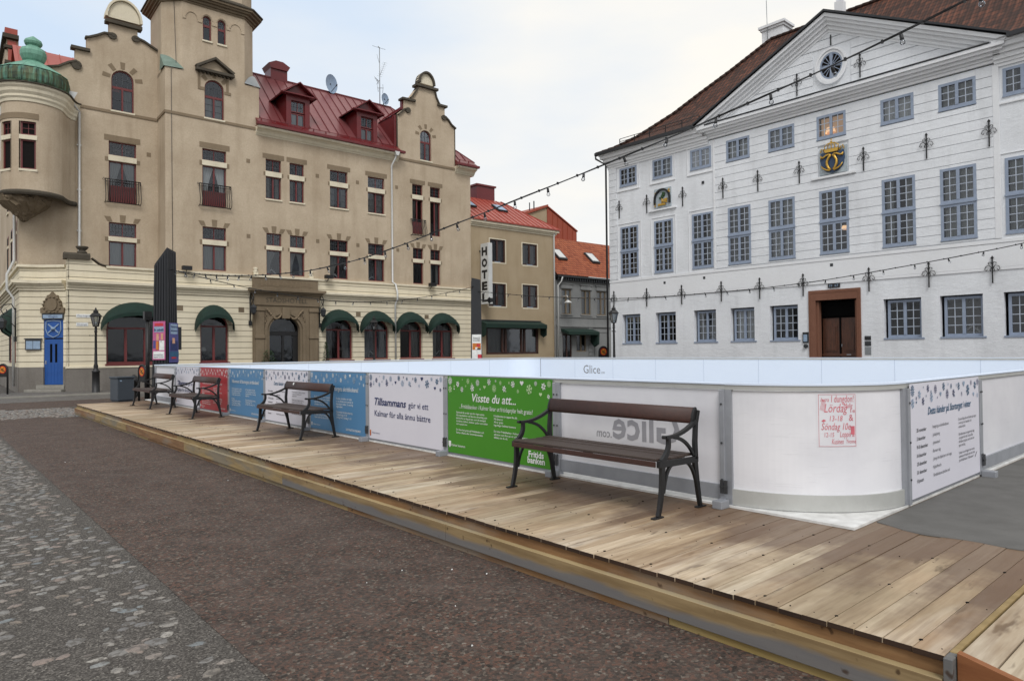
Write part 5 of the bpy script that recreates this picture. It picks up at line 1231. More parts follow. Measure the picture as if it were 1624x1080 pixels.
for _ in range(110):
    a = rnd.uniform(180, 350); t = rnd.random(); r = 1.0-.7*t**.8; z = 8.92-.68*t; rr_ = rnd.uniform(.05,.12)
    cb_.lathe([(0,-rr_),(rr_*.8,-rr_*.5),(rr_,0),(rr_*.8,rr_*.5),(0,rr_)], (OC[0]-.34+r*math.cos(R(a)), OC[1]+.1+r*math.sin(R(a)), z), 7)
cb_.build('carved_corbel', 'brown_stone', hotel)
dm = MB(); dm.lathe([(1.50,14.02),(1.53,14.08)], (OC[0],OC[1]+.0,0), 32); prof = [(1.38,14.05),(1.43,14.2),(1.45,14.45),(1.42,14.68),(1.36,14.80)]
dm.lathe(prof, (OC[0],OC[1],0), 16, smooth=False)
for i in range(16):
    a = R(360*i/16); dm.tube([(OC[0]+r*math.cos(a)*1.005, OC[1]+r*math.sin(a)*1.005, z) for r, z in prof], .018, 5)
dm.build('dome_skirt', 'patina_dark', hotel)
dm = MB(); prof = [(1.40,14.79),(1.30,14.86),(1.0,15.05),(.72,15.22),(.50,15.34),(.38,15.42),(.36,15.48)]; dm.lathe(prof, (OC[0],OC[1],0), 16, smooth=False)
for i in range(16):
    a = R(360*i/16); dm.tube([(OC[0]+r*math.cos(a)*1.002, OC[1]+r*math.sin(a)*1.002, z) for r, z in prof], .012, 5)
dm.lathe([(.38,15.42),(.44,15.50),(.52,15.70),(.53,15.88),(.48,16.02),(.30,16.12),(.26,16.18),(.34,16.26),(.37,16.36),(.33,16.46),(.2,16.55),(.13,16.6),(.04,16.66),(0,16.68)], (OC[0],OC[1],0), 14, smooth=False); dm.build('dome', 'patina', hotel)
# drainpipes
c = MB(); c.prism([(.02,14.4),(.42,14.4),(.26,14.05),(.18,14.05)], 'y', 1.05, 1.35); c.tube([(.22,1.2,14.05),(.30,1.3,13.85),(.55,1.62,13.65),(.55,1.62,6.6),(.52,1.0,6.55)], .06, 8)
for z in (12.0, 9.8, 7.8): c.box(.46,.64,1.6,1.75,z,z+.05)
c.build('drainpipe', 'white_pipe', hotel)
c = MB(); c.tube([(17.15,-.3,14.15),(17.15,-.25,13.9),(17.0,.05,13.4),(17.0,.05,6.1),(17.1,-.16,5.95),(17.1,-.38,5.4),(17.1,-.38,5.0),(17.1,-.1,4.7),(17.1,-.1,1.3)], .06, 8); c.prism([(16.98,14.2),(17.32,14.2),(17.22,13.95),(17.08,13.95)], 'y', -.45, -.15); c.build('drainpipe', 'white_pipe', hotel)
# french balconies
def balcony(x0, x1, z0, z1, y):
    b = MB(); n = int((x1-x0)/.105)
    for i in range(n+1):
        x = x0+(x1-x0)*i/n; b.tube([(x,y-.16,z1),(x,y-.17,z1-.35),(x,y-.30,z0+.35),(x,y-.26,z0+.08),(x,y-.14,z0)], .017, 5, cap=False)
    for z, yy, r in ((z1,.17,.026),(z1-.12,.17,.014),(z0,.14,.024)): b.tube([(x0,y-.0,z),(x0,y-yy,z),(x1,y-yy,z),(x1,y-.0,z)], r, 5)
    for x in (x0, x1): b.tube([(x-.03,y-.1,z1+.02),(x-.09,y-.17,z1+.03),(x-.12,y-.17,z1-.05),(x-.07,y-.17,z1-.08)], .012, 5)
    return b.build('balcony_railing', 'black_iron', hotel)
balcony(1.66, 3.24, 9.4, 10.55, YL); balcony(5.66, 7.24, 9.45, 10.6, TY); balcony(18.42, 19.45, 9.2, 10.2, YR)
bp_ = MB(); bp_.box(1.90,3.0,YL+.10,YL+.125,9.45,10.3); bp_.box(5.90,6.99,TY+.10,TY+.125,9.53,10.3); bp_.box(18.6,19.27,YR+.10,YR+.125,9.33,10.1); bp_.split('door_panel', 'maroon_wood', hotel)
# portal
po = MB()
po.slab([(8.33,0),(9.18,0),(9.18,2.98)]+[(10.05-.87*math.cos(R(a)), 2.98+.80*math.sin(R(a))) for a in range(10,171,10)]+[(10.92,2.98),(10.92,0),(12.02,0),(12.02,4.35),(8.33,4.35)], [], -.22, .12, reveal=.3)
for x in (8.40, 11.45): po.box(x, x+.48, -.30, -.221, 0, 4.2); po.box(x-.04, x+.52, -.36, -.221, 2.55, 2.75); po.box(x-.04, x+.52, -.36, -.221, 4.05, 4.25); po.box(x-.04,x+.52,-.36,-.221,0,.9)
po.ribbon([(9.05,0),(9.05,2.98)]+[(10.05-1.0*math.cos(R(a)), 2.98+.93*math.sin(R(a))) for a in range(10,171,10)]+[(11.05,2.98),(11.05,0)], -.30, -.221, .16, 1)
po.box(8.28, 12.07, -.28, .2, 4.36, 4.95); po.box(8.33, 12.02, -.15, .2, 5.28, 5.86)
for z0, z1, e_ in ((4.95,5.03,.06),(5.03,5.12,.16),(5.12,5.27,.28)): po.box(8.28-e_, 12.07+e_, -.28-e_, .2, z0, z1)
po.box(9.85,10.28,-.38,-.221,3.65,4.25); portal = po.build('portal', 'brown_stone', hotel, bev=.01)
cr_ = MB(); rnd = random.Random(9)
for i in range(60):
    t = i/59; x = 9.05+2.0*t; z = 4.02-.28*abs(math.sin((t*2)*math.pi))+.10*math.cos(t*12.6); r = rnd.uniform(.04,.075)
    cr_.lathe([(0,-r),(r*.8,-r*.5),(r,0),(r*.8,r*.5),(0,r)], (x, -.28, z), 6)
for x in (8.98, 11.12):
    for k in range(7): r = .05; cr_.lathe([(0,-r),(r,0),(0,r)], (x+rnd.uniform(-.05,.05), -.27, 3.85-k*.1), 6)
for i in range(40): cr_.box(8.75+i*.073, 8.79+i*.073, -.17, -.149, 5.4+rnd.uniform(0,.1), 5.62+rnd.uniform(0,.12))
cr_.build('carved_garland', 'lintel_stone', portal)
tx = MB(); put_text(tx, 'STADSHOTELL', 8.98, 4.53, .36, -.29, width=2.35, offset=.003); tx.build('lettering', 'dark_stone', portal)
fl = MB()
for x in (8.55, 11.7): fl.box(x-.12, x+.12, .0, .25, 5.95, 6.15); fl.lathe([(.14,0),(.17,.05),(.08,.12),(.13,.2),(.12,.26),(0,.3)], (x,.12,6.15), 8)
fl.build('parapet_finial', 'cream_trim', hotel)
c = MB(); c.box(8.33,12.02,-.2,.3,5.88,5.99); c.build('parapet_cap', 'cream_trim', hotel)
dr = MB(); dr.box(9.15,9.28,.12,.2,0,3.0); dr.box(10.82,10.95,.12,.2,0,3.0); dr.box(9.15,10.95,.10,.2,2.72,2.95); dr.box(9.98,10.12,.12,.2,0,2.72); dr.box(9.15,10.95,.12,.2,0,.9); dr.box(10.62,10.82,.13,.19,0,2.72); dr.ribbon([(10.05-.85*math.cos(R(a)), 2.95+.78*math.sin(R(a))) for a in range(0,181,12)], .11, .2, .07, 1)
dr.cur = 1; room(dr, 8.6, 11.5, 0, 4.2, .21, 1.9); do_ = dr.build('entrance_door', ['black_iron', 'room_dark'], hotel)
g_ = MB(); g_.flat(rect(9.28,9.98,.9,2.72), .16); g_.flat(rect(10.12,10.62,.9,2.72), .16); g_.flat([(9.2,2.95),(10.9,2.95)]+[(10.05+.82*math.cos(R(a)), 2.95+.74*math.sin(R(a))) for a in range(10,171,16)], .161); g_.build('pane', 'pane', do_)
# ================================================================ TOWN HALL (white building on the right)
TO, TR = Vector((29.355, 25.066, 0)), -89.45
def tloc(x, y, z=0):
    c, s = math.cos(R(TR)), math.sin(R(TR)); return (TO.x+c*x-s*y, TO.y+s*x+c*y, z)
town = thing('town_hall', TO, TR, 'white limewashed building with blue-grey windows, a pediment and a brown pantile roof', 'building')
TL = 24.6
GW = [(.82,2.05),(3.05,4.30),(5.37,6.62),(7.40,8.63),(9.39,10.70),(14.24,15.61),(16.25,17.64),(18.28,19.6),(20.4,21.65),(22.6,23.85)]
MW = [(.78,1.99),(3.04,4.20),(5.35,6.52),(7.37,8.54),(9.43,10.66),(11.75,12.97),(14.27,15.49),(16.35,17.53),(18.40,19.6),(20.45,21.6),(22.65,23.8)]
AW = [(.77,1.93),(2.99,4.21),(5.30,6.48),(7.33,8.54),(9.47,10.69),(11.69,12.91),(14.28,15.49),(16.35,17.57),(18.39,19.56),(20.4,21.6),(22.65,23.8)]
PA, PB = 6.70, 18.18      # rusticated centre
holes = [rect(a, b, 2.06, 3.65) for a, b in GW]+[rect(a, b, 5.72, 8.46) for a, b in MW]+[rect(a, b, 10.68, 11.70) for a, b in AW]+[rect(11.42, 13.26, .02, 3.78)]
m_ = MB(); m_.slab(rect(0, TL, 0, 11.95), holes, 0, .4, reveal=.28); m_.build('wall', 'white_lime', town)
m_ = MB(); m_.box(0, .4, .41, 12, 0, 11.95); m_.box(TL-.4, TL, .41, 12, 0, 11.95); m_.box(.4, TL-.4, 11.6, 12, 0, 11.95); m_.build('side_walls', 'white_lime', town)
def rect_minus(r, hs):
    rs = [r]
    for h in hs:
        nx = []
        for x0, x1, z0, z1 in rs:
            if h[0] >= x1 or h[1] <= x0 or h[2] >= z1 or h[3] <= z0: nx.append((x0,x1,z0,z1)); continue
            if h[0] > x0: nx.append((x0, h[0], z0, z1))
            if h[1] < x1: nx.append((h[1], x1, z0, z1))
            a, b = max(x0, h[0]), min(x1, h[1])
            if h[2] > z0: nx.append((a, b, z0, h[2]))
            if h[3] < z1: nx.append((a, b, h[3], z1))
        rs = nx
    return [q for q in rs if q[1]-q[0] > .01 and q[3]-q[2] > .01]
m_ = MB(); hs = [(a, b, 5.67, 8.46) for a, b in MW]+[(a, b, 10.63, 11.70) for a, b in AW]+[(11.72,13.0,9.1,10.4)]
z = 5.62
while z < 11.9:
    z1 = min(z+.352, 11.95)
    for a, b in ((PA, PB),):
        for q in rect_minus((a, b, z, z1), hs): m_.box(q[0], q[1], -.045, -.001, q[2], q[3])
    for q in rect_minus((.0, .55, z, z1), hs): m_.box(q[0], q[1], -.045, -.001, q[2], q[3])
    z += .37
m_.build('rusticated_courses', 'white_lime', town, bev=.012)
m_ = MB()
for z0, z1, d in ((5.44,5.58,.05),(4.46,4.56,.035)): m_.box(-.03, TL+.03, -d, -.001, z0, z1)
m_.box(-.02, TL+.02, -.03, -.001, 4.565, 5.435)
for a, b in MW:
    if a < PA or a > PB: m_.ribbon([(a-.16,5.60),(a-.16,8.62),(b+.16,8.62),(b+.16,5.60)], -.03, -.001, .05, 1)
for a, b in AW:
    if a < PA or a > PB: m_.ribbon([(a-.14,10.48),(a-.14,11.93)], -.03, -.001, .05, 1); m_.ribbon([(b+.14,11.93),(b+.14,10.48)], -.03, -.001, .05, 1); m_.box(a-.19, b+.19, -.045, -.001, 10.42, 10.50)
for x in (PA, PB): m_.box(x-.10, x+.10 if x == PB else x-.001, -.055, -.001, 5.6, 11.9)
m_.box(2.75, 4.45, -.10, -.001, 8.98, 9.06); m_.box(11.45, 13.3, -.12, -.046, 8.98, 9.08)
m_.build('mouldings', 'white_trim', town, bev=.008)
rnd = random.Random(2); cur_ = ['side', None, 'full', None, 'left', 'side', None, 'full', 'right']
for i, (a, b) in enumerate(GW): town_window(town, a+.10, b-.0, 2.10, 3.60, 4, .17, None, True, [None,None,'side','full',None,None,None,None,None,None][i])
for i, (a, b) in enumerate(MW): town_window(town, a, b, 5.76, 8.46, 4, -.05 if PA < a < PB else -.02, .50, None, ['side','full','side','side','full',None,'side','full','full','side','side'][i])
for i, (a, b) in enumerate(AW): town_window(town, a, b, 10.71, 11.70, 3, -.05 if PA < a < PB else -.02, None, None, ['full','full','side','full','full',None,'full','full','side','full','full'][i])
# lit lamps inside (warm glow seen in two windows)
lm = bpy.data.materials.new('lamp_glow'); lm.use_nodes = True; bb = lm.node_tree.nodes['Principled BSDF']; bb.inputs['Base Color'].default_value = (1,.6,.3,1); bb.inputs['Emission Color'].default_value = (1,.62,.34,1); bb.inputs['Emission Strength'].default_value = 1.1; M['lamp_glow'] = lm
lm = lm.copy(); bb = lm.node_tree.nodes['Principled BSDF']; bb.inputs['Emission Strength'].default_value = .28; bb.inputs['Base Color'].default_value = (.5,.35,.25,1); M['lit_room'] = lm
def lampshade(x, y, z, r, label, t=None):
    l = (tloc if t is None else t)(x, y, z); m2 = MB(); m2.lathe([(r*.75,.0),(r*1.05,-r*1.1)], (0,0,r*1.1), 14); m2.lathe([(0,r*1.1),(r*.75,r*1.1)], (0,0,0), 14); m2.cur = 1; m2.tube([(0,0,.2*r),(0,0,-.5 if t else .9)], .015, 6)
    if t: m2.lathe([(0,-.5),(.12,-.5),(.12,-.47),(.03,-.44),(0,-.44)], (0,0,0), 10)
    return m2, l
for x, z, r, lab in ((12.65, 6.75, .14, 'glowing lamp hanging in the tall window above the stone door'), (12.12, 11.0, .2, 'glowing lamp in the lit attic window above the royal emblem')):
    m2, l = lampshade(x, .33, z, r, lab); o = m2.build('pendant_lamp', ['lamp_glow', 'iron'], None, l); tag(o, lab, 'lamp', None)
wp = MB(); wp.box(11.70, 12.90, .40, .42, 10.72, 11.68); wp.build('lit_room', 'lit_room', town)
# pediment
c = MB(); LX, RX, AX, BZ, AZ = 5.95, 18.55, 12.28, 12.62, 15.95
c.slab([(LX+.3,12.55),(RX-.3,12.55),(AX,AZ-.35)], [], .0, .35); c.build('pediment_wall', 'white_lime', town)
c = MB(); z = 12.75
while z < 15.2:
    f = (z-12.62)/(AZ-12.62); f2 = (z+.34-12.62)/(AZ-12.62); a0_, a1_ = LX+(AX-LX)*f+1.0, LX+(AX-LX)*f2+.95; b0_, b1_ = RX-(RX-AX)*f-1.0, RX-(RX-AX)*f2-.95
    if b1_ > a1_+.1:
        def cutc(xa0, xb0, xa1, xb1): c.prism([(xa0,z),(xb0,z),(xb1,z+.34),(xa1,z+.34)], 'y', -.04, -.001)
        dz = min(abs(z-13.75), abs(z+.34-13.75)); dd = 0 if z > 14.55 or z+.34 < 12.95 else .80
        if dd: cutc(a0_, 12.36-dd, a1_, 12.36-dd); cutc(12.36+dd, b0_, 12.36+dd, b1_)
        else: cutc(a0_, b0_, a1_, b1_)
    z += .37
c.build('pediment_courses', 'white_lime', town, bev=.01)
c = MB()
for z0, z1, d in ((12.0,12.12,.06),(12.12,12.22,.12),(12.22,12.34,.24),(12.34,12.46,.36),(12.46,12.58,.44)): c.box(LX-.0+.44-d, RX-.44+d, -d, .1, z0, z1)
for t0, t1, d in ((.02,.16,.46),(.16,.28,.36),(.28,.42,.24),(.42,.56,.14),(.56,.66,.07)):
    for s_ in (-1, 1):
        e_ = LX-.12 if s_ < 0 else RX+.12; sl2_ = (AZ-12.70)/abs(AX-e_); n_ = math.hypot(1, sl2_)
        o0, o1 = t0*n_, t1*n_
        pa = [(e_, 12.70-o1), (AX, AZ-o1), (AX, AZ-o0), (e_, 12.70-o0)]
        zc = 12.585; 
        # trim to the top of the horizontal cornice
        def xat(off): return e_-s_*(max(0, zc-(12.70-off)))/sl2_
        poly = [(xat(o1), max(zc, 12.70-o1)), (AX, AZ-o1), (AX, AZ-o0), (e_, max(zc,12.70-o0))] if 12.70-o0 >= zc else [(xat(o1), zc), (AX, AZ-o1), (AX, AZ-o0), (xat(o0), zc)]
        c.prism(poly, 'y', -d, .1)
# sides of the eaves: coved cornice left and right of the pediment
for a, b in ((-.4, LX+.4), (RX-.4, TL+.4)):
    for z0, z1, d in ((11.80,11.92,.05),(11.92,12.04,.09),(12.04,12.22,.15),(12.22,12.40,.24),(12.40,12.56,.36),(12.56,12.66,.42)):
        aa, bb_ = (max(a, -d), b-.003) if a < 1 else (a+.003, min(b, TL+d)); c.box(aa, bb_, -d, .1, z0, z1)
for z0, z1, d in ((11.80,11.92,.05),(11.92,12.04,.09),(12.04,12.22,.15),(12.22,12.40,.24),(12.40,12.56,.36),(12.56,12.66,.42)): c.box(-d, .1, .1, 12, z0, z1)
c.build('cornice', 'white_trim', town)
c = MB()
for s_ in (-1, 1):
    e_ = LX-.18 if s_ < 0 else RX+.18; c.prism([(e_,12.72),(AX,AZ+.01),(AX,AZ+.10),(e_,12.80)], 'y', -.56, .6)
c.tube([(LX+.45,-.44,12.63),(RX-.45,-.44,12.63)], .035, 6)
c.box(-.55, LX-.1, -.60, -.46, 12.62, 12.76); c.box(RX+.1, TL+.55, -.60, -.46, 12.62, 12.76)
c.tube([(-.5,-.54,12.66),(-.5,-.54,12.45),(-.12,-.12,12.1),(-.12,-.12,.2)], .055, 8); c.build('gutter', 'gutter_black', town)
# round window
c = MB(); cx, cz = 12.35, 13.75
c.ribbon(arc(cx, cz, .68, .78, 0, 360, 32), -.10, .0, .10, 1); c.ribbon(arc(cx, cz, .58, .67, 0, 360, 32), -.06, .0, .10, 1); c.build('round_window_surround', 'white_trim', town)
c = MB(); c.ribbon(arc(cx, cz, .50, .58, 0, 360, 28), -.045, -.002, .08, 1); c.box(cx-.05,cx+.05,-.06,-.002,cz-.56,cz+.56); c.box(cx-.5,cx+.5,-.055,-.002,cz-.035,cz+.035)
for i in range(16):
    a = R(11.25+22.5*i); c.beam((cx+.16*math.cos(a),-.03,cz+.18*math.sin(a)), (cx+.52*math.cos(a),-.03,cz+.6*math.sin(a)), .022, .02, up=(0,1,0))
c.ribbon(arc(cx, cz, .15, .17, 0, 360, 16), -.04, -.002, .025, 1); rw = c.build('round_window', 'blue_frame', town)
g_ = MB(); g_.flat(arc(cx, cz, .52, .60, 0, 360, 28)[:-1], -.012); g_.build('pane', 'room_dark', rw)
# iron wall anchors
AN = MB()
def anchor_mb(h=.95, s=1.0):
    a = MB(); a.box(-.019,.019,-.05,-.01,-h,0); a.prism([(-.05,-.03),(0,.05),(.05,-.03),(0,-.10)], 'y', -.045, -.02)
    for sx in (-1, 1):
        a.tube([(0,-.04,-.42*s),(sx*.10,-.05,-.30*s),(sx*.20,-.05,-.34*s),(sx*.235,-.05,-.44*s),(sx*.18,-.05,-.49*s),(sx*.145,-.05,-.43*s)], .0125, 6)
        a.tube([(0,-.04,-.26*s),(sx*.06,-.05,-.18*s),(sx*.12,-.05,-.2*s),(sx*.115,-.05,-.26*s)], .013, 5); a.tube([(0,-.04,-.36*s),(sx*.07,-.05,-.46*s),(sx*.05,-.05,-.52*s)], .013, 5)
    return a
a0 = None
spots = [(x, 9.93) for x in (.72,2.59,4.83,7.14,8.94,10.90,13.60,15.92,17.96,20.0,22.1,23.9)]+[(x, 4.95) for x in (.29,2.53,4.71,6.96,8.94,10.98,13.72,15.91,17.97,20.0,22.1,24.2)]+[(10.86,13.82),(13.53,13.82)]
for x, z in spots:
    yy = -.045 if (PA < x < PB and 5.6 < z < 12.1) or z > 12.5 else (-.03 if z < 5.5 else 0)
    if a0 is None: o = anchor_mb().build('wall_anchor', 'black_iron', town, (x, yy, z)); a0 = o.data
    else: link(a0, 'wall_anchor', town, (x, yy, z))
c = MB(); c.box(-.02,.02,-.05,-.01,-.45,0); c.build('wall_anchor', 'black_iron', town, (12.36, -.04, 15.05))
# door
c = MB()
c.box(11.20,11.50,-.06,.30,0,3.76); c.box(13.21,13.37,-.06,.30,0,3.76); c.box(11.20,13.37,-.06,.30,3.762,4.20); c.box(11.50,11.60,.05,.30,0,3.70); c.box(13.11,13.21,.05,.30,0,3.70)
c.ribbon([(11.30,0),(11.30,4.08),(13.29,4.08),(13.29,0)], -.075, -.06, .03, 1); c.build('door_surround', 'door_stone', town, bev=.015)
c = MB()
for a, b in ((11.60,12.34),(12.37,13.11)):
    c.box(a, b, .42, .46, .15, 3.0)
    for z0, z1 in ((1.55,2.7),(.4,1.3)): c.prism([(a+.12,z0),(b-.12,z0),(b-.12,z1),(a+.12,z1)], 'y', .395, .42); c.box(a+.18, b-.18, .375, .395, z0+.06, z1-.06)
c.box(11.6,13.11,.36,.46,1.36,1.46); c.cur = 1; c.box(11.60,13.11,.40,.46,3.0,3.08); room(c, 11.45, 13.2, 3.08, 3.7, .31, .5); c.box(12.32,12.39,.38,.44,.15,3.0); c.box(11.4,13.3,.47,.5,0,3.75); dd = c.build('oak_door', ['dark_wood_door', 'black_void'], town)
c = MB(); c.box(12.62,12.80,.35,.374,1.40,1.44); c.tube([(12.43,.40,1.85),(12.43,.34,1.85),(12.43,.34,1.75)], .014, 6); c.build('handle', 'alu', dd)
c = MB(); c.box(12.05,12.55,-.05,-.031,4.27,4.45); c.cur = 1; put_text(c, '19  67', 12.11, 4.31, .15, -.052, width=.38); c.build('number_plate', ['black_iron', 'ink_pale'], town)
nb = MB(); nb.box(10.95-10.78,11.14-10.78,-.06,-.001,0,.42); nb.cur = 1; nb.box(.20,.33,-.066,-.06,.05,.34)
def tthing(mb, name, mats, x, y, z, label, cat, group=None):
    o = mb.build(name, mats, None, tloc(x, y, z)); o.rotation_euler = (0, 0, R(TR)); return tag(o, label, cat, group)
nb = MB(); nb.box(0,.24,-.06,0,0,.46); nb.cur = 1; nb.box(.035,.205,-.066,-.06,.05,.36); tthing(nb, 'notice_case', ['black_iron', 'ink_pale'], 10.92, 0, 1.95, 'small black framed notice case left of the stone doorway', 'notice case')
nb = MB(); nb.tube([(0,-.10,0),(0,0,0)], .085, 10); nb.tube([(0,-.13,0),(0,-.10,0)], .05, 10); tthing(nb, 'door_buzzer', 'iron', 11.05, 0, 1.82-.02, 'round dark wall fitting under the notice case', 'wall fitting')
for k, (z, h, lab, mt) in enumerate(((2.02,.17,'upper small black plaque right of the stone doorway','black_iron'),(1.78,.20,'lower dark plaque right of the stone doorway','iron'),(1.42,.32,'grey metal plate under the two dark plaques','zinc'))):
    nb = MB(); nb.box(0,.24,-.02,0,0,h); nb.cur = 1
    if k == 2: 
        for j in range(4): nb.box(.03,.21,-.023,-.02,.05+j*.065,.065+j*.065)
    else: nb.box(.02,.22,-.022,-.02,h-.03,h-.02)
    tthing(nb, 'wall_plaque', [mt, 'ink_grey'], 13.50, 0, z, lab, 'plaque')
v = MB()
for x, z in ((3.6,5.12),(5.95,5.17),(12.15,5.18),(5.95,9.9),(19.6,9.9)): v.box(x,x+.13,-.034,-.005,z,z+.13)
v.split('wall_vent', 'iron', town)
# royal monogram shield
cx = 12.36
c = MB(); c.box(11.80,12.93,-.07,-.001,9.12,10.25); c.build('emblem_plate', 'emblem_plate', town)
c = MB(); sh_ = [(11.88,10.05),(12.84,10.05),(12.87,9.75),(12.80,9.42),(12.62,9.23),(12.36,9.14),(12.10,9.23),(11.92,9.42),(11.85,9.75)]; c.slab(sh_, [], -.13, -.07); em = c.build('monogram_shield', 'emblem_blue', town)
c = MB()
for s_ in (-1, 1):
    c.tube([(cx+s_*x, -.18, z) for x, z in ((.46,9.86),(.36,9.84),(.22,9.92),(.10,9.93),(.05,9.90),(.13,9.80),(.20,9.66),(.20,9.52),(.15,9.38),(.06,9.28),(.10,9.25),(.24,9.30),(.36,9.38),(.45,9.50))], .04, 6, rr=[.03,.04,.045,.045,.05,.055,.055,.055,.055,.05,.04,.035,.03,.02])
    c.tube([(cx+s_*.46,-.17,9.93),(cx+s_*.44,-.17,9.80)], .03, 6)
c.build('gold_monogram', 'gold', em)
c = MB(); c.prism([(cx-.26,10.02),(cx+.26,10.02),(cx+.30,10.16),(cx-.30,10.16)], 'y', -.22, -.08)
for i in range(5):
    x = -.28+.14*i; c.tube([(cx+x,-.18,10.14),(cx+x*1.05,-.20,10.28),(cx+x*.55,-.22,10.38),(cx,-.20,10.42)], .022, 6); c.lathe([(0,-.03),(.03,0),(0,.03)], (cx+x, -.22, 10.19), 6)
c.lathe([(0,-.05),(.05,0),(0,.05)], (cx,-.2,10.46), 8); c.box(cx-.012,cx+.012,-.2,-.18,10.5,10.6); c.box(cx-.035,cx+.035,-.2,-.18,10.54,10.565)
for s_ in (-1, 1):
    for k in range(7): c.lathe([(0,-.035),(.035,0),(0,.035)], (cx+s_*(.40+.08*math.cos(k)), -.12, 10.16+.07*math.sin(k*1.7)), 6)
c.build('gold_crown', 'gold', em)
# small arched relief on the left
c = MB(); c.box(3.10,4.14,-.05,-.001,9.12,10.12); c.build('emblem_plate', 'emblem_plate', town)
c = MB(); c.ribbon([(3.2,9.3),(3.2,9.55)]+arc(3.62, 9.55, .42, .46, 180, 0, 14)+[(4.04,9.3)], -.14, -.05, .09, 1); em = c.build('arched_relief', 'black_iron', town)
c = MB()
for k in range(9): c.lathe([(0,-.07),(.07,0),(0,.07)], (3.62+rnd.uniform(-.14,.14), -.10, 9.72+rnd.uniform(-.13,.13)), 7)
c.build('relief_tree', 'leaf_green', em)
c = MB(); c.tube([(3.62,-.09,9.25),(3.62,-.09,9.62)], .035, 6); c.prism([(3.35,9.22),(3.85,9.22),(3.8,9.32),(3.4,9.32)], 'y', -.12, -.05); c.beam((3.66,-.11,9.42),(3.95,-.11,9.34),.05,.04,up=(0,1,0)); c.prism([(3.7,9.42),(3.92,9.40),(3.94,9.56),(3.74,9.54)], 'y', -.11, -.05)
for x, z in ((3.17,9.22),(3.17,9.33),(4.07,9.42),(4.07,9.53),(3.2,9.9),(4.05,9.98),(4.0,9.92),(4.07,9.86)): c.lathe([(0,-.05),(.055,0),(0,.05)], (x,-.09,z), 8)
c.build('gilding', 'gold', em)
# roof: flared front slope with hips
prof = [(-.50,12.68),(.25,13.03),(1.13,13.60),(2.55,14.83),(3.59,15.92),(4.83,17.17),(6.40,18.85)]
ROOFD = 6.4; r_ = MB(); dist = [0]
for (a, za), (b, zb) in zip(prof[:-1], prof[1:]): dist.append(dist[-1]+math.hypot(b-a, zb-za))
for side in range(4):
    for i in range(len(prof)-1):
        (a, za), (b, zb) = prof[i], prof[i+1]; v0, v1 = dist[i], dist[i+1]
        if side == 0 and i == 0:
            for xa, xb, xc, xd in ((a, LX+.2, LX+.2, b), (RX-.2, TL-a, TL-b, RX-.2)): r_.quad([(xa,a,za),(xb,a,za),(xc,b,zb),(xd,b,zb)], [(xa,v0),(xb,v0),(xc,v1),(xd,v1)])
            continue
        if side == 0: pts = [(a,a,za),(TL-a,a,za),(TL-b,b,zb),(b,b,zb)]; us = [a,TL-a,TL-b,b]
        elif side == 1: pts = [(a,12.8-a,za),(a,a,za),(b,b,zb),(b,12.8-b,zb)]; us = [a,12.8-a,12.8-b,b]
        elif side == 2: pts = [(TL-a,a,za),(TL-a,12.8-a,za),(TL-b,12.8-b,zb),(TL-b,b,zb)]; us = [a,12.8-a,12.8-b,b]
        else: pts = [(TL-a,12.8-a,za),(a,12.8-a,za),(b,12.8-b,zb),(TL-b,12.8-b,zb)]; us = [a,TL-a,TL-b,b]
        r_.quad(pts, [(us[0],v0),(us[1],v0),(us[2],v1),(us[3],v1)])
# pediment roof
for s_ in (-1, 1):
    e_ = LX-.15 if s_ < 0 else RX+.15; L_ = math.hypot(AX-e_, AZ-12.74)
    r_.quad([(e_,-.5,12.745),(AX,-.5,AZ+.045),(AX,4.1,AZ+.045),(e_,4.1,12.745)], [(0,0),(0,L_),(4.6,L_),(4.6,0)])
roof2 = r_.build('roof', 'roof_tiles_brown', town)
rt = MB()      # ridge and hip tiles, eaves tile ends
def tile_run(mb, a, b, r=.11, step=.34):
    a, b = Vector(a), Vector(b); n = int((b-a).length/step); d = (b-a)/n
    for i in range(n): mb.tube([a+d*i, a+d*(i+.97)], r, 7, cap=True, rr=[r*1.12, r*.92])
for i in range(len(prof)-1): tile_run(rt, (prof[i][0],prof[i][0],prof[i][1]+.02), (prof[i+1][0],prof[i+1][0],prof[i+1][1]+.02))
tile_run(rt, (6.4,6.4,18.88), (TL-6.4,6.4,18.88))
x = -.5
while x < TL+.5:
    if not (LX < x < RX): rt.tube([(x,-.56,12.70),(x,-.40,12.78)], .075, 6)
    x += .24
rt.build('ridge_tiles', 'roof_tiles_brown', roof2)
gd = MB(); 
for a, b in ((.5,5.6),(19.0,24)): gd.tube([(a,.35,13.35),(b,.35,13.35)], .018, 5); gd.tube([(a,.35,13.5),(b,.35,13.5)], .018, 5); [gd.box(x,x+.03,.33,.37,13.1,13.5) for x in [a+(b-a)*i/5 for i in range(6)]]
gd.build('snow_guard', 'black_iron', roof2)
c = MB(); c.box(5.75,7.0,6.6,7.5,18.2,19.55); c.box(5.68,7.07,6.53,7.57,19.552,19.68); c.box(5.6,7.15,6.45,7.65,19.682,19.82); c.box(5.75,7.0,6.6,7.5,19.822,19.88); c.build('chimney', 'white_trim', roof2)
c = MB(); c.tube([(6.15,6.5,18.4),(6.1,6.5,21.2)], .02, 5); c.build('lightning_rod', 'zinc', roof2)
c = MB(); c.box(10.35,10.75,5.2,5.6,17.6,19.0); c.box(10.42,10.68,5.27,5.53,19.0,20.2); c.build('flagpole_base', 'white_trim', roof2)
for i in (0,1,2,3,4): 
    x0, x1 = MW[i]; xx = x0+.45
    candle_arch(town, xx, .11, 5.90, 'candle arch in the %s tall window from the white building left corner' % ['first','second','third','fourth','fifth'][i], .36)
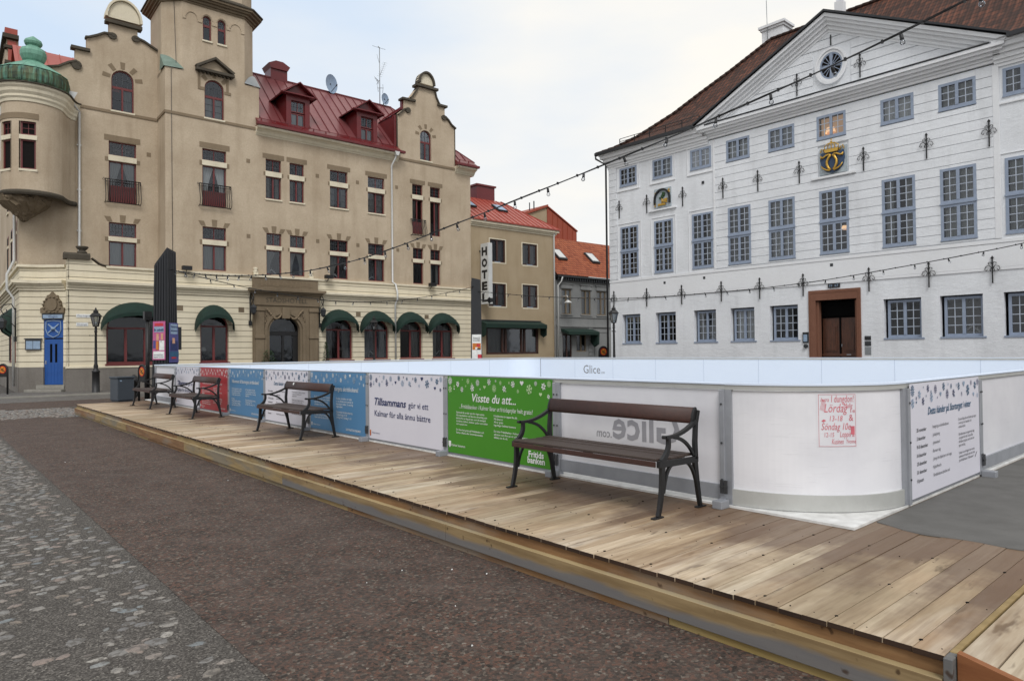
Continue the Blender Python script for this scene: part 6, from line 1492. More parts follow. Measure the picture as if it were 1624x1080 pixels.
for i, (a, b) in enumerate(GW):
    if i in (2, 6, 7): candle_arch(town, b-.42, .30, 2.24, 'candle arch in a ground floor white building window, %s' % {2:'third from its left', 6:'second right of the doorway', 7:'third right of the doorway'}[i], .5)
candle_arch(town, 19.0, .11, 5.90, 'candle arch in the tall white building window cut by the photo edge', .5)

# ================================================================ SECOND HOTEL WING
def hthing(name, x, y, label, cat, group=None): return thing(name, hloc(x, y), HR, label, cat, group)
X0, Y0 = 23.2, .30
wing = hthing('hotel_wing', X0, Y0, 'lower plain tan hotel wing with red metal roof beside the grey house', 'building')
OFF = (-X0, -Y0, 0)
def wb(): return MB(OFF)
ww = [(24.90,26.30,8.0,9.62),(27.90,29.35,8.0,9.58),(24.75,26.33,4.88,6.50),(27.88,29.35,4.88,6.55)]
c = wb(); c.slab(rect(23.2,31.15,0,10.55), [rect(*w_) for w_ in ww]+[rect(24.5,29.4,1.5,3.45)], .3, .6, reveal=.16); c.box(30.85,31.15,.61,9,0,10.55); c.build('wall', 'tan_plaster_plain', wing)
for a, b, z0, z1 in ww:
    f = wb(); f.ribbon([(a,z0),(a,z1),(b,z1),(b,z0),(a,z0)], .285, .3, .10, 1); f.build('window_surround', 'cream_trim', wing)
    f = MB(); leafs(f, b-a, 0, z1-z0, .06, .10, .13); f.cur = 2; room(f, -.02, b-a+.02, -.02, z1-z0+.02, .14, .7); fo = f.build('window', ['bench_brown','bench_brown','room_dark'], wing, (a-X0, .0, z0))
    g_ = MB(); g_.flat(rect(.05, b-a-.05, .05, z1-z0-.05), .10); g_.build('pane', 'pane', fo); curtains(fo, b-a-.2, z1-z0-.2, (.1, .3, .1), 'side')
    s = MB(); s.box(.45, b-a-.45, .0, .06, .02, .06); s.build('sill', 'ink_pale', fo)
f = MB(); w_ = 4.9
for x in (0, 1.42, 1.72, 3.2, 3.5, 4.72): f.box(x, x+.18, .05, .14, 0, 1.95)
f.box(0, w_, .05, .14, 0, .14); f.box(0, w_, .05, .14, 1.8, 1.95); f.cur = 1; room(f, -.02, w_+.02, -.02, 1.97, .16, 1.2); fo = f.build('shop_window', ['bench_brown','room_dark'], wing, (24.5-X0, 0, 1.5))
g_ = MB(); g_.flat(rect(.05, w_-.05, .05, 1.9), .10); g_.build('pane', 'pane', fo); curtains(fo, 4.6, 1.8, (.15, .3, .1), 'side')
a = wb(); a.prism([(.28,3.85),(-.42,3.62),(-.45,3.62),(-.45,3.34),(-.42,3.34),(-.40,3.55),(.28,3.80)], 'x', 23.95, 29.6); 
for x in (23.97, 29.58): a.prism([(.28,3.82),(-.42,3.6),(-.40,2.85),(-.05,2.7),(.28,2.9)], 'x', x-.015, x+.015)
a.build('awning', 'awning_green', wing); c = wb(); c.box(23.9,29.6,.2,.3,3.86,3.93); c.build('awning_box', 'iron', wing)
c = wb()
for z0, z1, e_ in ((10.38,10.5,.05),(10.5,10.62,.14),(10.62,10.78,.26)): c.box(23.2,31.15+e_,.3-e_,.5,z0,z1)
c.build('eaves_cornice', 'cream_trim', wing)
c = wb(); c.box(23.2,31.5,-.05,.15,10.79,10.88); c.build('gutter', 'roof_red', wing)
r_ = wb(); r_.quad([(23.2,.0,10.86),(31.5,.0,10.86),(28.9,4.0,13.35),(23.2,4.0,13.35)]); r_.quad([(31.5,.0,10.86),(31.5,9,10.86),(28.9,5,13.35),(28.9,4,13.35)]); r_.quad([(23.2,4,13.35),(28.9,4,13.35),(28.9,5,13.35),(23.2,5,13.35)]); r_.quad([(23.2,5,13.35),(28.9,5,13.35),(31.5,9,10.86),(23.2,9,10.86)]); wr = r_.build('roof', 'roof_red', wing)
sm3 = wb(); x = 23.4
while x < 31.4:
    t = 1 if x <= 28.9 else (31.5-x)/2.6; sm3.beam((x,0,10.88),(x,4.0*t,10.88+2.49*t),.03,.05); x += .5
sm3.beam((31.5,0,10.88),(28.9,4,13.38),.06,.06); sm3.build('standing_seams', 'roof_red', wr)
c = wb(); c.box(26.6,28.3,4.0,5.0,12.6,14.35); c.box(26.5,28.4,3.9,5.1,14.352,14.48); c.build('chimney', 'maroon_sheet', wr)
for x in (24.1, 27.0):
    c = wb(); yy = 1.9; z = 10.86+yy*.6225; c.hexa([(x,yy,z+.03),(x+.9,yy,z+.03),(x+.9,yy+.9,z+.6),(x,yy+.9,z+.6),(x,yy-.05,z+.14),(x+.9,yy-.05,z+.14),(x+.9,yy+.85,z+.70),(x,yy+.85,z+.70)]); c.cur = 1; c.quad([(x+.08,yy+.0,z+.18),(x+.82,yy+.0,z+.18),(x+.82,yy+.78,z+.69),(x+.08,yy+.78,z+.69)]); c.build('skylight', ['iron','ink_pale'], wr)
c = wb(); c.tube([(31.0,.15,10.7),(31.0,.22,10.4),(31.0,.22,.2)], .06, 8); c.build('drainpipe', 'white_pipe', wing)
# blade sign HOTEL
sg = hthing('hotel_sign', 24.0, .3, 'tall white vertical sign with black letters HOTEL standing out from the tan wing', 'sign')
b = MB(); b.box(-.12, .22, -1.15, -.28, 4.95, 9.1); b.build('sign_box', 'hotel_sign_white', sg, bev=.01)
b = MB(); b.box(-.02,.1,-.28,0,8.6,8.7); b.box(-.02,.1,-.28,0,5.3,5.4); b.build('bracket', 'iron', sg)
b = MB()
for i, ch_ in enumerate('HOTEL'):
    vs, fs = text_geo(ch_, 0, .06); mnx, mxx = min(v[0] for v in vs), max(v[0] for v in vs); s_ = .74; base = len(b.v)
    for vx, vy in vs: b.V(-.125, -.37-.70*(1-(vx-mnx)/(mxx-mnx))*1.0 if False else -1.05+.68*(1-(vx-mnx)/(mxx-mnx)), 8.25-i*.79+vy*s_*1.0) if False else b.V(-.125, -.40-.62*((vx-mnx)/(mxx-mnx)) if ch_ not in 'L' else -.42-.56*((vx-mnx)/(mxx-mnx)), 8.30-i*.79+vy*s_)
    for f in fs: b.F([base+k for k in f])
b.build('lettering', 'cable_black', sg)

# ================================================================ GREY HOUSE and rear building
X0, Y0 = 31.4, .5; OFF = (-X0, -Y0, 0)
house = hthing('grey_house', X0, Y0, 'two storey grey plaster house with orange tiled roof and two skylights', 'building')
gw = [(32.0,33.04,4.53,6.47),(34.15,35.22,4.53,6.45),(35.93,37.0,4.53,6.46),(38.2,39.3,4.53,6.45)]
c = MB(OFF); c.slab(rect(31.4,41.0,0,7.35), [rect(*w_) for w_ in gw]+[rect(33.55,34.65,1.62,2.98),rect(32.05,33.05,.1,2.98)], .5, .8, reveal=.15); c.build('wall', 'grey_plaster', house)
for i, (a, b, z0, z1) in enumerate(gw+[(33.55,34.65,1.62,2.98),(32.05,33.05,.1,2.98)]):
    f = MB(); leafs(f, b-a, 0, z1-z0, .06, .08, .10, 1, 1 if i > 3 else 1); 
    if i < 4: f.box(.08, b-a-.08, .055, .11, (z1-z0)*.68, (z1-z0)*.68+.07)
    f.cur = 2; room(f, -.02, b-a+.02, -.02, z1-z0+.02, .14, .7); fo = f.build('window' if i < 5 else 'door', ['brown_stone' if i < 5 else 'bench_brown','brown_stone','room_dark'], house, (a-X0, 0, z0))
    g_ = MB(); g_.flat(rect(.05, b-a-.05, .05, z1-z0-.05), .10); g_.build('pane', 'pane', fo); 
    if i < 4: curtains(fo, b-a-.16, z1-z0-.16, (.08, .25, .08), 'full')
c = MB(OFF)
for a, b, z0, z1 in gw: c.box(a-.12,b+.12,.42,.5,z1+.05,z1+.14); c.box(a-.05,b+.05,.45,.5,z1+.14,z1+.38); c.box(a-.15,b+.15,.40,.5,z1+.38,z1+.46); c.box(a-.1,b+.1,.42,.5,z0-.1,z0)
c.box(31.4,41,.44,.5,4.28,4.36); c.box(31.4,41,.40,.5,3.55,3.68)
z = .1
while z < 3.4: c.box(31.4,31.85,.455,.5,z,z+.26); c.box(34.9,35.35,.455,.5,z,z+.26); z += .3
c.slab(rect(35.6,37.2,.3,3.3), [rect(35.75,37.05,.45,3.15)], .46, .5)
c.build('stucco_mouldings', 'grey_plaster', house)
c = MB(OFF); c.box(31.3,41,.1,.5,7.35,7.48)
x = 31.4
while x < 41: c.box(x,x+.10,.2,.5,7.12,7.34); x += .26
c.build('eaves_brackets', 'iron', house)
r_ = MB(OFF); L_ = math.hypot(3.9, 3.6); r_.quad([(31.2,.05,7.5),(41.6,.05,7.5),(41.6,4.0,11.08),(31.2,4.0,11.08)], [(0,0),(10.4,0),(10.4,L_),(0,L_)]); r_.quad([(31.2,4.0,11.08),(41.6,4.0,11.08),(41.6,8,7.5),(31.2,8,7.5)], [(0,L_),(10.4,L_),(10.4,0),(0,0)]); hr = r_.build('roof', 'roof_tiles_orange', house)
c = MB(OFF); c.quad([(31.4,.5,7.3),(31.4,7.6,7.3),(31.4,4,10.9),(31.4,3.9,10.9)]); c.build('gable_wall', 'grey_plaster', house)
for a in (32.75, 36.55):
    c = MB(OFF); yy = 1.55; z = 7.5+(yy-.05)*.9063; k = .9063
    c.hexa([(a,yy,z+.02),(a+.95,yy,z+.02),(a+.95,yy+1.0,z+k+.02),(a,yy+1.0,z+k+.02),(a,yy-.08,z+.14),(a+.95,yy-.08,z+.14),(a+.95,yy+.92,z+k+.14),(a,yy+.92,z+k+.14)]); c.cur = 1; c.quad([(a+.1,yy+.02,z+.25),(a+.85,yy+.02,z+.25),(a+.85,yy+.82,z+.75*k+.245+.05),(a+.1,yy+.82,z+.75*k+.245+.05)]); c.build('skylight', ['iron','hotel_sign_white'], hr)
c = MB(OFF); c.tube([(31.75,.1,7.35),(31.75,.25,7.0),(31.55,.4,6.7),(31.55,.4,.3)], .055, 8); c.build('drainpipe', 'white_pipe', house)
a = MB(OFF); a.prism([(.5,3.42),(-.35,3.15),(-.35,2.92),(.5,3.2)], 'x', 31.9, 35.3); a.prism([(.5,3.4),(-.35,3.15),(-.3,2.2),(.1,2.0),(.5,2.4)], 'x', 35.1, 35.3); a.build('awning', 'awning_green', house)
rear = hthing('rear_building', 33, 6.2, 'rear building clad in rust red sheet, rising above the grey house roof', 'building')
c = MB((-33,-6.2,0)); c.prism([(33.0,0),(35.86,0),(35.86,14.2),(33.0,13.1)], 'y', 6.25, 11); c.build('wall', 'tan_plaster_plain', rear)
c = MB((-33,-6.2,0)); c.prism([(35.865,0),(39.45,0),(39.45,12.4),(35.865,14.2)], 'y', 6.2, 11)
for x in (36.5,37.1,37.7,38.3,38.9): c.box(x,x+.03,6.16,6.2,9,12.4+(39.45-x)*.5)
c.build('sheet_cladding', 'orange_sheet', rear)
c = MB((-33,-6.2,0)); c.hexa([(32.9,6.1,13.1),(35.9,6.1,14.25),(35.9,11,14.25),(32.9,11,13.1),(32.9,6.1,13.3),(35.9,6.1,14.45),(35.9,11,14.45),(32.9,11,13.3)]); c.hexa([(35.9,6.1,14.22),(39.5,6.1,12.42),(39.5,11,12.42),(35.9,11,14.22),(35.9,6.1,14.32),(39.5,6.1,12.52),(39.5,11,12.52),(35.9,11,14.32)]); c.build('roof', 'orange_sheet', rear)
c = MB((-33,-6.2,0)); c.tube([(34.0,6.4,13.3),(34.0,6.4,14.4)], .05, 6); c.tube([(34.5,6.4,13.5),(34.5,6.4,14.6)], .06, 6); c.build('flue', 'iron', rear)

# ================================================================ ROOFTOP AERIALS
def place(mb, name, mats, loc, label, cat, group=None, rz=HR, bev=0):
    o = mb.build(name, mats, None, loc, bev); o.rotation_euler = (0, 0, R(rz)); return tag(o, label, cat, group)
a = thing('roof_antenna', hloc(18.55, 4.3), HR, 'tall thin television aerial mast on the hotel ridge', 'antenna')
c = MB(); c.tube([(0,0,18.6),(0,0,22.75)], .028, 6); c.build('mast', 'zinc', a)
c = MB(); c.tube([(-.55,0,22.72),(.45,0,22.72)], .012, 4); c.tube([(-.12,0,22.8),(0,0,22.7)], .03, 5)
c.tube([(-.15,.1,22.25),(.0,0,21.6)], .012, 4); c.tube([(0,0,20.75),(.25,-.3,21.65)], .012, 4)
for k in range(8): t = k/7; c.tube([(.25*t-.18,-.3*t,20.75+.9*t),(.25*t+.18,-.3*t,20.75+.9*t)], .006, 4)
c.tube([(0,0,20.5),(-.15,.2,20.2)], .012, 4)
for k in range(7): t = k/6; c.tube([(-.15-.25*t,.1,20.55-.05*t+.2*t),(.0-.05*t,.1,20.35-.2*t+.1)], .006, 4)
c.tube([(-.18,-.1,20.3),(-.22,-.1,19.9),(-.17,-.1,19.6)], .014, 4); c.tube([(.18,-.1,20.2),(.20,-.1,19.9),(.16,-.1,19.6)], .014, 4); c.tube([(-.22,-.1,19.85),(.22,-.1,19.95)], .02, 4); c.build('yagi_arms', 'zinc', a)
def dish(x, y, z, r, lab, turn):
    d = thing('satellite_dish', hloc(x, y, z), HR+turn, lab, 'satellite dish')
    c = MB(); prof = [(r*i/8, .18*r*(i/8)**2) for i in range(9)]; c.smooth = True; rows = []
    for rr_, dz in prof: rows.append([c.V(max(rr_,.001)*math.cos(R(20*k))*.85, dz, max(rr_,.001)*math.sin(R(20*k))) for k in range(18)])
    for i in range(8):
        for k in range(18): c.F((rows[i][k], rows[i][(k+1)%18], rows[i+1][(k+1)%18], rows[i+1][k]))
    c.build('reflector', 'ink_pale', d)
    c = MB(); c.tube([(0,.0,-r*.9),(0,r*.9,-r*.3)], .02, 5); c.tube([(0,r*.85,-.38*r),(0,r*.95,-.2*r)], .05, 6); c.tube([(0,-.1,-r*1.3),(0,-.1,0)], .035, 6); c.tube([(0,-.1,0),(0,.02,0)], .05, 6); c.build('feed_arm', 'iron', d)
dish(14.9, 4.25, 19.30, .62, 'large white satellite dish on the hotel ridge between the dormers', -160); dish(18.85, 4.2, 19.2, .40, 'small dark satellite dish at the foot of the aerial mast', -165)

# ================================================================ STREET LAMPS
def street_lamp(loc, label):
    t = thing('street_lamp', loc, 0, label, 'street lamp', 'old fashioned lantern posts on the square')
    c = MB(); c.lathe([(0,0),(.19,0),(.19,.05),(.16,.07),(.15,.95),(.17,.97),(.17,1.02),(.11,1.06),(.085,1.15),(.10,1.22),(.065,1.35),(.055,1.9),(.048,2.75),(.07,2.8),(.05,2.86),(.06,2.92),(.045,3.0),(.07,3.02),(0,3.03)], (0,0,0), 14); c.tube([(-.24,0,2.62),(.24,0,2.62)], .018, 6); c.lathe([(0,-.03),(.03,0),(0,.03)], (-.25,0,2.62), 6); c.lathe([(0,-.03),(.03,0),(0,.03)], (.25,0,2.62), 6); c.build('post', 'black_iron', t)
    l = MB()
    for k in range(6):
        a = R(60*k); l.tube([(.11*math.cos(a),.11*math.sin(a),3.03),(.21*math.cos(a),.21*math.sin(a),3.48)], .012, 4)
    l.lathe([(.12,3.02),(.13,3.05)], (0,0,0), 6); l.lathe([(.24,3.47),(.25,3.50),(.16,3.62),(.10,3.66),(.10,3.70),(.12,3.72),(.05,3.78),(.03,3.86),(0,3.9)], (0,0,0), 6, smooth=False); ln = l.build('lantern', 'black_iron', t)
    g = MB(); g.lathe([(.105,3.05),(.20,3.46)], (0,0,0), 6, smooth=False); g.build('glass', 'pane', ln); g = MB(); g.lathe([(0,3.1),(.035,3.12),(.04,3.22),(0,3.26)], (0,0,0), 8); g.build('lamp_bulb', 'ink_white', ln)
    return t
l0 = street_lamp((6.22, 35.69, 0), 'black lantern post on the pavement right of the blue door')
copy_tree(l0, (20.55, 35.84, 0), 10, 'black lantern post before the green awnings right of the portal')
copy_tree(l0, (25.44, 21.54, 0), 20, 'black lantern post at the left corner of the white building')
# wall lanterns
def wall_lantern(loc, rz, label, s=1.0):
    t = thing('wall_lantern', loc, rz, label, 'wall lantern', 'scrolled iron wall lanterns')
    c = MB(); c.tube([(0,-.03,-1.5),(0,-.03,0)], .035, 6); c.box(-.08,.08,-.08,0,-1.6,-1.35); c.tube([(0,-.04,-.1),(0,-.2,.18),(0,-.5,.12),(0,-.62,-.12),(0,-.5,-.32),(0,-.36,-.22),(0,-.4,-.08)], .025, 6); c.tube([(0,-.04,-.9),(0,-.22,-.7),(0,-.2,-.45),(0,-.5,-.32)], .02, 6); c.tube([(0,-.55,-.3),(0,-.55,-.5)], .015, 5); br_ = c.build('bracket', 'black_iron', t)
    c = MB(); c.lathe([(.03,-.48),(.18,-.62),(.19,-.66),(.17,-.67),(.13,-.95),(.05,-1.02),(0,-1.06)], (0,-.55,0), 6, smooth=False); c.build('lantern', 'iron', t); return t
wl = wall_lantern(hloc(8.20, -.02, 4.85), HR, 'scrolled black wall lantern left of the hotel portal'); copy_tree(wl, hloc(12.14, -.02, 4.8), HR, 'scrolled black wall lantern right of the hotel portal')
copy_tree(wl, hloc(-1.9, 2.3, 4.0), HR-75, 'black wall lantern on the side street wall at the left photo edge')

# ================================================================ ADVERTISING PYLONS
def pylon(loc, rz, label, posters, flood=None):
    t = thing('advertising_pylon', loc, rz, label, 'advertising column', 'tall black advertising pylons')
    c = MB(); ht = 5.35
    base = [(-.42,.10),(.02,-.36),(.40,.08),(.0,.42)]; top = [(-.33,.08),(.02,-.27),(.32,.06),(.0,.32)]; zt = [4.80,5.35,5.25,4.75]
    a = [c.V(x, y, 0) for x, y in base]; b = [c.V(x, y, z) for (x, y), z in zip(top, zt)]
    c.F(a[::-1]); c.F(b)
    for i in range(4): c.F((a[i], a[(i+1)%4], b[(i+1)%4], b[i]))
    c.build('body', 'pylon_black', t)
    r = MB()      # raised ribs on the two front faces
    for (i, j) in ((0,1),(1,2)):
        p0, p1, q0, q1 = Vector((*base[i],0)), Vector((*base[j],0)), Vector((*top[i],zt[i])), Vector((*top[j],zt[j])); nn = (p1-p0).cross(Vector((0,0,1))).normalized()
        for k in range(5):
            f = (k+.35)/5; r.beam(p0.lerp(p1, f)-nn*.004+Vector((0,0,.1)), q0.lerp(q1, f)-nn*.004-Vector((0,0,.08)), .07, .05, up=nn)
    r.build('ribs', 'pylon_black', t)
    for face, z0, z1, kind in posters:
        i, j = face; p0, p1 = Vector((*base[i],0)), Vector((*base[j],0)); d = (p1-p0).normalized(); nn = d.cross(Vector((0,0,1))).normalized()
        def P(u, v, e=0): 
            w_ = (p1-p0).length; f = (z0+(z1-z0)*v)/5.2; cpt = p0.lerp(p1, .5)+(d*(u-.5)*w_*.86)*(1-.2*f); 
            tt = Vector((*top[i],0)).lerp(Vector((*top[j],0)), .5)-p0.lerp(p1, .5); return cpt+tt*f*.9+nn*(.055+e)+Vector((0,0,z0+(z1-z0)*v))
        def pq(mb, u0, u1, v0, v1, e=0): mb.quad([P(u0,v0,e),P(u1,v0,e),P(u1,v1,e),P(u0,v1,e)])
        m1 = MB(); m1.hexa([P(0,0,-.02),P(1,0,-.02),P(1,0,0),P(0,0,0),P(0,1,-.02),P(1,1,-.02),P(1,1,0),P(0,1,0)]); 
        main, extra = {'pink': ('poster_pink', [('ink_white',.06,.94,.03,.22),('ink_pale',.1,.9,.72,.86),('ink_red',.15,.85,.88,.95),('skin_tone',.3,.5,.5,.68),('skin_tone',.68,.86,.52,.68),('ink_white',.55,.95,.25,.5),('poster_purple',.05,.25,.3,.5),('ink_black',.66,.72,.46,.49),('poster_orange',.3,.5,.26,.48)]),
                       'blue': ('poster_purple', [('ink_pale',.1,.9,.72,.97),('ink_navy',.1,.9,.3,.55),('skin_tone',.3,.6,.48,.62),('ink_red',.2,.7,.1,.14),('ink_teal',.0,1,.15,.28)]),
                       'food': ('ink_white', [('poster_orange',.05,.95,.40,.66),('ink_red',.5,.85,.52,.63),('ink_white',.35,.6,.42,.5),('ink_red',.6,1,.03,.22),('ink_black',.55,.9,.40,.46)]),
                       'small': ('ink_pale', [])}[kind]
        o = m1.build('poster', main, t)
        mats = sorted(set(x[0] for x in extra)); m2 = MB()
        for e_, (mt, u0, u1, v0, v1) in enumerate(extra): m2.cur = mats.index(mt); pq(m2, u0, u1, v0, v1, .003+.001*e_)
        if kind == 'food' or kind == 'pink' or kind == 'blue':
            mats.append('ink_black' if kind == 'food' else 'ink_navy'); m2.cur = len(mats)-1
            lines = {'food': [('ENJOY', .86, .05), ('STADSHOTELLETS', .80, .05), ('JULBORD', .74, .05)], 'pink': [('En julkväll', .75, .09), ('med musik och humor', .12, .04), ('biljetter i kassan', .06, .04)], 'blue': [('Stora', .88, .08), ('showen', .78, .08)]}[kind]
            for st, v, s_ in lines:
                vs, fs = text_geo(st, 0, .02); mn, mx_ = min(q[0] for q in vs), max(q[0] for q in vs); base_ = len(m2.v)
                for vx, vy in vs: m2.V(*P(.12+.76*(vx-mn)/(mx_-mn), v+vy*s_*.9, .015))
                for f in fs: m2.F([base_+k for k in f])
        if mats: m2.build('poster_print', mats, o)
    if flood:
        fx, fy, fz = flood; s = MB(); s.beam((.2,.1,fz+.1),(fx,fy,fz+.1),.05); s.hexa([(fx-.0,fy-.16,fz+.1),(fx,fy,fz-.06),(fx+.06,fy,fz-.06),(fx+.06,fy-.16,fz+.1),(fx,fy,fz+.26),(fx,fy+.16,fz+.1),(fx+.06,fy+.16,fz+.1),(fx+.06,fy,fz+.26)]); s.beam((fx+.062,fy-.06,fz+.1),(fx+.075,fy+.1,fz+.1),.2,.2,up=(0,.7,.7)); s.cur = 1; s.beam((fx+.076,fy-.05,fz+.1),(fx+.080,fy+.09,fz+.1),.14,.14,up=(0,.7,.7)); s.build('floodlight', ['black_iron','ink_white'], t)
    return t
pylon((6.48, 25.30, 0), -10, 'tall black ribbed pylon behind the leftmost benches with pink and blue posters', [((0,1),1.55,2.85,'pink'),((1,2),1.45,2.8,'blue')])
pylon((20.95, 26.6, 0), -87, 'tall black ribbed pylon with food poster near the hotel sign', [((1,2),1.3,2.55,'food')], (.42,.52,4.15))
# ================================================================ STREET THINGS at the left
bn = thing('litter_bin', (5.85, 28.7, 0), 15, 'dark grey square litter bin beside the left end of the deck', 'bin')
c = MB(); c.box(-.30,.30,-.28,.28,.05,.86); c.box(-.27,.27,-.25,.25,0,.05); c.build('body', 'bin_grey', bn, bev=.02); c = MB(); c.box(-.33,.33,-.31,.31,.862,.93); c.build('lid', 'bin_grey', bn, bev=.02); c = MB(); c.box(-.22,-.15,-.283,-.281,.76,.80); c.build('label_print', 'ink_pale', bn)
bo = MB(); bo.lathe([(0,0),(.17,0),(.17,.62),(.20,.64),(.2,.70),(.14,.82),(.05,.9),(0,.92)], (0,0,0), 16); tag(bo.build('bollard', 'black_iron', None, (6.85, 31.5, 0)), 'round topped dark bollard behind the grey litter bin', 'bollard')
def hoop_sign(loc, rz, label):
    t = thing('hoop_sign', loc, rz, label, 'sign stand', 'arched stands with orange round signs')
    pts = [(-.22,0,0),(-.22,0,1.15)]+[(.22*-math.cos(R(a)),0,1.15+.22*math.sin(R(a))) for a in range(20,161,20)]+[(.22,0,1.15),(.22,0,0)]
    c = MB(); c.tube(pts, .04, 6); c.box(-.2,.2,-.02,.02,.82,.90); c.prism([(-.18,.9),(.18,.9)]+[(.18*math.cos(R(a)),1.15+.18*math.sin(R(a))) for a in range(0,181,20)], 'y', -.012, .012); c.build('hoop', 'black_iron', t)
    c = MB(); c.tube([(0,-.016,1.14),(0,-.020,1.14)], .17, 20); c.cur = 1; c.tube([(0,-.021,1.14),(0,-.023,1.14)], .13, 20); c.cur = 2; c.beam((-.10,-.026,1.22),(.10,-.026,1.06),.025,.004,up=(0,1,0)); c.beam((-.09,-.025,1.10),(.06,-.025,1.20),.03,.003,up=(0,1,0)); c.beam((-.03,-.025,1.08),(.09,-.025,1.10),.03,.003,up=(0,1,0)); c.build('round_sign', ['sign_red','yellow_sign','cable_black'], t); return t
h0 = hoop_sign((2.95, 37.2, 0), -45, 'arched stand with orange round sign at the far left photo edge'); copy_tree(h0, (5.98, 26.3, 0), -75, 'arched stand with orange sign seen nearly edge on, beside the litter bin'); copy_tree(h0, (33.2, 29.0, 0), -30, 'arched stand with orange round sign in front of the grey house').scale = (1.3,1.3,1.42)
c = MB(); c.tube([(0,0,0),(0,0,2.95)], .07, 8); c.box(-.12,.12,-.12,.12,2.96,3.25); c.tube([(0,-.12,3.1),(0,-.16,3.1)], .07, 8); c.box(-.03,.03,-.1,-.07,1.7,1.78); tag(c.build('camera_pole', 'black_iron', None, (6.22, 26.6, 0)), 'slim black pole with a small box head left of the tall pylon', 'pole')
c = MB(); c.box(0,.10,-.04,.04,0,2.75); c.box(.1,1.2,-.03,.03,1.9,2.75); o = c.build('parasol_frame', 'pylon_black', None, (6.35,27.4,0)); tag(o, 'dark folded outdoor panel behind the black pole by the pylon', 'panel')
# bicycle at the left edge
bk = thing('bicycle', (2.75, 38.1, 0), 80, 'dark bicycle parked by the wall at the left photo edge', 'bicycle')
for x in (0, 1.05):
    c = MB(); c.tube([(x+.33*math.cos(R(a)),0,.34+.33*math.sin(R(a))) for a in range(0,361,20)], .018, 6)
    for k in range(8): c.tube([(x,0,.34),(x+.33*math.cos(R(45*k)),0,.34+.33*math.sin(R(45*k)))], .003, 3)
    c.build('wheel', 'cable_black', bk)
c = MB(); c.tube([(0,0,.34),(.42,0,.32),(.30,0,.85),(0,0,.34)], .016, 6); c.tube([(.42,0,.32),(.88,0,.80),(.32,0,.76)], .018, 6); c.tube([(1.05,0,.34),(.88,0,.80),(.85,0,1.0)], .018, 6); c.tube([(.80,-.26,1.02),(.85,0,1.0),(.80,.26,1.02)], .014, 6); c.build('frame', 'iron', bk)
c = MB(); c.lathe([(0,0),(.1,0),(.09,.05),(0,.07)], (.28,0,.88), 8); c.build('saddle', 'cable_black', bk)
# street name signs on the hotel pier
for z, st, lab in ((3.50,'Östra Sjögatan','upper white street name sign right of the blue door'),(3.10,'Stortorget','lower white street name sign right of the blue door')):
    c = MB(); c.box(0,.62 if z > 3.3 else .48,-.02,0,0,.16); c.cur = 1; put_text(c, st, .04, .045, .10, -.023, width=.52 if z > 3.3 else .38); o = c.build('street_sign', ['ink_white','ink_navy'], None, hloc(.22, -.002, z)); o.rotation_euler = (0,0,R(HR)); tag(o, lab, 'street sign')
# plants by the portal
def shrub(loc, h, r, n, label, cone=True, mat='leaf_green'):
    t = thing('small_spruce' if cone else 'potted_bush', loc, 0, label, 'plant'); rnd = random.Random(n)
    c = MB(); c.tube([(0,0,0),(0,0,h*.9)], .02, 6, rr=[.025,.006]); c.lathe([(0,0),(.16,0),(.2,.35),(.0,.35)], (0,0,0), 12); c.build('stem', 'twig', t)
    c = MB()
    for i in range(n):
        z = .4+(h-.4)*rnd.random(); rr_ = (r*(1-(z-.4)/(h-.35)) if cone else r*math.sin(math.pi*min(1, (z-.3)/(h-.2)))**.6)*math.sqrt(rnd.random()); a = rnd.random()*6.283; p = Vector((rr_*math.cos(a), rr_*math.sin(a), z)); d = Vector((math.cos(a), math.sin(a), rnd.uniform(-.3,.5)))*rnd.uniform(.05,.11); s_ = d.cross(Vector((rnd.uniform(-1,1),rnd.uniform(-1,1),1))).normalized()*.018
        c.quad([p-s_, p+s_, p+d+s_*.3, p+d-s_*.3])
    c.build('foliage', mat, t); return t
shrub(hloc(12.30, -.55), 2.35, .34, 900, 'small dark spruce in a pot right of the hotel portal'); shrub(hloc(9.0, -.6), 1.9, .34, 700, 'low green bush in a pot left of the hotel entrance', False)
# candle arches and table lamps in the hotel
for i, (a, b) in enumerate(RW2):
    if i in (0, 2, 3): candle_arch(hotel, a+.38, .42, 6.16, 'candle arch in the upper hotel window above the %s' % {0:'portal', 2:'first awning right of the portal', 3:'second awning right of the portal'}[i], .5)
for i, x in enumerate((15.65, 18.2, 20.75)): 
    if i != 1: candle_arch(hotel, x, .5, 1.42, 'large candle arch under the %s green awning right of the portal' % ('second' if i == 0 else 'fourth'), .8)
candle_arch(wing, 3.0, .5, 1.66, 'candle arch in the middle of the tan wing shop window', .7)
for x in (6.15, 6.85): candle_arch(hotel, x-.0, .42, 6.2, 'candle arch in the %s leaf of the lowest tower window' % ('left' if x < 6.5 else 'right'), .28)
for (x, y, z, r, lab) in ((13.85, .9, 1.9, .17, 'white shaded table lamp in the window just right of the portal'), (5.98, .7, 1.9, .17, 'white shaded table lamp in the cream wall window left of the portal'), (25.9, 1.0, 2.05, .19, 'white shaded table lamp in the wide shop window of the tan wing')):
    m2, l = lampshade(x, y, z, r, lab, hloc); tag(m2.build('table_lamp', ['curtain_white', 'iron'], None, l), lab, 'lamp')
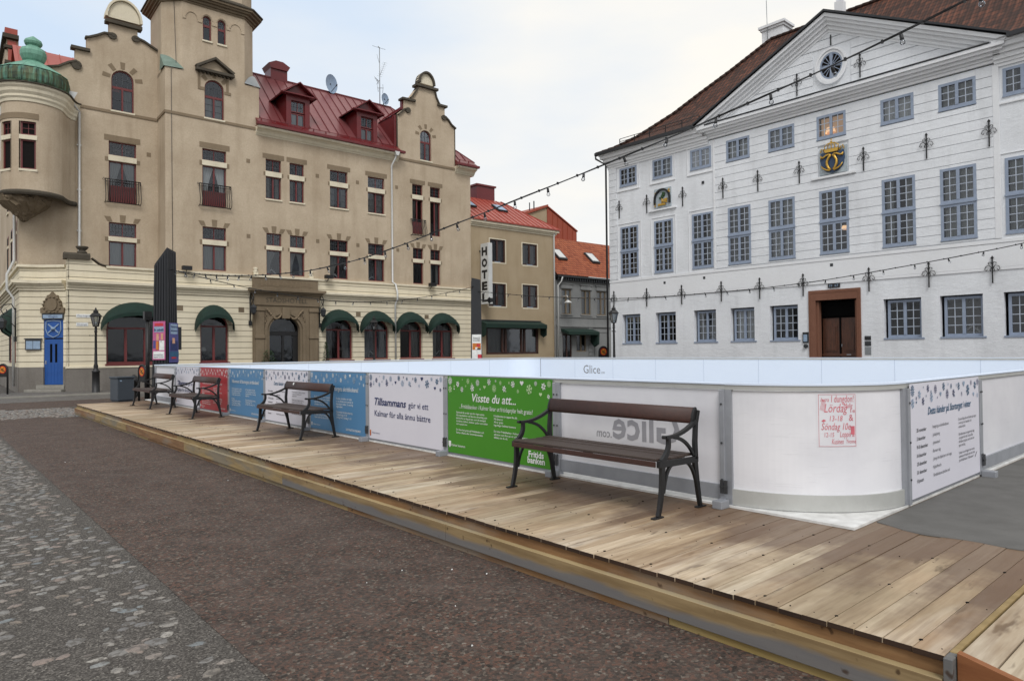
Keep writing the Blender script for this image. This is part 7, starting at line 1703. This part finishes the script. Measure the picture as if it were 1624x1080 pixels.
# speakers / floodlights on the parapet
for x, z, lab in ((4.95,6.0,'small black floodlight on the parapet beside the tall pylon'), (12.6,6.02,'small black floodlight on the parapet above the right side of the portal'), (19.7,5.95,'small black floodlight on the parapet above the third green awning')):
    c = MB(); c.box(-.22,.22,-.5,-.2,0,.2); c.tube([(0,-.3,.0),(0,-.05,-.15),(0,.05,-.12)], .02, 5); o = c.build('floodlight', 'black_iron', None, hloc(x, 0, z)); o.rotation_euler = (0,0,R(HR)); tag(o, lab, 'floodlight')
c = MB(); c.tube([(0,0,0),(0,-.25,.55),(0,-.7,.6),(0,-.8,.35)], .03, 6); c.lathe([(.05,.2),(.32,.0),(.30,-.03)], (0,-.8,.05), 12); o = c.build('gooseneck_lamp', 'white_pipe', None, hloc(31.9, .5, 5.3)); o.rotation_euler = (0,0,R(HR)); tag(o, 'white gooseneck wall lamp on the corner of the grey house', 'wall lamp')

# ================================================================ FESTOON LIGHTS
def festoon(p0, p1, prof, label, step=1.0, s0=.4, second=False):
    """cable following measured (distance, height) points between p0 and p1, bulbs hanging below"""
    t = thing('string_lights', (p0[0], p0[1], 0), math.degrees(math.atan2(p1[1]-p0[1], p1[0]-p0[0])), label, 'string lights', 'festoon cables with clear bulbs')
    def z_at(s):
        if s <= prof[0][0]: return prof[0][1]
        for i in range(len(prof)-1):
            if s <= prof[i+1][0]:
                p = [prof[max(0,i-1)], prof[i], prof[i+1], prof[min(len(prof)-1,i+2)]]; u = (s-p[1][0])/(p[2][0]-p[1][0])
                m1 = (p[2][1]-p[0][1])/(p[2][0]-p[0][0]) if p[2][0] != p[0][0] else 0; m2 = (p[3][1]-p[1][1])/(p[3][0]-p[1][0]) if p[3][0] != p[1][0] else 0; h = p[2][0]-p[1][0]
                return (2*u**3-3*u**2+1)*p[1][1]+(u**3-2*u*u+u)*h*m1+(-2*u**3+3*u*u)*p[2][1]+(u**3-u*u)*h*m2
        return prof[-1][1]
    L_ = prof[-1][0]; n = int(L_*3); c = MB(); c.tube([(L_*i/n, 0, z_at(L_*i/n)) for i in range(n+1)], .009, 5)
    c.tube([(L_*i/n, .012*math.sin(i), z_at(L_*i/n)+.012) for i in range(n+1)], .006, 4)
    x = .3
    while x < L_: c.box(x-.012,x+.012,-.014,.02,z_at(x)-.012,z_at(x)+.028); x += .42
    c.build('cable', 'cable_black', t)
    rnd = random.Random(4); s = s0; so_ = bu = None
    while s < L_-.1:
        z = z_at(s); tilt = rnd.uniform(-.5, .5)
        if so_ is None:
            a = MB(); a.lathe([(0,-.005),(.018,-.008),(.021,-.02),(.021,-.05),(.024,-.075),(.020,-.08),(0,-.08)], (0,0,0), 8); so_ = a.build('socket', 'cable_black', t).data; soo = t.children[-1]
            a = MB(); a.lathe([(.014,-.078),(.024,-.09),(.032,-.108),(.031,-.125),(.020,-.140),(0,-.146)], (0,0,0), 10); buo = a.build('bulb', 'bulb_glass', soo); bu = buo.data
        else: soo = link(so_, 'socket', t); buo = link(bu, 'bulb', soo)
        soo.location = (s, 0, z-.004); soo.rotation_euler = (tilt, rnd.uniform(-.3,.3), 0)
        s += step
    return t
festoon((6.6,25.2), (8.8,2.4), [(0,4.62),(.44,4.54),(3.2,4.16),(5.98,3.92),(8.41,3.8),(9.9,3.8),(11.96,3.91),(14.92,4.27),(16.9,4.53),(18.57,4.76),(20.23,5.02),(21.84,5.31),(22.97,5.56),(25,6.1)], 'long bulb cable rising across the sky to the top right', .78, .5)
festoon((6.6,25.2), (20.9,26.5), [(0,4.62),(.16,4.59),(2.75,4.16),(6.23,3.84),(7.9,3.87),(9.58,4.0),(11.36,4.29),(13.57,4.74),(14.3,4.95)], 'slack bulb cable before the hotel between the two black pylons', .85, .5)
festoon((20.9,26.5), (22.5,1), [(0,4.7),(.34,4.64),(4.06,4.18),(8.28,3.81),(10.95,3.74),(13.04,3.75),(14.79,3.78),(16.57,3.87),(19.29,4.13),(21.9,4.45),(25,5.0)], 'bulb cable from the right pylon along the white building', .85, .6)
